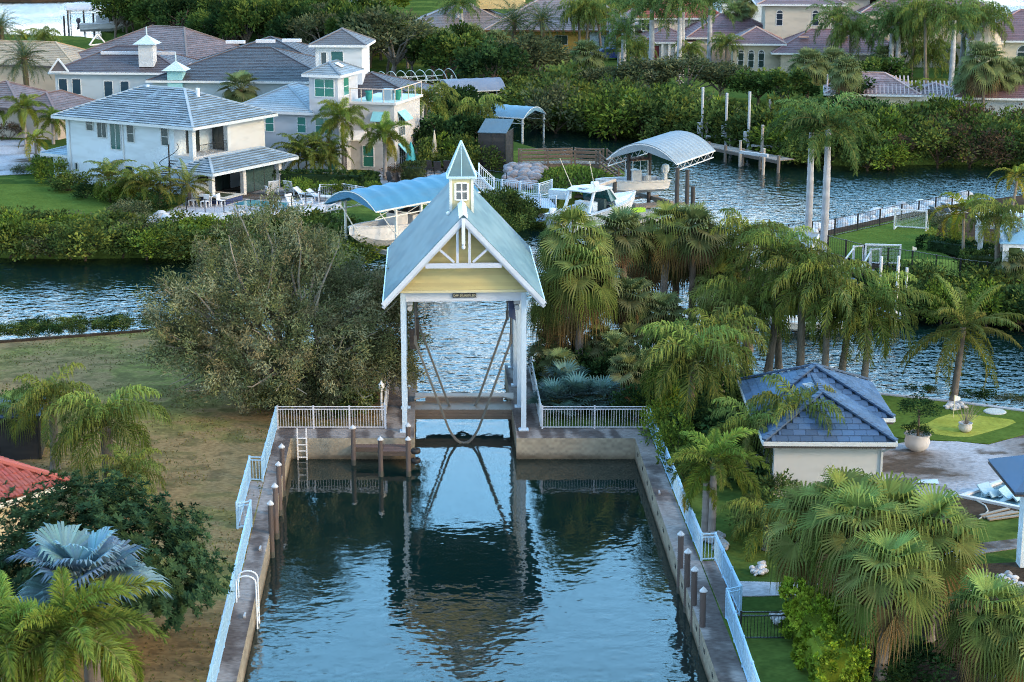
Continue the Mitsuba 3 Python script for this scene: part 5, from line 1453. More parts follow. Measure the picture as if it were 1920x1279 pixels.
# --- palm fronds
def pinnate(seed, L, n, ll, w, e0, curve, droop, col, plum=False, vee=.25, rachis=(0.14, 0.15, 0.05), swept=.45):
    r = np.random.default_rng(seed)
    t = np.linspace(0, 1, 11)
    ang = e0 - curve * t ** 1.3
    x = np.concatenate([[0], np.cumsum(np.cos((ang[1:] + ang[:-1]) / 2))]) * L / 10
    z = np.concatenate([[0], np.cumsum(np.sin((ang[1:] + ang[:-1]) / 2))]) * L / 10
    sway = r.normal(0, .05) * L * t ** 2
    P = np.stack([x, sway, z], -1)
    ts = np.linspace(.14, .99, n)
    ts = np.concatenate([ts, ts]) + r.normal(0, .008, 2 * n)
    ts = np.clip(ts, .1, 1)
    sg_ = np.repeat([1.0, -1.0], n)
    p = np.stack([np.interp(ts, t, P[:, k]) for k in range(3)], -1)
    a = np.interp(ts, t, ang)
    tan = np.stack([np.cos(a), 0 * a, np.sin(a)], -1)
    nor = np.stack([-np.sin(a), 0 * a, np.cos(a)], -1)
    sid = np.array([0, 1.0, 0]) * sg_[:, None]
    f = swept + .5 * ts
    q = (r.uniform(-.7, 1.35, 2 * n) if plum else vee + r.normal(0, .12, 2 * n))[:, None]
    d = unitv(sid * np.cos(f)[:, None] * np.cos(q) + nor * np.sin(q) * np.cos(f)[:, None] + tan * np.sin(f)[:, None])
    l = (ll * np.sin(np.clip(.25 + .85 * ts, 0, 1) * PI * .93) ** .6 * r.uniform(.85, 1.15, 2 * n))[:, None]
    down = np.array([0, 0, -1.0])
    mid = p + d * l * .55 + down * droop * l * .14
    tip = p + d * l * (.98 - .3 * droop) + down * droop * l * .7
    wv = tan * w / 2
    V = [np.stack([p - wv * .5, p + wv * .5, mid - wv, mid + wv, tip], 1).reshape(-1, 3)]
    o = 5 * np.arange(2 * n)[:, None]
    F = [np.vstack([o + [0, 1, 3], o + [0, 3, 2], o + [2, 3, 4]])]
    K = [np.repeat(np.asarray(col) * r.uniform(.72, 1.28, (2 * n, 1)) * r.uniform(.92, 1.08, (2 * n, 3)), 5, 0)]
    add_mb(MB(None, rachis).tube(P, np.linspace(.045, .01, 11) * (L / 3) ** .5, 3, cap=False), V, F, K)
    return V, F, K


def fan(seed, rad, seg, pet, e0, droop, col, sweep=130, stiff=.5, petc=(0.13, 0.14, 0.06), fold=.3):
    r = np.random.default_rng(seed)
    a0 = e0 - .25
    t = np.linspace(0, 1, 5)
    ang = e0 - .35 * droop * t
    P = np.stack([np.cumsum(np.cos(ang)) * pet / 5, 0 * t, np.cumsum(np.sin(ang)) * pet / 5], -1) - [math.cos(e0) * pet / 5, 0, math.sin(e0) * pet / 5]
    hub = P[-1]
    a1 = ang[-1] - .25 - .35 * droop
    A, N = np.array([math.cos(a1), 0, math.sin(a1)]), np.array([-math.sin(a1), 0, math.cos(a1)])
    S = np.array([0, 1.0, 0])
    ph = np.radians(np.linspace(-sweep, sweep, seg + 1))
    def dr_(p):
        return A * np.cos(p)[:, None] + S * np.sin(p)[:, None] * math.cos(fold) + N * (np.abs(np.sin(p)) * math.sin(fold))[:, None]
    pm = (ph[1:] + ph[:-1]) / 2
    rr = rad * (1 - .16 * np.abs(pm) / math.radians(sweep)) * r.uniform(.9, 1.08, seg)
    dl, drr, dm = dr_(ph[:-1]), dr_(ph[1:]), dr_(pm)
    k1 = stiff
    down = np.array([0, 0, -1.0])
    inl, inr = hub + dl * rad * k1, hub + drr * rad * k1
    kn = hub + dm * (rr * (k1 + (1 - k1) * .5))[:, None]
    wv = unitv(drr - dl) * rad * (.03 if droop < .5 else .021)
    kn = kn + down * droop * rad * .1
    tip = kn + dm * (rr * (1 - k1) * .5 * (1 - .75 * min(1, droop)))[:, None] + down * (droop * rad * r.uniform(.45, .75, seg))[:, None]
    V = [np.stack([np.repeat(hub[None], seg, 0), inl, inr, kn - wv, kn + wv, tip], 1).reshape(-1, 3)]
    o = 6 * np.arange(seg)[:, None]
    F = [np.vstack([o + [0, 1, 2], o + [1, 3, 2], o + [3, 4, 2], o + [3, 5, 4]])]
    c = np.asarray(col) * r.uniform(.78, 1.22, (seg, 1)) * r.uniform(.94, 1.06, (seg, 3))
    K = [np.repeat(c, 6, 0)]
    add_mb(MB(None, petc).tube(P, .028, 3, cap=False), V, F, K)
    return V, F, K


Q, RY, SB, LV = (0.115, 0.155, 0.04), (0.085, 0.14, 0.045), (0.11, 0.14, 0.06), (0.125, 0.165, 0.046)
KINDS = {
    # kind: (fronds, elevations from young to old, maker(seed, e, age), trunk radius, trunk colour, crownshaft)
    'queen': (22, (1.45, -.15), lambda s, e, a: pinnate(s, 3.2, 46, .85, .075, e, 1.95, .95, np.array(Q) * (1.25 - .4 * a), True), .17, (0.15, 0.13, 0.11), False),
    'royal': (17, (1.45, -.05), lambda s, e, a: pinnate(s, 3.3, 44, .7, .08, e, 1.75, .55, np.array(RY) * (1.25 - .4 * a), True), .26, (0.36, 0.36, 0.39), True),
    'coconut': (22, (1.35, -.75), lambda s, e, a: pinnate(s, 4.0, 44, .8, .08, e, 1.05, .85, np.array((0.12, 0.14, 0.035)) * (1.1 - .3 * a) + np.array((.05, .02, 0)) * max(0, a - .6), False), .17, (0.13, 0.11, 0.1), False),
    'foxtail': (15, (1.3, -.4), lambda s, e, a: pinnate(s, 2.6, 140, .6, .05, e, 1.6, .3, np.array((0.13, 0.185, 0.036)) * (1.2 - .5 * a) + np.array((.1, .03, 0)) * max(0, a - .85) * 4, True), .15, (0.26, 0.23, 0.22), True),
    'christmas': (10, (1.2, -.2), lambda s, e, a: pinnate(s, 2.1, 34, .6, .085, e, 1.8, .4, np.array((0.17, 0.19, 0.03)) * (1.1 - .3 * a) + np.array((.06, .03, 0)) * a, False, .5), .11, (0.24, 0.21, 0.18), True),
    'date': (40, (1.45, -.7), lambda s, e, a: pinnate(s, 2.9, 30, .5, .045, e, 1.0, .25, np.array((0.06, 0.105, 0.065)) * (1.2 - .4 * a), True), .32, (0.11, 0.07, 0.045), False),
    'areca': (16, (1.45, .1), lambda s, e, a: pinnate(s, 2.6, 30, .65, .085, e, 1.6, .6, np.array((0.1, 0.13, 0.03)) * (1.2 - .4 * a), False, .35), .06, (0.15, 0.15, 0.06), False),
    'sabal': (32, (1.5, -1.0), lambda s, e, a: fan(s, 1.05, 26, .8 + .35 * a, e, .3 + .35 * a, np.array(SB) * (1.25 - .35 * a) if a < .85 else np.array((.14, .1, .055))), .19, (0.15, 0.12, 0.1), False),
    'livistona': (26, (1.45, -.95), lambda s, e, a: fan(s, 1.2, 26, 1.0 + .5 * a, e, .6 + .55 * a, np.array(LV) * (1.25 - .4 * a) if a < .85 else np.array((.17, .125, .06)), stiff=.33), .19, (0.16, 0.14, 0.13), False),
    'washingtonia': (30, (1.4, -.9), lambda s, e, a: fan(s, 1.0, 26, 1.2, e, .35, np.array((0.11, 0.14, 0.06)) * (1.2 - .3 * a)), .2, (0.14, 0.09, 0.06), False),
    'bismarck': (19, (1.3, .0), lambda s, e, a: fan(s, 1.4, 44, 1.25, e, .28, np.array((0.14, 0.235, 0.28)) * (1.15 - .25 * a), stiff=.5, petc=(0.25, 0.33, 0.38), fold=.45), .3, (0.12, 0.1, 0.09), False),
    'palmetto': (26, (1.4, .05), lambda s, e, a: fan(s, .75, 20, .8, e, .15, np.array((0.095, 0.17, 0.16)) * (1.2 - .3 * a), stiff=.5), .1, (0.1, 0.08, 0.06), False),
}
NLIB = 9
trunk_g, frond_g, crown_g = {}, {}, {}


def frond_lib(kind):
    if kind not in frond_g:
        n, (e1, e0), mk, *_ = KINDS[kind]
        frond_g[kind] = []
        for v in range(2 if kind in ('queen', 'livistona', 'sabal', 'foxtail') else 1):
            rr, row = np.random.default_rng(v + 17), []
            for i in range(NLIB):
                V, F, K = mk(100 + i + 40 * v, e1 + (e0 - e1) * i / (NLIB - 1), i / (NLIB - 1))
                hue = rr.uniform(.62, 1.3) * np.array([rr.uniform(.88, 1.15), 1, rr.uniform(.8, 1.2)])
                row.append(group(f'{kind}_frond_shape_{v}_{i}', leaf_ply(V, F, [q * hue for q in K])))
            frond_g[kind].append(row)
    return frond_g[kind]


def trunk_shape(kind):
    if kind not in trunk_g:
        col, shaft = KINDS[kind][4], KINDS[kind][5]
        r = np.random.default_rng(len(trunk_g))
        m = MB(None, col)
        zz = np.linspace(0, 1, 26)
        if shaft:
            rr = 1.0 + .12 * np.sin(zz * PI * .9) - .3 * zz
        else:
            rr = 1.12 - .25 * zz + .3 * np.exp(-zz * 14)
        if kind in ('date', 'sabal', 'washingtonia'):
            rr = rr + .5 * np.clip(zz - .72, 0, 1) * 2
        rr = rr * (1 + .05 * (np.arange(26) % 2) + r.normal(0, .02, 26))
        t9 = np.arange(10) * 2 * PI / 10
        m.loft([[(.15 * math.sin(z * 3) + q * math.cos(a), .12 * math.sin(z * 2) + q * math.sin(a), z) for a in t9] for z, q in zip(zz, rr)], caps=False)
        m.K[0] = m.K[0] * (.82 + .36 * np.repeat(r.random(26), 10))[:, None]
        if shaft:
            m.loft([[(.05 + q * math.cos(a), .1 + q * math.sin(a), z) for a in t9] for z, q in ((.86, .86), (.93, .84), (1.0, .6), (1.03, .3))], (0.13, 0.2, 0.06), caps=False)
        trunk_g[kind] = group(f'{kind}_trunk_shape', m.done('bark', True))
    return trunk_g[kind]


PALMN = {'queen': 'queen_palm', 'royal': 'royal_palm', 'coconut': 'coconut_palm', 'foxtail': 'foxtail_palm', 'christmas': 'dwarf_palm', 'date': 'date_palm', 'areca': 'areca_palm',
         'sabal': 'cabbage_palm', 'livistona': 'fountain_palm', 'washingtonia': 'fan_palm', 'bismarck': 'blue_fan_palm', 'palmetto': 'palmetto'}
pseed = [0]


def palm(kind, label, at, sc=1.0, coarse=False, lean=(0, 0), n=None, rs=1.0, grp=None):
    x, y, z, h = at
    pseed[0] += 1
    r = np.random.default_rng(900 + pseed[0])
    k = thing(PALMN[kind], label, 'palm tree', grp)
    n0, es, mk, tr, *_ = KINDS[kind]
    n = n or n0
    h = max(h, .3)
    rad = tr * rs * (.9 + .2 * r.random())
    a0 = r.uniform(0, 360)
    lx, ly = lean if kind in ('royal', 'foxtail', 'areca') or lean != (0, 0) else tuple(r.normal(0, .05 * h, 2))
    put(key(f'{k}__trunk'), trunk_shape(kind), np.array([[rad, 0, lx, x], [0, rad, ly, y], [0, 0, h, z], [0, 0, 0, 1.0]]))
    top = (x + lx + .03 * rad, y + ly + .1 * rad, z + h * (1.0 if KINDS[kind][5] else .985))
    if coarse:
        if kind not in crown_g:
            crown_g[kind] = []
            for v in range(2):
                rr = np.random.default_rng(v + 5)
                V, F, K = [], [], []
                for i in range(n0):
                    t = i / (n0 - 1)
                    v_, f_, k_ = mk(300 + v * 50 + i, es[0] + (es[1] - es[0]) * t, t)
                    M = place(0, 0, 0, 137.5 * i + rr.uniform(-15, 15))
                    o = sum(len(q) for q in V)
                    V.append(np.vstack(v_) @ M[:3, :3].T)
                    F.append(np.vstack(f_) + o)
                    K.append(np.vstack(k_))
                crown_g[kind].append(group(f'{kind}_crown_shape_{v}', leaf_ply(V, F, K)))
        put(key(f'{k}__crown'), crown_g[kind][int(r.integers(0, 2))], place(*top, a0, sc, sc * r.uniform(.92, 1.1)))
    else:
        lib = frond_lib(kind)
        lib = lib[pseed[0] % len(lib)]
        for i in range(n):
            t = i / max(1, n - 1)
            j = int(np.clip(round(t * (NLIB - 1) + r.uniform(-.4, .4)), 0, NLIB - 1))
            put(key(f'{k}__frond'), lib[j], place(*top, a0 + 137.5 * i + r.uniform(-12, 12), sc * r.uniform(.85, 1.12), None, r.normal(0, .08), r.uniform(0, 6)))
    return k


# --- broad-leaved shapes
MG = [(0.06, 0.096, 0.028), (0.08, 0.118, 0.032), (0.042, 0.07, 0.024), (0.13, 0.16, 0.036)]
DKG = [(0.022, 0.05, 0.018), (0.035, 0.07, 0.025), (0.018, 0.04, 0.016)]
LTG = [(0.11, 0.17, 0.028), (0.14, 0.2, 0.03), (0.08, 0.13, 0.025)]
OLV = [(0.085, 0.1, 0.05), (0.11, 0.125, 0.07), (0.06, 0.08, 0.04)]
BRN = [(0.075, 0.05, 0.035), (0.06, 0.045, 0.03), (0.05, 0.06, 0.025), (0.09, 0.06, 0.045)]
YLW = [(0.24, 0.22, 0.03), (0.17, 0.18, 0.03), (0.11, 0.14, 0.025)]
SHRUB = {}
for nm, cols, cl, lv, L_, W_ in (('mangrove', MG, 26, 1500, .17, .085), ('dark', DKG, 24, 1400, .15, .08), ('light', LTG, 24, 1400, .17, .07), ('olive', OLV, 30, 1700, .13, .06), ('brown', BRN, 26, 1200, .14, .06), ('yellow', YLW, 20, 1100, .2, .06)):
    SHRUB[nm] = []
    for v in range(4):
        V, F, K, cc = crown_mesh(len(SHRUB) * 10 + v, cl, lv, (1, 1, .95), L_, W_, cols, low=-.45)
        add_mb(limbs(v, cc[::4] + [0, 0, .0], .05, .3, (0.06, 0.045, 0.035), n=3, z0=-.7), V, F, K)
        SHRUB[nm].append(group(f'{nm}_shrub_shape_{v}', leaf_ply(V, F, K)))


def shrub(kind, name, label, x, y, z, r_, h=None, grp=None, rng=np.random.default_rng(77), cat='shrub'):
    h = h or r_ * .85
    k = thing(name, label, cat, grp)
    put(k, SHRUB[kind][int(rng.integers(0, 4))], place(x, y, z + h * .4, rng.uniform(0, 360), r_ * rng.uniform(.9, 1.1), h * .64 * rng.uniform(.9, 1.1)))
    return k


def scatter(pts, gap, seed):
    r = np.random.default_rng(seed)
    P = sg.Polygon(pts)
    x0, y0, x1, y1 = P.bounds
    out = []
    for j, y in enumerate(np.arange(y0, y1 + gap, gap * .87)):
        for x in np.arange(x0, x1 + gap, gap):
            q = (x + (gap / 2 if j % 2 else 0) + r.normal(0, gap * .17), y + r.normal(0, gap * .17))
            if P.contains(sg.Point(q)):
                out.append(q)
    return out


def thicket(pts, gap, kinds, name, label, z, r0, r1, grp, seed, hs=1.25, cat='shrub'):
    r = np.random.default_rng(seed)
    for x, y in scatter(pts, gap, seed):
        s_ = r.uniform(r0, r1)
        shrub(kinds[int(r.integers(0, len(kinds)))], name, label, x, y, z, s_, s_ * hs * r.uniform(.85, 1.2), grp, r, cat)


thicket([(-5.19, 227.44), (-0.89, 208.44), (2.23, 194.82), (7.62, 189.84), (13.32, 185.88), (17.69, 181.33), (25.55, 170.84), (27.6, 185.11), (19.21, 197.4), (11.39, 209.91), (2.54, 222.94), (-4.11, 240.8)], 3.2, ['mangrove', 'mangrove', 'mangrove', 'light', 'olive'], 'mangrove', 'rounded green mangrove in the dense band on the far canal bank', .3, 2.3, 3.3, 'mangroves on the far bank', 1)
thicket([(25.45, 170.19), (28.83, 166.97), (35.63, 167.29), (43.89, 167.6), (49.68, 167.6), (53.81, 182.07), (39.84, 187.84), (32.3, 187.84), (28.29, 189.84)], 2.9, ['mangrove', 'brown', 'brown', 'mangrove', 'light'], 'mangrove', 'green or dead brown mangrove in the bank below the garage building', .3, 2.0, 2.9, 'mangroves below the garage building', 2)
thicket([(-35.58, 124.64), (-22.94, 125.0), (-17.72, 126.85), (-11.88, 127.61), (-12.41, 133.56), (-18.51, 132.74), (-26.37, 131.52), (-31.41, 133.56), (-38.01, 133.56)], 2.0, ['mangrove', 'mangrove', 'light', 'mangrove', 'olive'], 'mangrove', 'clipped green mangrove in the hedge along the near shore at left', .5, 1.5, 2.1, 'mangroves along the near left shore', 3, 1.0)
thicket([(21.88, 109.68), (26.42, 107.05), (31.62, 105.45), (33.22, 111.11), (27.88, 113.33), (25.03, 115.63), (22.32, 115.63)], 1.7, ['mangrove', 'mangrove', 'light', 'dark'], 'mangrove', 'low green mangrove below the seawall of the sports lawn', .3, 1.2, 1.7, 'mangroves below the sports lawn', 4)
thicket([(-29.15, 102.08), (-24.63, 103.34), (-20.4, 105.15), (-23.54, 105.42), (-29.46, 104.37)], .95, ['mangrove', 'dark'], 'shore_plant', 'low leafy plant along the canal edge of the brown lawn', .6, .5, .75, 'plants along the brown lawn shore', 5, 1.0)
thicket([(18.97, 91.42), (21.93, 90.12), (26.88, 87.81), (27.1, 88.57), (22.06, 90.72), (19.07, 91.93)], .75, ['dark', 'olive'], 'shore_plant', 'low dark plant along the canal edge beyond the yellow green', .6, .35, .55, 'plants along the right shore', 6, .8)


# --- trees
TREE = {}
for nm, cols, rad, cl, lv, L_, W_, bc in (('green', [(0.045, 0.085, 0.022), (0.06, 0.1, 0.024), (0.035, 0.065, 0.02), (0.085, 0.12, 0.028)], (1, 1, .8), 34, 2600, .15, .08, (0.13, 0.11, 0.09)), ('olive', OLV, (1, 1, .75), 40, 2800, .12, .055, (0.2, 0.18, 0.16)), ('dark', DKG, (1, 1, .85), 34, 2600, .14, .08, (0.1, 0.08, 0.07)), ('bright', LTG, (1, 1, .8), 30, 2200, .16, .08, (0.13, 0.11, 0.09))):
    TREE[nm] = []
    for v in range(3):
        V, F, K, cc = crown_mesh(200 + len(TREE) * 10 + v, cl, lv, rad, L_, W_, cols, low=-.3, cr=.3)
        g1 = group(f'{nm}_tree_crown_{v}', leaf_ply(V, F, K))
        g2 = group(f'{nm}_tree_trunk_{v}', limbs(v, cc[::3] + [0, 0, 1.15], .07, .3, bc).done('bark'))
        TREE[nm].append((g1, g2))


def tree(kind, name, label, x, y, z, r_, h, grp=None, rng=np.random.default_rng(55)):
    """h: height of the top above the ground; r_: crown radius."""
    k = thing(name, label, 'tree', grp)
    g1, g2 = TREE[kind][int(rng.integers(0, 3))]
    a, s_ = rng.uniform(0, 360), r_ * rng.uniform(.92, 1.08)
    sz = h / 1.95
    put(f'{k}__crown', g1, place(x, y, z + sz * 1.15, a, s_, sz))
    put(f'{k}__trunk', g2, place(x, y, z, a, s_, sz))
    return k


r5 = np.random.default_rng(12)
for i, (x, y) in enumerate(scatter([(-63.26, 294.1), (-48.94, 274.03), (-35.15, 257.97), (-24.93, 243.66), (-15.93, 233.28), (-6.34, 222.58), (-4.59, 230.21), (-9.75, 245.02), (-16.65, 273.18), (-26.81, 296.07), (-38.38, 308.45), (-53.11, 355.32), (-72.19, 407.17), (-82.64, 386.07)], 5.6, 7)):
    kd = ['green', 'green', 'dark', 'olive', 'bright'][int(r5.choice(5, p=[.36, .2, .28, .12, .04]))]
    tree(kd, 'broad_tree', 'leafy tree in the dense wood beyond the upper canal', x, y, 1.3, r5.uniform(3.0, 4.2), r5.uniform(5.0, 8.0), 'trees of the wood beyond the canal')
for i, (at, kd, r_, h, lb) in enumerate((
        ((-14.94, 233.28), 'olive', 6.0, 8.5, 'spreading grey green tree with bare pale limbs behind the canopy frame'),
        ((0.63, 221.45), 'olive', 4.2, 6.5, 'rounded grey green tree left of the far mangroves'),
        ((-2.13, 213.32), 'dark', 4.0, 6.5, 'dark tree behind the grey blue canopy'),
        ((3.19, 224.3), 'olive', 3.8, 6.0, 'grey green tree above the start of the far bank'),
        ((11.18, 211.77), 'olive', 3.2, 4.0, 'grey green tree below the bright royal palm'),
        ((15.33, 210.74), 'olive', 4.0, 4.6, 'broad grey tree left of the far lawn palms'),
        ((19.75, 209.73), 'olive', 4.4, 5.0, 'pale grey green tree below the cream villa'),
        ((23.45, 210.74), 'olive', 3.6, 4.6, 'pale grey green tree right of the cream villa drive'),
        ((27.03, 205.76), 'green', 3.2, 3.8, 'green tree below the arched windows'),
        ((29.29, 200.99), 'green', 3.4, 4.2, 'green tree left of the cabbage palms on the far bank'),
        ((36.35, 198.69), 'dark', 3.2, 4.2, 'dark green tree behind the pink tile roof'),
        ((41.99, 213.32), 'green', 3.2, 4.4, 'green tree over the left end of the pink tile roof'),
        ((32.14, 183.91), 'dark', 3.0, 3.6, 'dark rounded tree left of the garage building'),
        ((35.69, 183.13), 'dark', 2.6, 3.2, 'dark tree in front of the left garage wall'),
        ((54.71, 253.51), 'dark', 4.5, 6.0, 'dark tree behind the group of white palm trunks'),
        ((-21.15, 311.7), 'bright', 4.0, 7.5, 'yellow green tree near the top edge'),
        ((-26.02, 329.03), 'bright', 3.5, 6.5, 'lime green tree beside a pale column near the top edge'),
        ((-4.71, 182.89), 'dark', 2.8, 4.4, 'dark tree left of the screened porch'),
        ((-6.58, 163.47), 'dark', 2.6, 4.2, 'dark tree left of the steeple'),
        ((-3.53, 163.47), 'dark', 2.8, 4.2, 'dark tree right of the steeple below the screened porch'),
        ((27.46, 269.01), 'dark', 3.0, 4.0, 'dark small tree beside the red roof'))):
    tree(kd, 'broad_tree', lb, *at, 1.3, r_, h)

# the big feathery grey green tree left of the boat house
BT = (-11.0, 88.9)
k = thing('feathery_tree', 'huge grey green feathery tree with pale bare limbs left of the boat house', 'tree')
r = np.random.default_rng(31)
V, F, K = [], [], []
tips = []
for (px_, py_, rr_), in (((0, 0, 0),),):
    pass
lobes = [(-4.6, .5, 3.6, 2.6), (-2.6, -.8, 5.6, 2.9), (-.6, .6, 7.2, 2.7), (1.4, -.4, 6.2, 2.5), (3.4, .4, 4.3, 2.3), (4.6, -.4, 3.4, 2.0), (-3.4, -2.2, 2.8, 2.2), (-.6, -2.6, 3.8, 2.6), (2.2, -2.4, 3.2, 2.4), (-5.0, -.6, 2.4, 1.7), (4.2, -1.8, 2.2, 1.6), (0, 2.2, 5.5, 2.6), (-2.6, 2.0, 5.0, 2.4), (2.6, 2.0, 4.0, 2.2), (-.4, 0, 4.6, 2.4), (.8, -1.6, 3.6, 2.2), (-1.6, -1.2, 4.4, 2.2), (0, -3.6, 1.9, 2.1), (-3.0, -3.2, 1.5, 1.7), (3.0, -3.2, 1.7, 1.8), (5.0, -1.2, 1.8, 1.5), (-5.0, -1.8, 4.4, 1.8), (4.4, .2, 4.3, 1.6)]
base_c = np.array([(0.165, 0.185, 0.09), (0.135, 0.155, 0.072), (0.21, 0.22, 0.13), (0.1, 0.12, 0.05), (0.16, 0.145, 0.08)])
for lx, ly, lz, lr in lobes:
    for c in range(50):
        d = unitv(r.normal(size=3))
        if d[2] < -.55:
            d[2] = -d[2]
        cc = np.array([lx, ly, lz]) + d * lr * r.uniform(.45, 1.08) * [1, 1, .85]
        tips.append(cc)
        m_ = 110
        out = unitv(cc - [0, 0, 2.5])
        ax = unitv(out + r.normal(size=3) * .5 + [0, 0, .2])
        s_ = r.random((m_, 1))
        p = cc + ax * (s_ - .4) * 1.1 + r.normal(size=(m_, 3)) * .17
        a = unitv(ax * .9 + r.normal(size=(m_, 3)) * .65 + [0, 0, -.1])
        b = unitv(np.cross(a, r.normal(size=(m_, 3))))
        kites(p, a, b, .2 * r.uniform(.6, 1.4, m_), .055, base_c[r.integers(0, 5)] * r.uniform(.55, 1.4) * r.uniform(.7, 1.3, (m_, 1)), V, F, K)
FB = frame(BT[0], BT[1], 1.0, 0)
V = [FB(v) for v in V]
scene[key(f'{k}__crown')] = leaf_ply(V, F, K)
m = MB(FB, (0.21, 0.18, 0.155))
for lx, ly, lz, lr in lobes:
    c = np.array([lx, ly, lz])
    b0 = np.array([lx * .05, ly * .05, .9 + .1 * lz])
    mid = b0 * .5 + c * .5 + r.normal(size=3) * .3
    m.tube([(r.normal(0, .12), r.normal(0, .12), 0), b0, mid, c], [.24, .2, .12, .05], 6, cap=False)
    for _ in range(5):
        e = c + unitv(r.normal(size=3) + [0, -.35, .4]) * lr * 1.14
        m.tube([mid, (mid + e) / 2 + r.normal(size=3) * .25, e * .8 + mid * .2 + r.normal(size=3) * .12, e], [.075, .05, .032, .014], 4, (0.27, 0.24, 0.2), cap=False)
part(k, 'trunk', m, 'bark')

# dark glossy tree in the lower left
MT = (-13.51, 58.31)
k = thing('glossy_tree', 'dense dark green glossy leaved tree in the lower left', 'tree')
r = np.random.default_rng(41)
V, F, K = [], [], []
rad = np.array([3.8, 3.3, 2.9])
cen = np.array([0, 0, 2.75])
nd = 720
d = unitv(r.normal(size=(nd * 2, 3)))
d = d[d[:, 2] > -.5][:nd]
cc = cen + d * rad * (.66 + .56 * meshkit.noise(d * 2.8 + 5, 3))[:, None] * r.uniform(.82, 1.06, (len(d), 1))
for c, q in zip(cc, d):
    col = np.array([(0.018, 0.042, 0.022), (0.026, 0.055, 0.028), (0.035, 0.066, 0.03), (0.03, 0.05, 0.02)])[r.integers(0, 4)] * r.uniform(.8, 1.3)
    for s2 in range(4):
        o = c + r.normal(size=3) * .17 - q * (.35 if s2 == 3 else 0)
        m_ = 16
        ph = np.arange(m_) * 2.4
        el = r.uniform(-.35, .7, m_)
        n_ = unitv(q * .6 + [0, 0, .6])
        t1 = unitv(np.cross(n_, [.3, .9, .1]))
        t2 = np.cross(n_, t1)
        a = unitv((np.cos(ph)[:, None] * t1 + np.sin(ph)[:, None] * t2) * np.cos(el)[:, None] + n_ * np.sin(el)[:, None])
        b = unitv(np.cross(a, n_))
        kites(np.repeat(o[None], m_, 0), a, b, .21 * r.uniform(.7, 1.2, m_), .075, col * r.uniform(.75, 1.3, (m_, 1)), V, F, K)
FM = frame(MT[0], MT[1], 1.0, 0)
scene[key(f'{k}__crown')] = leaf_ply([FM(v) for v in V], F, K)
m = MB(FM, (0.09, 0.075, 0.06))
m.tube([(0, 0, 0), (.05, 0, 1), (0, .1, 2.0)], [.22, .18, .15], 8)
for i in range(12):
    m.tube([(0, .1, 1.7), tuple(cen * .6 + (cc[i * 9] - cen) * .4 + [0, 0, .8]), tuple(cen + (cc[i * 9] - cen) * .85)], [.1, .06, .02], 5, cap=False)
part(k, 'trunk', m, 'bark')

# --- palms, near to far
palm('foxtail', 'large yellow green foxtail palm filling the lower left corner', (-12.84, 49.92, 1.0, 3.68), 1.2, n=23)
palm('foxtail', 'second foxtail palm cut by the bottom edge in the lower left', (-14.64, 49.92, 1.0, 3.51), 1.1, n=15)
palm('bismarck', 'silvery blue fan palm in front of the dark glossy tree', (-12.84, 53.15, 1.0, 3.95), 1.12)
palm('queen', 'bright queen palm left of the brown lawn with drooping crown', (-16.68, 73.54, 1.0, 3.0), .92, rs=1.6)
palm('queen', 'smaller queen palm beside the screen enclosure at left', (-19.8, 77.12, 1.0, 3.07), .75)
palm('livistona', 'dark fan palm half hidden behind the screen enclosure at left', (-21.97, 79.43, 1.0, 1.98), .8)
palm('queen', 'low queen palm with arching dry fronds behind the dark glossy tree', (-15.35, 71.22, 1.0, 1.69), .6)
palm('livistona', 'tall shaggy fountain palm right of the boat house', (3.32, 91.17, 1.2, 5.3), 1.3, n=34)
palm('livistona', 'upper shaggy fountain palm just behind the tall one right of the boat house', (3.26, 93.49, 1.2, 7.02), 1.25)
palm('sabal', 'cabbage palm left in the clump over the channel, trunk against the water', (7.22, 99.19, 1.2, 5.06), 1.2)
palm('sabal', 'cabbage palm in the middle of the clump over the channel', (8.84, 99.43, 1.2, 5.16), 1.2)
palm('livistona', 'cabbage palm right in the clump over the channel', (10.52, 99.19, 1.2, 5.06), 1.1)
palm('sabal', 'cabbage palm at the back of the clump over the channel', (11.99, 98.0, 1.2, 4.27), 1.0)
palm('queen', 'tall slim queen palm rising left of the sports lawn', (13.12, 92.42, 1.2, 6.18), .95)
palm('queen', 'queen palm with bright spear leaf between the clump and the shed', (11.92, 92.42, 1.2, 3.37), .95)
palm('queen', 'big drooping queen palm beside the right end railing', (8.11, 81.88, 1.2, 3.38), 1.05, n=28)
palm('queen', 'queen palm behind the shed roof, left of two', (15.58, 89.86, 1.2, 4.91), 1.0)
palm('queen', 'queen palm behind the shed roof, right of two, over the canal', (17.49, 89.56, 1.2, 4.03), 1.05)
palm('queen', 'queen palm partly hidden behind the tall slim one', (14.57, 91.17, 1.2, 5.3), .9)
palm('coconut', 'coconut palm with golden old fronds standing on the canal edge', (21.57, 87.84, 1.0, 3.78), .86)
palm('queen', 'queen palm in front of the white shed wall', (11.91, 75.29, 1.0, 2.83), .85)
palm('foxtail', 'foxtail palm with a yellow dying frond beside the right railing', (7.78, 68.78, 1.0, 2.88), .85)
palm('foxtail', 'thin second stem of the foxtail palms beside the right railing', (7.55, 69.02, 1.0, 2.08), .5, n=7)
palm('queen', 'dark queen palm behind the foxtail palms near the shed', (9.94, 75.29, 1.0, 2.24), .7)
palm('queen', 'low green palm left of the fountain palms', (9.78, 67.24, 1.0, 0.97), .65)
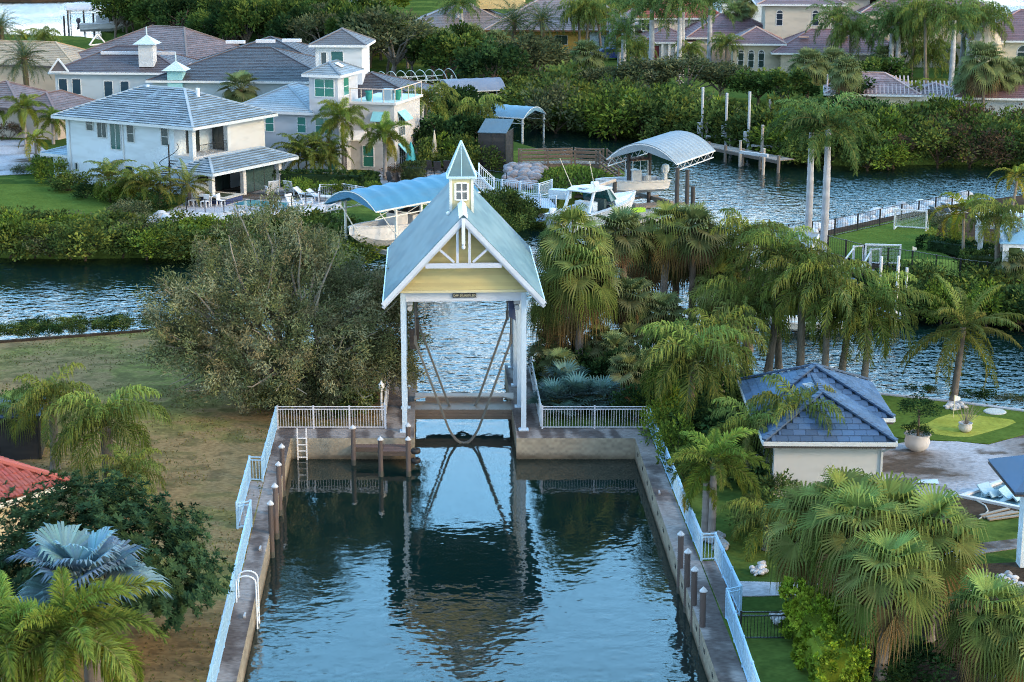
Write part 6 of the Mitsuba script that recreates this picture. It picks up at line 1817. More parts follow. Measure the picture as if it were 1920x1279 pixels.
for at, sc, lb in (((11.62, 54.71, 1.0, 3.86), 1.12, 'fountain palm with bare trunk and star of leaf stalks at lower right'), ((12.89, 59.45, 1.0, 3.75), 1.2, 'fountain palm behind the one with the leaf stalk star'), ((11.52, 57.86, 1.0, 4.23), 1.15, 'fountain palm left of the leaf stalk star'),
                   ((10.57, 61.85, 1.0, 2.89), 1.1, 'leftmost fountain palm of the lower right group'), ((14.01, 58.53, 1.0, 3.61), 1.15, 'rightmost fountain palm of the large lower right group'), ((11.53, 60.87, 1.0, 3.92), 1.1, 'backmost fountain palm of the lower right group'), ((14.86, 54.31, 1.0, 2.52), 1.0, 'separate smaller fountain palm at the right edge'), ((16.09, 53.92, 1.0, 2.15), 1.0, 'fountain palm cut by the lower right corner')):
    palm('livistona', lb, at, sc, n=30)
for at, lb in (((*(3.2, 86.01), 1.1, .4), 'blue green palmetto behind the right end railing'), ((*(2.04, 85.74), 1.1, .3), 'left blue green palmetto behind the right end railing'), ((*(4.21, 85.92), 1.1, .35), 'right blue green palmetto behind the right end railing'), ((*(2.61, 87.9), 1.1, .5), 'rear blue green palmetto behind the right end railing')):
    palm('palmetto', lb, at, 1.15)
for at, kd, sc, lb in (((2.32, 92.42, 1.2, 3.92), 'livistona', 1.1, 'shaggy fountain palm close to the boat house roof'), ((4.56, 93.49, 1.2, 4.8), 'sabal', 1.15, 'cabbage palm just right of the tall fountain palm'), ((6.06, 95.47, 1.2, 6.64), 'sabal', 1.15, 'high cabbage palm at the left of the channel clump'), ((7.85, 96.83, 1.2, 6.96), 'livistona', 1.0, 'highest palm of the channel clump'), ((9.57, 96.83, 1.2, 6.67), 'sabal', 1.2, 'high cabbage palm of the channel clump, right of its middle'),
                       ((10.93, 96.26, 1.2, 3.63), 'livistona', 1.1, 'low weeping palm below the channel clump'), ((6.08, 93.49, 1.2, 3.68), 'sabal', 1.0, 'low cabbage palm left below the channel clump'), ((12.71, 96.83, 1.2, 6.1), 'queen', .9, 'feathery palm at the right end of the channel clump'), ((7.74, 93.49, 1.2, 2.84), 'sabal', 1.0, 'low cabbage palm in the middle below the channel clump'),
                       ((13.82, 93.49, 1.2, 3.68), 'queen', .9, 'feathery palm before the dark dock'), ((16.55, 90.87, 1.2, 3.18), 'queen', .9, 'feathery palm between the two behind the shed roof'), ((10.28, 88.87, 1.2, 2.58), 'queen', .9, 'feathery palm behind the big drooping queen palm')):
    palm(kd, lb, at, sc)
for i, at in enumerate(((1.91, 92.42, 1.2, 1.27), (4.35, 91.9, 1.2, 1.82), (5.09, 90.36, 1.2, 1.66), (5.98, 91.9, 1.2, 1.82), (2.24, 88.87, 1.2, 1.23), (5.58, 87.42, 1.2, 1.34), (6.65, 87.9, 1.2, 1.48))):
    palm('sabal', 'low dark fan palm in the understory right of the boat house', at, .8, n=22, grp='understory fan palms')
# royal pair by the canal and the east point
palm('royal', 'left of the two royal palms with pale trunks standing by the canal', (20.23, 125.59, 1.3, 7.84), 1.12, n=20, rs=.95)
palm('royal', 'right of the two royal palms with pale trunks standing by the canal', (21.09, 124.09, 1.3, 8.25), 1.15, n=20, rs=.95)
palm('christmas', 'yellow green palm at the right edge above the sports lawn', (38.08, 140.29, 1.3, 2.54), 1.15)
palm('christmas', 'bushy palm with two heads right of the sports lawn', (29.22, 118.44, 1.3, 3.74), 1.2)
palm('queen', 'dark palm right of the two headed palm', (30.28, 113.88, 1.3, 4.12), .75)
palm('sabal', 'short fan palm beside the seawall at the right edge', (30.73, 112.63, 1.3, 1.45), .85)
palm('livistona', 'weeping low palm at the right end of the clipped beds', (30.62, 126.92, 1.3, 1.31), .5, n=18)
# white house gardens
palm('washingtonia', 'fan palm rising behind the white house roof', (-36.61, 200.89, 1.5, 3.71), 1.1)
palm('washingtonia', 'tall fan palm right of the white house roof', (-26.98, 183.64, 1.5, 4.04), 1.3)
palm('date', 'date palm in front of the brown roofed house', (-50.94, 196.29, 1.5, 5.96), 1.15)
palm('foxtail', 'palm with arching yellow green fronds left of the tower house', (-14.07, 154.53, 1.5, 4.77), 1.15, coarse=False)
palm('foxtail', 'palm with arching fronds right of the tower house', (-10.49, 152.85, 1.5, 3.67), 1.05)
palm('queen', 'queen palm behind the terrace left of the steeple', (-8.25, 174.25, 1.5, 3.9), 1.05)
palm('queen', 'queen palm above the screened porch', (-3.45, 177.15, 1.5, 2.54), .95)
for i, (at, sc) in enumerate((((-17.72, 153.68, 1.5, 2.23), 1.0), ((-16.3, 152.85, 1.5, 2.57), 1.1), ((-14.98, 152.85, 1.5, 2.13), 1.0), ((-16.91, 152.29, 1.5, 1.77), 1.0), ((-15.53, 151.75, 1.5, 1.63), .9))):
    palm('areca', 'dark green areca palm in the clump before the grey house', at, sc, grp='areca palms before the grey house')
for lb, kd, at, sc in (('dwarf palm left of the white house, nearest the driveway', 'christmas', (-42.1, 164.14, 1.5, 1.8), 1.0), ('tall yellow green palm left of the white house', 'foxtail', (-45.15, 172.48, 1.5, 3.46), .95), ('yellow green palm at the left corner of the white house', 'foxtail', (-43.0, 174.25, 1.5, 2.25), .8),
                       ('slim palm against the white facade', 'christmas', (-36.39, 158.6, 1.5, 2.75), .85), ('fan of golden fronds before the white house stair', 'areca', (-31.25, 143.21, 1.5, 1.67), 1.0), ('golden palm before the white house, left of the spiral stair', 'areca', (-27.67, 139.62, 1.5, 1.63), 1.05), ('palm with pale green fronds right of the spiral stair', 'coconut', (-24.6, 140.8, 1.5, 1.64), .55),
                       ('brownish palm left of the spiral stair', 'coconut', (-26.75, 140.09, 1.5, 1.76), .55), ('golden palm at the left end of the white house bed', 'areca', (-29.32, 140.8, 1.5, 1.44), .95), ('small palm at the left edge beside the driveway', 'foxtail', (-49.31, 179.77, 1.5, 2.58), .7)):
    palm(kd, lb, at, sc)
palm('date', 'dark palm at the left edge above the tan roof', (-65.85, 243.41, 1.5, 5.47), 1.05, coarse=True)
palm('queen', 'palm behind the date palm at upper left', (-61.36, 246.88, 1.5, 3.82), .9, coarse=True)
palm('christmas', 'yellow palm behind the date palm at upper left', (-64.17, 246.88, 1.5, 3.96), 1.0, coarse=True)
# far palms
FAR = (('royal', (13.87, 234.36, 1.35, 5.54), 1.0, 'bright royal palm with double trunk on the far lawn'), ('royal', (13.54, 236.92, 1.35, 3.47), .7, 'short royal palm beside the bright one on the far lawn'), ('royal', (17.07, 230.64, 1.35, 8.68), 1.25, 'tall royal palm with white trunk left of the cream villa porch'), ('royal', (20.59, 228.21, 1.35, 9.99), 1.3, 'tall royal palm before the cream villa columns'),
       ('royal', (20.17, 227.02, 1.35, 9.31), 1.1, 'royal palm close behind the villa columns'), ('royal', (25.96, 247.69, 1.35, 7.91), 1.25, 'tall royal palm right of the villa garage door'), ('queen', (21.57, 228.21, 1.35, 3.93), .7, 'small dark palm before the villa columns'), ('queen', (27.46, 241.51, 1.35, 3.61), .75, 'dark palm right of the villa garage'),
       ('queen', (9.21, 253.44, 1.35, 6.82), 1.0, 'left dark palm of a pair before the yellow house'), ('queen', (9.93, 253.44, 1.35, 6.61), 1.0, 'right dark palm of a pair before the yellow house'), ('queen', (12.3, 257.92, 1.35, 6.29), 1.0, 'palm right of the pair before the yellow house'), ('date', (-0.14, 254.92, 1.35, 5.29), 1.25, 'dark spreading palm before the yellow house'),
       ('date', (4.31, 252.7, 1.35, 5.74), 1.15, 'dense dark palm before the mauve roof'), ('royal', (-7.87, 272.37, 1.35, 6.55), 1.0, 'palm at the top edge left of the yellow house'), ('royal', (-7.12, 264.15, 1.35, 6.8), 1.0, 'second palm at the top edge left of the yellow house'), ('queen', (-28.24, 286.6, 1.35, 5.6), .9, 'palm before the white house at the top edge'), ('queen', (-29.57, 288.48, 1.35, 5.8), .85, 'left palm before the white house at the top edge'),
       ('queen', (-27.36, 288.48, 1.35, 5.64), .9, 'right palm before the white house at the top edge'), ('royal', (15.83, 247.69, 1.35, 7.71), 1.2, 'dark palm between the yellow house and the villa'), ('royal', (13.86, 264.15, 1.35, 7.54), 1.2, 'dark palm at the top edge right of the yellow house'), ('royal', (40.76, 236.92, 1.35, 6.79), 1.25, 'broad palm before the mansion, left of two'), ('queen', (42.36, 235.63, 1.35, 5.44), 1.1, 'palm before the mansion, right of two'),
       ('royal', (46.47, 230.64, 1.35, 6.75), 1.3, 'left palm of the white trunked group above the pink roof'), ('royal', (47.32, 230.64, 1.35, 7.27), 1.3, 'right palm of the white trunked group above the pink roof'), ('royal', (47.42, 233.11, 1.35, 5.65), 1.2, 'back palm of the white trunked group above the pink roof'), ('queen', (49.35, 231.87, 1.35, 6.2), 1.2, 'slim palm right of the white trunked group'),
       ('royal', (52.66, 224.67, 1.35, 7.84), 1.3, 'tall palm over the garage passage, left of two'), ('royal', (56.73, 236.92, 1.35, 6.66), 1.3, 'tall palm over the garage passage, right of two'), ('queen', (51.33, 231.87, 1.35, 2.95), 1.1, 'dark drooping palm behind the garage ridge'), ('christmas', (55.95, 241.51, 1.35, 2.72), 1.0, 'yellow green palm behind the garage ridge'),
       ('queen', (58.39, 231.87, 1.35, 7.3), 1.25, 'dark palm before the mauve roof at right'), ('queen', (49.84, 225.84, 1.35, 8.57), 1.2, 'dark palm before the mansion wall'), ('sabal', (30.23, 257.92, 1.35, 6.29), 1.2, 'fan palm before the red roof at the top edge'), ('sabal', (33.2, 272.37, 1.35, 6.78), 1.2, 'fan palm on the top edge above the red roof'),
       ('sabal', (33.21, 210.49, 1.35, 3.94), 1.45, 'cabbage palm on the far lawn, leftmost'), ('sabal', (36.12, 213.6, 1.35, 3.75), 1.45, 'cabbage palm on the far lawn beside the blue grey post'), ('sabal', (34.74, 194.37, 1.35, 4.81), 1.2, 'cabbage palm right of the far lawn'), ('sabal', (47.53, 194.37, 1.35, 3.99), 1.3, 'cabbage palm before the grey garage door, leftmost'),
       ('sabal', (48.45, 191.77, 1.35, 6.0), 1.5, 'tall cabbage palm before the grey garage door'), ('sabal', (50.81, 194.37, 1.35, 4.54), 1.3, 'cabbage palm right of the grey garage door'), ('sabal', (53.16, 196.14, 1.35, 4.46), 1.3, 'cabbage palm at the right edge before the garage'), ('christmas', (42.22, 197.49, 1.35, 2.65), 1.0, 'small palm at the left of the arched passage'),
       ('sabal', (9.11, 231.87, 1.35, 2.75), 1.5, 'silvery fan palm with dry skirt above the mangroves'), ('sabal', (-8.29, 233.11, 1.35, 4.14), 1.5, 'fan palm with brown dead skirt above the upper canal'), ('sabal', (-5.28, 238.21, 1.35, 4.56), 1.3, 'slim cabbage palm above the upper canal'), ('sabal', (-2.4, 241.51, 1.35, 3.74), 1.3, 'pale fan palm left of the date palm'),
       ('sabal', (-32.94, 280.2, 1.35, 3.14), 1.3, 'fan palm left of the white house at the top edge'), ('sabal', (-30.09, 275.8, 1.35, 2.94), 1.2, 'fan palm on the clearing near the top edge'), ('sabal', (-25.55, 257.17, 1.35, 4.12), 1.2, 'fan palm right on the clearing near the top edge'), ('sabal', (-20.29, 264.95, 1.35, 3.57), 1.2, 'fan palm behind the small tower'),
       ('sabal', (45.86, 231.87, 1.35, 2.62), 1.2, 'fan palm left of the white trunked group'), ('queen', (16.09, 246.29, 1.35, 2.29), .9, 'dark palm left of the tall royal palm on the far lawn'))
for kd, at, sc, lb in FAR:
    palm(kd, lb, at, sc * 1.15, coarse=True, rs=1.25 if kd == 'royal' else 1.0)

# ------------------------------------------------------------------ clipped hedges and garden shrubs
def hedge(label, fr, sx, sy, sz, cols, seed, leaves=5000, L=.16, W=.09, name='hedge'):
    V, F, K, cc = crown_mesh(seed, 260, leaves, (sx / 2, sy / 2, sz / 2), L, W, cols, cr=.5, box=True, up=.2)
    V = [fr(v + [0, 0, sz / 2]) for v in V]
    k = thing(name, label, 'hedge')
    scene[key(f'{k}__leaves')] = leaf_ply(V, F, K)
    part(k, 'core', MB(fr, np.array(cols[0]) * .6).box(-sx / 2 * .74, sx / 2 * .74, -sy / 2 * .7, sy / 2 * .7, 0, sz * .8), 'bark')
    return k


BRG = [(0.2, 0.27, 0.025), (0.15, 0.22, 0.02), (0.24, 0.3, 0.035), (0.1, 0.16, 0.02)]
a_, b_ = np.array((9.94, 59.22)), np.array((10.21, 53.15))
hf = frame(*((a_ + b_) / 2), 1.0, math.degrees(math.atan2(*(b_ - a_)[::-1])))
hedge('bright yellow green clipped hedge in front of the fountain palms', hf, float(np.linalg.norm(b_ - a_)), 1.5, 1.9, BRG, 70, 14000, .13, .08)
hedge('dark clipped hedge along the foot of the grey tower house', frame(*(-15.27, 149.06), 1.5, -8), 9.0, 1.2, 1.3, DKG, 71)
hedge('square clipped hedge pillar on the terrace behind the blue canopy', frame(*(-7.94, 149.59), 1.5, -8), 1.6, 1.6, 1.9, [(0.04, 0.06, 0.025), (0.055, 0.075, 0.03)], 72, 2500)
k = thing('hedge', 'large rounded dark green hedge right of the boat house roof', 'hedge')
V, F, K, _ = crown_mesh(73, 120, 16000, (3.2, 2.8, 1.9), .17, .1, [(0.05, 0.085, 0.025), (0.065, 0.1, 0.03), (0.04, 0.065, 0.025)], low=-.3, shell=(.75, 1.0), cr=.3)
fh = frame(*(-1.35, 133.11), 2.0, -10)
scene[k] = leaf_ply([fh(v) for v in V], F, K)
hedge('low curved hedge behind the garage passage', frame(*(47.05, 210.06), 1.4, -6), 7.0, 1.5, 1.5, [(0.06, 0.09, 0.03), (0.045, 0.07, 0.025)], 74, 2500)
hedge('round clipped bush right of the garage passage', frame(*(45.65, 198.45), 1.4, -6), 2.0, 1.6, 1.2, [(0.06, 0.085, 0.03), (0.045, 0.07, 0.025)], 75, 1200)
hedge('clipped bush near the columns at the right edge', frame(*(30.33, 116.77), 1.3, -10), 3.2, 1.6, 1.3, MG, 76, 2600)
hedge('dark clipped border hedge right of the sports lawn', frame(*(29.81, 122.63), 1.3, -42), 5.5, 1.1, .9, DKG, 77, 2600)
r6 = np.random.default_rng(66)


def bed(rows, name='shrub', cat='shrub', grp=None):
    for kd, at, r_, h, lb in rows:
        shrub(kd, name, lb, *at, r_, h, grp, r6, cat)


bed((('light', (*(-37.22, 150.93), 1.5), 1.7, 1.9, 'yellow green shrub at the left end of the white house bed'), ('light', (*(-39.33, 155.1), 1.5), 1.4, 1.7, 'yellow green shrub nearest the driveway'), ('mangrove', (*(-35.13, 147.49), 1.5), 1.5, 1.5, 'green shrub beside the yellow green ones at the white house'),
     ('dark', (*(-33.07, 143.94), 1.5), 1.3, 1.3, 'dark shrub in the middle of the white house bed'), ('light', (*(-31.0, 141.99), 1.5), 1.3, 1.8, 'bright shrub under the golden fronds'), ('yellow', (*(-29.86, 142.48), 1.5), 1.3, 1.7, 'golden shrub before the white house stair'),
     ('yellow', (*(-28.94, 143.45), 1.5), 1.4, 1.8, 'golden shrub below the white house windows'), ('olive', (*(-27.88, 135.54), 1.5), 1.4, 1.3, 'grey green shrub left of the white riprap'), ('dark', (*(-27.05, 138.47), 1.5), 1.2, 1.4, 'dark green shrub below the spiral stair'), ('olive', (*(-28.68, 134.67), 1.5), 1.1, 1.2, 'small grey green shrub above the shore hedge'),
     ('light', (*(-17.04, 145.69), 1.5), 1.1, 1.3, 'bright green shrub left in the row below the grey house'), ('light', (*(-15.49, 144.94), 1.5), 1.1, 1.3, 'bright green shrub second in the row below the grey house'), ('light', (*(-13.98, 144.44), 1.5), 1.1, 1.3, 'bright green shrub third in the row below the grey house'), ('light', (*(-12.73, 144.44), 1.5), 1.0, 1.3, 'bright green shrub fourth in the row below the grey house'),
     ('light', (*(-10.89, 144.94), 1.5), .9, 1.1, 'bright green shrub apart at the right of the row below the grey house'), ('brown', (*(-9.08, 153.68), 1.5), 1.6, .8, 'reddish brown ground plant beside the house wall behind the terrace'), ('brown', (*(-9.69, 156.54), 1.5), 1.2, .8, 'dark red plant at the foot of the shuttered wall'),
     ('mangrove', (*(-7.31, 158.6), 1.5), 1.8, 2.4, 'green shrub behind the terrace left of the steeple'), ('light', (*(-5.74, 159.49), 1.5), 1.8, 2.6, 'fresh green shrub behind the terrace just left of the steeple'), ('mangrove', (*(-4.34, 158.6), 1.5), 1.8, 2.6, 'green shrub behind the steeple'),
     ('mangrove', (*(-2.49, 157.41), 1.5), 1.8, 2.4, 'green shrub below the screened porch'), ('dark', (*(-5.29, 167.38), 1.5), 2.2, 2.6, 'dark shrub mass between the queen palms'), ('dark', (*(-8.97, 164.14), 1.5), 1.8, 1.8, 'dark shrub beside the teal umbrella'),
     ('brown', (*(-48.01, 177.15), 1.5), 1.5, 1.6, 'dark red leaved shrub at the left edge beside the driveway'), ('olive', (*(-41.26, 156.54), 1.5), 1.0, .9, 'dry grassy clump at the end of the driveway'), ('yellow', (*(-44.25, 181.69), 1.5), 1.3, 2.0, 'yellow shrub behind the white house corner'),
     ('yellow', (*(29.65, 125.08), 1.4), 1.3, 1.2, 'yellow croton shrub right of the sports lawn'), ('yellow', (*(32.27, 122.49), 1.4), 1.3, 1.3, 'yellow shrub between the columns at the right edge'), ('yellow', (*(30.1, 123.59), 1.4), 1.0, 1.0, 'second yellow croton right of the sports lawn'), ('dark', (*(29.73, 118.29), 1.4), 1.2, 1.1, 'dark shrub below the two headed palm'),
     ('olive', (*(31.01, 134.57), 1.4), 1.2, .9, 'grey green ground plant beside the far goal'), ('olive', (*(31.05, 131.81), 1.4), 1.2, .9, 'grey green ground plant in front of the lounge chairs'), ('dark', (*(31.73, 115.0), 1.4), 1.2, 1.2, 'dark shrub at the right edge by the seawall'),
     ('brown', (*(45.68, 195.3), 1.4), 1.5, 1.6, 'red leaved shrub right of the arched passage'), ('light', (*(39.09, 189.69), 1.4), 1.7, 2.2, 'lime green shrub left of the arched passage'), ('light', (*(39.83, 188.03), 1.4), 1.4, 1.6, 'lime green shrub before the arched passage'), ('light', (*(42.61, 187.21), 1.4), 1.5, 1.4, 'lime green shrub before the pale drive'),
     ('light', (*(45.95, 184.39), 1.4), 1.7, 2.0, 'lime green shrub before the grey garage door'), ('light', (*(49.38, 184.39), 1.4), 1.9, 2.2, 'lime green shrub at the right edge below the garage'), ('dark', (*(33.59, 183.21), 1.4), 2.4, 2.4, 'dark clipped shrub left of the garage building'),
     ('light', (*(6.96, 85.1), 1.0), 1.1, 2.0, 'bright leafy shrub behind the right end of the end railing'), ('light', (*(7.04, 80.8), 1.0), 1.1, 2.1, 'bright leafy shrub beside the right railing, second'), ('light', (*(7.14, 77.4), 1.0), 1.0, 2.0, 'bright leafy shrub beside the right railing, third'), ('mangrove', (*(7.29, 74.69), 1.0), .9, 1.5, 'leafy shrub beside the right railing, nearest'),
     ('dark', (*(9.4, 76.5), 1.0), 1.5, 2.0, 'dark shrub behind the foxtail palms'), ('dark', (*(10.36, 75.05), 1.0), 1.4, 2.0, 'dark shrub at the shed wall'), ('dark', (*(10.22, 79.58), 1.0), 1.6, 2.4, 'dark shrub left of the shed'), ('dark', (*(8.88, 80.39), 1.0), 1.6, 2.2, 'dark shrub behind the drooping queen palm'),
     ('mangrove', (*(9.74, 69.39), 1.0), 1.1, 1.6, 'green shrub left of the fountain palms'), ('mangrove', (*(10.7, 72.62), 1.0), 1.0, 1.2, 'green shrub below the shed corner'), ('dark', (*(10.17, 85.56), 1.0), 1.8, 2.4, 'dark shrub left behind the shed'), ('dark', (*(12.57, 55.07), 1.0), 1.4, 1.3, 'dark shrub below the fountain palms at the bottom edge'),
     ('dark', (*(2.41, 90.36), 1.0), 1.5, 1.9, 'dark shrub in the understory right of the channel, left'), ('dark', (*(3.99, 89.86), 1.0), 1.6, 2.0, 'dark shrub in the understory right of the channel, middle'), ('dark', (*(5.4, 88.87), 1.0), 1.6, 2.2, 'dark shrub in the understory right of the channel, right'), ('dark', (*(5.92, 84.65), 1.0), 1.2, 1.8, 'dark shrub at the right end of the end railing'),
     ('olive', (*(2.07, 93.49), 1.0), 1.3, 1.8, 'brownish shrub beside the right channel wall'), ('dark', (*(3.59, 93.49), 1.0), 1.6, 2.0, 'dark shrub at the back of the understory'), ('dark', (*(7.23, 90.36), 1.0), 1.7, 2.2, 'dark shrub behind the drooping queen palm crown'), ('yellow', (*(-11.79, 86.25), 1.0), 1.3, 1.6, 'yellowish shrub at the left foot of the feathery tree'),
     ('olive', (*(-10.17, 85.51), 1.0), 1.4, 1.9, 'olive shrub at the foot of the feathery tree'), ('olive', (*(-8.7, 86.06), 1.0), 1.5, 2.1, 'olive shrub at the right foot of the feathery tree'), ('mangrove', (*(-7.43, 85.51), 1.0), 1.0, 1.2, 'small green shrub behind the end railing at left'), ('dark', (*(-7.32, 91.6), 1.0), 1.4, 2.4, 'dark shrub under the feathery tree beside the channel wall'),
     ('dark', (*(-23.53, 83.56), 1.0), 1.5, 1.6, 'dark shrub left of the screen enclosure'), ('mangrove', (*(-8.91, 94.24), 1.0), 1.6, 2.6, 'green shrub under the feathery tree crown'),
     ('light', (*(-12.25, 123.58), .3), 1.6, 2.0, 'light green shore shrub below the hanging boat'), ('mangrove', (*(-10.88, 124.47), .3), 1.5, 1.9, 'green shore shrub below the hanging boat'), ('light', (*(-9.89, 125.74), .3), 1.2, 1.6, 'small shore shrub at the corner of the boat house roof')))
mound = MB()
rr = np.random.default_rng(9)
V, F, K = [], [], []
MC = np.array((5.01, 150.93))
n = 5200
ph, q = rr.uniform(0, 2 * PI, n), np.sqrt(rr.random(n))
px_, py_ = np.cos(ph) * q * 3.9, np.sin(ph) * q * 4.6
pz = 1.4 + 1.25 * (1 - q ** 2) + rr.normal(0, .08, n)
a = unitv(rr.normal(size=(n, 3)) + [0, 0, .9])
b = unitv(np.cross(a, rr.normal(size=(n, 3))))
kites(np.stack([px_ + MC[0], py_ + MC[1], pz], -1), a, b, .32 * rr.uniform(.7, 1.3, n), .16, np.array([(0.1, 0.16, 0.03), (0.075, 0.125, 0.025), (0.13, 0.18, 0.035)])[rr.integers(0, 3, n)] * rr.uniform(.7, 1.3, (n, 1)), V, F, K)
k = key('ground_cover')
scene[k] = leaf_ply(V, F, K)
labels[k] = {'label': 'mound of light green ground cover between boardwalk and dock', 'category': 'plants', 'kind': 'stuff'}
ground('mound', MB(frame(*MC), (0, 0, 0)).lathe([(4.9, 1.2), (4.0, 1.55), (2.5, 2.3), (0.02, 2.65)], n=16), 'soil', 'low earth mound between boardwalk and dock')
# loose grass tufts on the lawns
V, F, K = [], [], []
PA = sg.Polygon(A)
n = 26000
xy = np.stack([rr.uniform(-38, -8, n), rr.uniform(52, 108, n)], -1)
import shapely
ok = shapely.contains_xy(PA, xy[:, 0], xy[:, 1]) & (meshkit.noise(np.column_stack([xy * .5, 0 * xy[:, :1]])) > .42)
xy = xy[ok]
n = len(xy)
a = unitv(rr.normal(size=(n, 3)) * [1, 1, .2] + [0, 0, .8])
b = unitv(np.cross(a, rr.normal(size=(n, 3))))
kites(np.column_stack([xy, np.full(n, 1.0)]), a, b, .1 * rr.uniform(.5, 1.5, n), .06, np.array([(0.12, 0.115, 0.035), (0.1, 0.12, 0.03), (0.13, 0.095, 0.05)])[rr.integers(0, 3, n)] * rr.uniform(.75, 1.2, (n, 1)), V, F, K)
k = key('grass_tufts')
scene[k] = leaf_ply(V, F, K)
labels[k] = {'label': 'loose tufts of dry and green grass on the brown lawn', 'category': 'grass', 'kind': 'stuff'}

# ------------------------------------------------------------------ rocks
ROCK = {}
for nm, c_ in (('white', (0.38, 0.37, 0.38)), ('grey', (0.17, 0.16, 0.18)), ('pale', (0.4, 0.4, 0.42))):
    ROCK[nm] = []
    for v in range(3):
        p = ICO[1][0]
        r = np.random.default_rng(v)
        d = p * (1 + .45 * (meshkit.noise(p * 1.6 + v * 7, v) - .5))[:, None]
        ROCK[nm].append(group(f'{nm}_rock_{v}', mikit.ply((d, ICO[1][1]), 'paint', color=np.tile(np.array(c_) * (.75, 1, 1.2)[v], (len(d), 1)))))


def rocks(name, label, pts, n, r0, r1, kind, z, seed, cat, dome=0.0, piece='stone'):
    k = thing(name, label, cat)
    r = np.random.default_rng(seed)
    P = sg.Polygon(pts)
    x0, y0, x1, y1 = P.bounds
    c = np.array(P.centroid.coords[0])
    i = 0
    while i < n:
        x, y = r.uniform(x0, x1), r.uniform(y0, y1)
        if not P.contains(sg.Point(x, y)):
            continue
        i += 1
        s_ = r.uniform(r0, r1)
        zz = z + dome * max(0, 1 - np.hypot(*(np.array((x, y)) - c)) / max(x1 - x0, y1 - y0) * 2)
        m = place(x, y, zz + s_ * .3 + r.uniform(0, .12), r.uniform(0, 360), s_, s_ * r.uniform(.55, .9))
        m[:3, 0] *= r.uniform(.8, 1.5)
        put(key(f'{k}__{piece}'), ROCK[kind][int(r.integers(0, 3))], m)
    return k


RP = [(-26.71, 133.92), (-26.16, 136.88), (-22.06, 135.99), (-17.5, 137.33), (-13.66, 141.04), (-13.14, 138.34), (-16.47, 135.33), (-21.63, 133.18), (-25.8, 132.76)]
ground('riprap_bed', MB().poly(RP, 1.2, 1.52), 'sand_patio', 'gravel bed under the white riprap')
rocks('riprap', 'band of white boulders below the pool deck of the white house', RP, 300, .2, .42, 'white', 1.45, 1, 'rocks')
rocks('rock_pile', 'slope of grey boulders between steps and boardwalk', [(-0.64, 148.27), (-0.23, 156.65), (1.37, 158.44), (2.67, 154.46), (1.71, 148.01)], 120, .25, .5, 'grey', 1.5, 2, 'rocks', 1.0)
rocks('rock_edge', 'grey boulders along the canal edge below the boardwalk end', [(7.52, 158.26), (10.19, 157.09), (9.31, 153.43), (6.58, 151.84)], 60, .25, .5, 'grey', .3, 3, 'rocks')
rocks('rock_edge', 'pinkish white boulders along the canal edge of the sports lawn', [(18.14, 129.85), (19.7, 133.4), (22.63, 136.72), (29.08, 143.38), (35.81, 149.17), (37.13, 150.18), (35.27, 142.57), (34.03, 141.62), (27.6, 135.99), (21.49, 129.77), (18.77, 126.48)], 290, .25, .5, 'pale', .55, 4, 'rocks')
for lb, pts, n in (('ring of white stones around the foxtail palm stems', [(7.29, 68.47), (7.81, 68.89), (8.25, 68.59), (8.14, 67.99), (7.58, 67.75), (7.26, 67.99)], 40), ('patch of white stones right of the foxtail palm ring', [(7.78, 67.63), (8.21, 67.87), (8.26, 67.16), (7.79, 66.81)], 18), ('patch of pale stones left of the fountain palms', [(8.86, 65.12), (9.35, 65.56), (9.34, 64.57), (8.87, 64.14)], 20),
                   ('mound of white stones behind the black fence', [(9.02, 60.48), (9.87, 60.97), (9.87, 60.0), (9.03, 59.62)], 60), ('dark and white stones under the coconut palm', [(20.82, 86.76), (21.54, 87.42), (22.11, 86.76), (21.24, 86.11)], 40), ('pale stones at the foot of the royal palms', [(19.5, 125.08), (21.28, 126.22), (21.53, 122.86), (19.8, 121.42)], 45),
                   ('black and white rubble beside the path at right', [(16.27, 63.66), (18.41, 64.46), (18.48, 62.88), (16.25, 62.36)], 60), ('white stones near the right edge bottom', [(15.48, 56.53), (16.72, 56.32), (16.34, 54.87), (15.24, 54.87)], 50)):
    rocks('stone_patch', lb, pts, n * 2, .05, .14, 'white', 1.0 if 'royal' not in lb else 1.38, 10 + n, 'stones')

# ------------------------------------------------------------------ pool and furniture of the white house
pl_ = thing('swimming_pool', 'small swimming pool with raised spa beside the white house', 'pool')
SW = frame(*(-18.52, 140.75), 1.55, -24)
part(pl_, 'coping', MB(SW, (0.4, 0.36, 0.34)).poly([(-2.9, -1.5), (2.9, -1.5), (2.9, 1.5), (-2.9, 1.5)], -.1, .03))
w = MB(SW, (0.03, 0.17, 0.2)).add([[-2.6, -1.2, .045], [2.6, -1.2, .045], [2.6, 1.2, .045], [-2.6, 1.2, .045]], [[0, 1, 2, 3]])
part(pl_, 'water', w, 'pane_glass')
sp = part(pl_, 'spa', MB(SW, (0.02, 0.035, 0.12)).box(-6.2, -2.95, -1.4, .9, -.05, .45), label='raised spa clad in dark blue tile')
part(sp, 'rim', MB(SW, (0.42, 0.38, 0.33)).box(-6.3, -2.85, -1.5, 1.0, .45, .52))
part(sp, 'water', MB(SW, (0.06, 0.07, 0.045)).add([[-5.8, -1, .535], [-3.4, -1, .535], [-3.4, .5, .535], [-5.8, .5, .535]], [[0, 1, 2, 3]]), 'pane_glass')
railing('black mesh pool fence along the white riprap', [(-24.26, 137.33), (-21.2, 135.54), (-17.44, 136.88), (-14.59, 140.09), (-13.88, 141.99)], 1.5, 'fence', h=1.2, col=BLACK, post_gap=1.6, gap=.8, pk=.015, pp=.05, two=False)


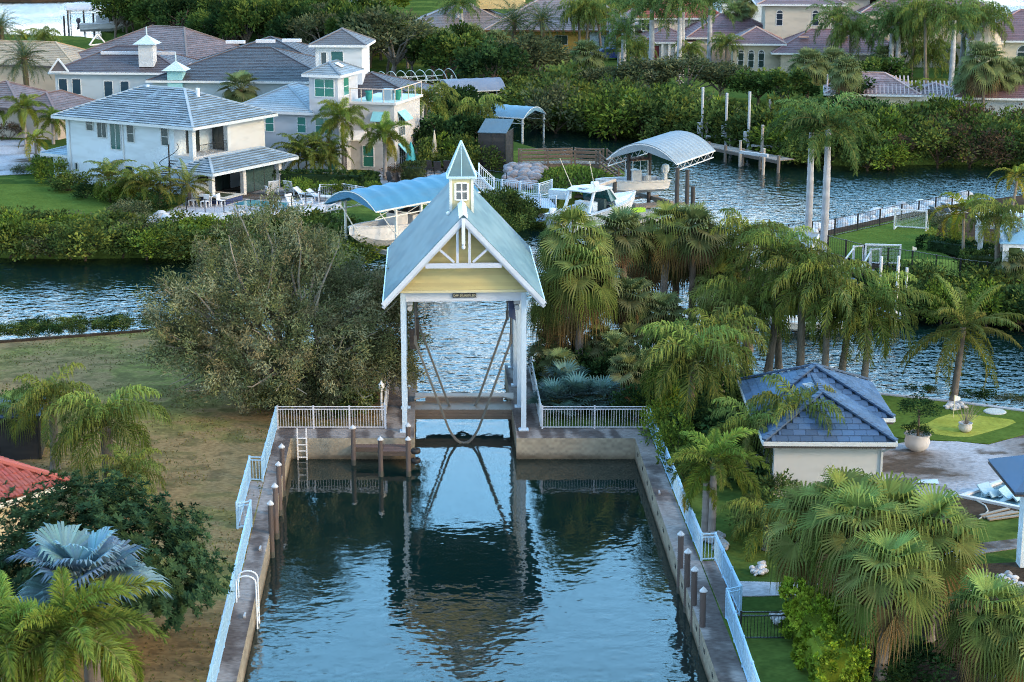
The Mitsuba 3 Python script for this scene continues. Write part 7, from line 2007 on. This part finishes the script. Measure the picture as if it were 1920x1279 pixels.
def adirondack(label, at, deg, col=(0.54, 0.56, 0.6)):
    k = thing('garden_chair', label, 'chair')
    f = frame(*at, 1.55, deg)
    s_ = part(k, 'seat', MB(f, col).slab((-.35, -.45, .42), (.35, -.45, .42), (.35, .3, .28), (-.35, .3, .28), .05))
    part(k, 'backrest', MB(f, col).slab((-.36, .25, .28), (.36, .25, .28), (.42, .62, 1.15), (-.42, .62, 1.15), .05))
    for x in (-.42, .42):
        part(k, 'armrest', MB(f, col).box(x - .08, x + .08, -.5, .45, .58, .62))
        for y in (-.42, .35):
            part(k, 'leg', MB(f, col).box(x - .05, x + .05, y - .05, y + .05, 0, .58))


for lb, at, dg in (('white slatted garden chair before the glass doors of the white house', (-18.93, 145.65), 200), ('white slatted garden chair at the back of the pool', (-17.33, 145.65), 150), ('white slatted garden chair at the near right corner of the pool', (-16.33, 138.64), 60), ('white slatted garden chair nearest the riprap', (-15.57, 139.8), 100)):
    adirondack(lb, at, dg)
for lb, at in (('white sun lounger left of the grey railing', (-15.98, 143.65)), ('white sun lounger beside the grey railing', (-14.85, 142.67))):
    k = thing('sun_lounger', lb, 'lounger')
    f = frame(*at, 1.55, 70)
    part(k, 'seat', MB(f, (0.52, 0.54, 0.58)).box(-.35, .35, -1, .4, .32, .4))
    part(k, 'backrest', MB(f, (0.52, 0.54, 0.58)).slab((-.35, .4, .4), (.35, .4, .4), (.35, 1.0, .85), (-.35, 1.0, .85), .06))
    for x in (-.3, .3):
        for y in (-.9, .3):
            part(k, 'leg', MB(f, (0.6, 0.62, 0.66)).box(x - .04, x + .04, y - .04, y + .04, 0, .32))
railing('grey low railing of the landing left of the blue canopy', [(-14.77, 141.04), (-14.97, 143.94), (-13.15, 144.44), (-11.12, 142.48)], 1.5, col=(0.5, 0.54, 0.62), post_gap=1.5, gap=.16, pk=.03, pp=.1)
k = thing('dining_table', 'white outdoor table at the corner of the white house', 'table')
f = frame(*(-23.41, 140.75), 1.55, -25)
part(k, 'top', MB(f, (0.54, 0.55, 0.58)).box(-.9, .9, -.5, .5, .7, .75))
for x in (-.8, .8):
    for y in (-.4, .4):
        part(k, 'leg', MB(f, (0.64, 0.65, 0.68)).box(x - .04, x + .04, y - .04, y + .04, 0, .7))
for i, (x, y, dg) in enumerate(((-.55, -.85, 180), (.55, -.85, 180), (-1.4, 0, 90), (1.4, 0, -90))):
    k = thing('dining_chair', ('white chair at the near left of the outdoor table', 'white chair at the near right of the outdoor table', 'white chair at the left end of the outdoor table', 'white chair at the right end of the outdoor table')[i], 'chair')
    g = sub(f, x, y, 0, dg)
    part(k, 'seat', MB(g, (0.54, 0.55, 0.58)).box(-.25, .25, -.25, .25, .42, .47))
    part(k, 'backrest', MB(g, (0.54, 0.55, 0.58)).box(-.25, .25, -.25, -.2, .47, .95))
    for x2 in (-.22, .22):
        for y2 in (-.22, .22):
            part(k, 'leg', MB(g, (0.64, 0.65, 0.68)).box(x2 - .03, x2 + .03, y2 - .03, y2 + .03, 0, .42))
for lb, fr_, at, c_ in (('dark wicker sofa with navy cushions under the patio roof', H1, (1.0, .6, .15), (0.04, 0.035, 0.04)), ('grey wicker sofa with white cushions on the corner balcony', H1, (-.7, 3.6, 3.06), (0.07, 0.06, 0.055))):
    k = thing('outdoor_sofa', lb, 'sofa')
    f = sub(fr_, at[0], at[1], at[2], 0)
    part(k, 'base', MB(f, c_).box(-.5, .5, -.9, .9, 0, .35))
    part(k, 'backrest', MB(f, c_).box(-.62, -.5, -.9, .9, .0, .8))
    part(k, 'cushion', MB(f, (0.03, 0.04, 0.1) if 'navy' in lb else (0.5, 0.5, 0.5)).box(-.48, .48, -.85, .85, .36, .5))
for lb, at, c_, hh, w_ in (('folded teal garden umbrella behind the clipped pillar', (-8.57, 157.41), (0.03, 0.3, 0.36), 2.5, .5), ('folded beige garden umbrella on the terrace', (-6.62, 158.6), (0.5, 0.44, 0.36), 3.3, .3)):
    k = thing('garden_umbrella', lb, 'umbrella')
    part(k, 'pole', MB(None, (0.5, 0.5, 0.5)).tube([(*at, 1.5), (*at, 1.6 + hh)], .04, 6), 'metal_paint')
    part(k, 'canopy', MB(None, c_).lathe([(w_, 1.5 + hh * .35), (w_ * .8, 1.5 + hh * .5), (w_ * .45, 1.5 + hh * .8), (.03, 1.6 + hh)], (*at, 0), 9))
for i, at in enumerate(((-9.62, 149.59), (-8.95, 149.06), (-6.99, 156.54), (-6.2, 155.96), (-5.41, 156.54))):
    k = thing('patio_chair', ('black chair nearest the grey house on the terrace', 'second black chair beside the clipped pillar', 'dark sling chair left in the row on the terrace', 'dark sling chair in the middle of the row on the terrace', 'dark sling chair right in the row on the terrace')[i], 'chair')
    f = frame(*at, 1.53, 170 if i > 1 else 60)
    part(k, 'seat', MB(f, (0.03, 0.03, 0.035)).box(-.3, .3, -.3, .3, .4, .46))
    part(k, 'backrest', MB(f, (0.03, 0.03, 0.035)).slab((-.3, .28, .46), (.3, .28, .46), (.3, .5, 1.15), (-.3, .5, 1.15), .05))
    for x in (-.28, .28):
        for y in (-.28, .28):
            part(k, 'leg', MB(f, BLACK).box(x - .03, x + .03, y - .03, y + .03, 0, .4))
railing('thin dark fence along the terrace behind the blue canopy', [(-6.88, 149.06), (-3.87, 149.06), (-2.39, 150.93), (-0.43, 149.06)], 1.5, 'fence', h=1.2, col=BLACK, post_gap=2.2, gap=.3, pk=.015, pp=.06, two=False)
# screened porches
for lb, f, sx, sy, sz, z in (('tall dark screened porch with blue top among the shrubs right of the steeple', frame(*(-1.37, 159.19), 1.5, -12), 2.3, 3.0, 3.3, 0), ('black screen enclosure above the red roof at the left edge', frame(*(-22.78, 79.82), 1.0, 8), 3.6, 3.0, 2.0, 0)):
    k = thing('screen_enclosure', lb, 'enclosure')
    c_ = (0.02, 0.021, 0.026)
    for x in (-sx / 2, 0, sx / 2):
        for y in (-sy / 2, sy / 2):
            part(k, 'post', MB(f, (0.02, 0.02, 0.02)).box(x - .05, x + .05, y - .05, y + .05, 0, sz), 'metal_paint')
    part(k, 'screen', MB(f, c_).box(-sx / 2, sx / 2, -sy / 2 - .01, -sy / 2 + .01, 0, sz))
    part(k, 'screen', MB(f, c_).box(sx / 2 - .01, sx / 2 + .01, -sy / 2, sy / 2, 0, sz))
    part(k, 'screen', MB(f, c_).box(-sx / 2 - .01, -sx / 2 + .01, -sy / 2, sy / 2, 0, sz))
    part(k, 'roof', MB(f, (0.06, 0.1, 0.14) if sz > 3 else (0.03, 0.04, 0.07)).slab((-sx / 2 - .1, -sy / 2 - .1, sz), (sx / 2 + .1, -sy / 2 - .1, sz), (sx / 2 + .1, sy / 2, sz + (.8 if sz > 3 else .1)), (-sx / 2 - .1, sy / 2, sz + (.8 if sz > 3 else .1)), .06))

# ------------------------------------------------------------------ sports lawn, right edge
for lb, p, q in (('white football goal with net nearest the seawall', (22.83, 118.25), (25.03, 118.08)), ('white football goal with net at the far side of the sports lawn', (27.32, 131.34), (29.4, 130.52))):
    k = thing('football_goal', lb, 'goal')
    p, q = np.array(p), np.array(q)
    L_ = np.linalg.norm(q - p)
    f = frame(p[0], p[1], 1.41, math.degrees(math.atan2(q[1] - p[1], q[0] - p[0])))
    hh, dp = 1.5, 1.1
    for x in (0, L_):
        part(k, 'upright', MB(f, WHITE).box(x - .05, x + .05, -.05, .05, 0, hh), 'metal_paint')
        part(k, 'side_bar', MB(f, WHITE).box(x - .04, x + .04, .05, dp, 0, .08), 'metal_paint')
        part(k, 'stay', MB(f, WHITE).beam((x, dp, .04), (x, .0, hh), .05, .05), 'metal_paint')
    part(k, 'crossbar', MB(f, WHITE).box(.05, L_ - .05, -.05, .05, hh - .1, hh), 'metal_paint')
    part(k, 'base_bar', MB(f, WHITE).box(.04, L_ - .04, dp - .08, dp, 0, .08), 'metal_paint')
    m = MB(f, (0.42, 0.45, 0.43))
    for i in range(1, 20):
        x = L_ * i / 20
        m.beam((x, dp, .05), (x, 0, hh), .012, .012)
    for i in range(1, 14):
        t = i / 14
        m.beam((0, dp * (1 - t), .05 + (hh - .05) * t), (L_, dp * (1 - t), .05 + (hh - .05) * t), .012, .012)
    part(k, 'net', m, 'metal_paint', stuff=True)
for lb, at, z in (('white flag on the putting green beside the sports lawn', (26.11, 119.44), 1.41), ('slim flag pole on the yellow green putting green', (20.93, 84.96), 1.03)):
    k = thing('golf_flag', lb, 'flag')
    part(k, 'pole', MB(None, (0.55, 0.5, 0.3)).tube([(*at, z), (*at, z + 1.1)], .018, 5), 'metal_paint')
    part(k, 'flag', MB(None, (0.7, 0.7, 0.7)).slab((at[0], at[1], z + .8), (at[0] + .3, at[1] + .05, z + .85), (at[0] + .28, at[1] + .05, z + 1.0), (at[0], at[1], z + 1.1), .01))
ph_ = thing('pool_house', 'open pavilion with blue metal hip roof and white columns at the right edge', 'pavilion')
FP = frame(*(31.67, 113.1), 1.4, -12)
cs = [(-1.6, -1.2, 2.7), (6, -1.2, 2.7), (6, 5, 2.7), (-1.6, 5, 2.7)]
m = MB(FP, (0.16, 0.32, 0.46))
for i in range(4):
    m.add([cs[i], cs[(i + 1) % 4], (2.2, 1.9, 4.6)], [[0, 1, 2]])
m.add(cs, [[3, 2, 1, 0]])
part(ph_, 'roof', m, 'metal_paint')
for x, y in ((-1.2, -.9), (-1.2, 4.6), (2.5, -.9)):
    part(ph_, 'column', MB(FP, WHITE).box(x - .18, x + .18, y - .18, y + .18, 0, 2.68))
part(ph_, 'counter', MB(FP, (0.5, 0.5, 0.5)).box(.3, 3, .2, .8, 0, 1.0))
part(ph_, 'beam', MB(FP, (0.6, 0.62, 0.66)).box(-1.4, 6, -1.1, -.9, 2.45, 2.68))
pg = thing('pergola', 'white slatted pergola roof behind the pavilion at the right edge', 'pergola')
FG2 = frame(*(31.54, 118.63), 1.4, -12)
for x in np.arange(-1.5, 7, .45):
    part(pg, 'slat', MB(FG2, (0.48, 0.52, 0.56)).box(x, x + .12, -.5, 5.5, 2.6, 2.75), 'metal_paint')
for y in (0, 5):
    part(pg, 'beam', MB(FG2, (0.62, 0.66, 0.7)).box(-1.6, 7, y - .08, y + .08, 2.4, 2.6), 'metal_paint')
for x, y in ((-1.2, 0), (-1.2, 5), (3, 0)):
    part(pg, 'post', MB(FG2, (0.62, 0.66, 0.7)).box(x - .16, x + .16, y - .16, y + .16, 0, 2.4), 'metal_paint')
part(pg, 'floor', MB(FG2, (0.5, 0.5, 0.52)).box(-1.8, 8, -2.5, 6, -.02, .03))
for lb, at in (('grey reclining chair left of the pergola', (31.66, 135.22)), ('second grey reclining chair left of the pergola', (32.83, 136.54))):
    k = thing('lounge_chair', lb, 'chair')
    f = frame(*at, 1.4, 110)
    part(k, 'seat', MB(f, (0.25, 0.28, 0.32)).box(-.4, .4, -.9, .5, .3, .4))
    part(k, 'backrest', MB(f, (0.25, 0.28, 0.32)).slab((-.4, .5, .4), (.4, .5, .4), (.4, 1.0, 1.1), (-.4, 1.0, 1.1), .07))
# plunge pool with loungers, column and eave at the right edge
k = thing('plunge_pool', 'square plunge pool with pale coping and in-water loungers at the right edge', 'pool')
c4 = [np.array((18.46, 73.32)), np.array((20.82, 71.58)), np.array((22.85, 73.8)), np.array((20.76, 75.42))]
cc_ = sum(c4) / 4
inn = [cc_ + (q - cc_) * .86 for q in c4]
P = sg.Polygon(c4).difference(sg.Polygon(inn))
mm = trimesh.creation.extrude_polygon(P, .12, engine='earcut')
part(k, 'coping', MB(None, (0.5, 0.5, 0.52)).add(np.array(mm.vertices) + [0, 0, 1.0], mm.faces))
part(k, 'water', MB(None, (0.03, 0.08, 0.11)).poly(inn, 1.0, 1.03), 'pane_glass')
for i, (a_, b_) in enumerate((((19.6, 73.94), (20.09, 73.25)), ((20.26, 73.39), (20.93, 72.84)))):
    k = thing('water_lounger', ('curved pale lounger in the plunge pool, left', 'curved pale lounger in the plunge pool, right')[i], 'lounger')
    a_, b_ = np.array(a_), np.array(b_)
    d = (b_ - a_) / np.linalg.norm(b_ - a_)
    f = frame(*a_, 1.0, math.degrees(math.atan2(d[1], d[0])))
    L_ = np.linalg.norm(b_ - a_)
    prof = [(0, .38), (.25, .2), (.55, .06), (.75, .24), (1.0, .05)]
    m = MB(f, (0.26, 0.38, 0.44))
    xs = np.linspace(0, 1, 13)
    zz = np.interp(xs, *zip(*prof))
    for i2 in range(12):
        m.slab((xs[i2] * L_, -.35, zz[i2] + .05), (xs[i2 + 1] * L_, -.35, zz[i2 + 1] + .05), (xs[i2 + 1] * L_, .35, zz[i2 + 1] + .05), (xs[i2] * L_, .35, zz[i2] + .05), .06)
    scene[k] = m.done('metal_paint')
k = thing('garden_pavilion', 'white pavilion column with a dark roof edge at the right border', 'pavilion')
FV = frame(*(19.3, 65.53), 1.0, 0)
part(k, 'column', MB(FV, (0.6, 0.66, 0.72)).box(-.42, .2, -.3, .3, 0, 3.1))
m = MB(FV, BLUETILE)
m.slab((-1.0, -1.0, 3.2), (4, -1.0, 3.2), (4, 2.5, 4.4), (.6, 1.2, 3.95), .1).slab((-1.0, 3.0, 3.2), (-1.0, -1.0, 3.2), (.6, 1.2, 3.95), (.6, 1.4, 3.95), .1)
part(k, 'roof', m)
part(k, 'eave', MB(FV, (0.05, 0.04, 0.04)).box(-.98, 4, -.98, 3.0, 3.02, 3.09))
part(k, 'wall_lamp', MB(FV, BLACK).box(-.15, .1, -.36, -.3, 2.0, 2.4), 'metal_paint')
k = thing('plank_stack', 'small stack of pale boards beside the white column at the right border', 'boards')
for i in range(4):
    part(k, 'board', MB(frame(*(19.75, 70.77), 1.0, 20 + i * 4), (0.22, 0.18, 0.14)).box(-.8, .8, -.1 + i * .2, .06 + i * .2, .02 + .05 * (i % 2), .07 + .05 * (i % 2)))
single('garden_hose', 'pale garden hose curling over the dark soil bed', 'hose', MB(None, (0.4, 0.38, 0.35)).tube([(*(19.08, 72.88), 1.04), (*(19.31, 72.21), 1.04), (*(19.26, 71.56), 1.04), (*(18.98, 71.04), 1.04), (*(18.64, 70.53), 1.04)], .03, 6))
single('hole_cover', 'dark oval hole in the patio beside the shed corner', 'hole', MB(frame(*(16.33, 75.23), 1.02, 0), (0.04, 0.035, 0.03)).lathe([(.62, -.01), (.6, .012), (0.01, .006)], n=16))
single('plastic_sheet', 'pale blue plastic sheet lying on the dusty patio', 'sheet', MB(frame(*(17.57, 75.23), 1.02, -10), (0.4, 0.52, 0.6)).slab((-.5, -.25, .08), (.5, -.2, .05), (.45, .3, .09), (-.4, .2, .04), .03))
for lb, at, s_, th in (('large pale globe planter with clipped tree beside the shed', (18.11, 79.82), 1.0, True), ('small white bowl planter on the yellow green', (20.95, 82.69), .55, False)):
    k = thing('potted_plant', lb, 'planter')
    f = frame(*at, 1.01, 0)
    part(k, 'pot', MB(f, (0.5, 0.47, 0.46)).lathe([(.25 * s_, 0), (.5 * s_, .18 * s_), (.58 * s_, .45 * s_), (.52 * s_, .66 * s_), (.62 * s_, .78 * s_), (.56 * s_, .82 * s_), (.5 * s_, .7 * s_), (0, .68 * s_)], n=16), 'paint', True)
    if th:
        part(k, 'stem', MB(f, (0.1, 0.08, 0.06)).tube([(0, 0, .6), (.03, 0, 1.2), (0, 0, 1.9)], .05, 6), 'bark')
        put(key(f'{k}__crown'), SHRUB['dark'][0], f.M @ place(0, 0, 2.0, 20, .85, .5))
        put(key(f'{k}__foliage'), SHRUB['dark'][1], f.M @ place(0, 0, .95, 50, .62, .35))
    else:
        m = MB(f, (0.2, 0.18, 0.15))
        rr = np.random.default_rng(2)
        for i in range(26):
            d = unitv(rr.normal(size=3) * [.45, .45, .2] + [0, 0, 1])
            m.tube([(0, 0, .3), tuple(d * .7 + [0, 0, .3]), tuple(d * 1.1 + [rr.normal(0, .1), rr.normal(0, .1), .35])], [.015, .01, .004], 3, cap=False)
        part(k, 'twigs', m, 'bark')
single('stepping_stones', 'round pale stepping disc on the turf near the kerb', 'disc', MB(frame(*(23.15, 85.96), 1.03, 0), (0.35, 0.36, 0.34)).lathe([(.55, 0), (.5, .04), (0.01, .05)], n=14))
# post, pickup and blue tarpaulin in the far yard
single('fence_post', 'pale blue grey post on the far lawn among cabbage palms', 'post', MB(None, (0.4, 0.46, 0.56)).tube([(*(36.32, 210.06), 1.4), (*(36.32, 210.06), 4.4)], .42, 8), 'metal_paint')
k = thing('parked_car', 'dark blue vehicle parked before the pale panels in the far yard', 'car')
fc = frame(*(13.15, 257.4), 1.4, 10)
part(k, 'body', MB(fc, (0.01, 0.03, 0.16)).loft([[(-2.4, y, .35), (-2.4, y, .95), (-1.4, y, 1.05), (-.9, y, 1.6), (1.3, y, 1.6), (2.3, y, 1.0), (2.3, y, .35)] for y in (-.9, .9)]), 'metal_paint')
part(k, 'window', MB(fc, GLASS).box(-.7, 1.2, -.92, -.905, 1.1, 1.5), 'pane_glass')
for x in (-1.5, 1.5):
    part(k, 'wheel', MB(fc, (0.015, 0.015, 0.015)).tube([(x, -.95, .36), (x, -.7, .36)], .36, 12))
    part(k, 'wheel', MB(fc, (0.015, 0.015, 0.015)).tube([(x, .7, .36), (x, .95, .36)], .36, 12))
k = thing('privacy_panel', 'row of pale blue grey panels behind the dark vehicle in the far yard', 'panel')
fc = frame(*(14.38, 266.84), 1.4, 5)
for x in (-3.4, -1.0, 1.4):
    part(k, 'panel', MB(fc, (0.4, 0.5, 0.58)).box(x, x + 2.1, -.06, .06, 0, 3.0))
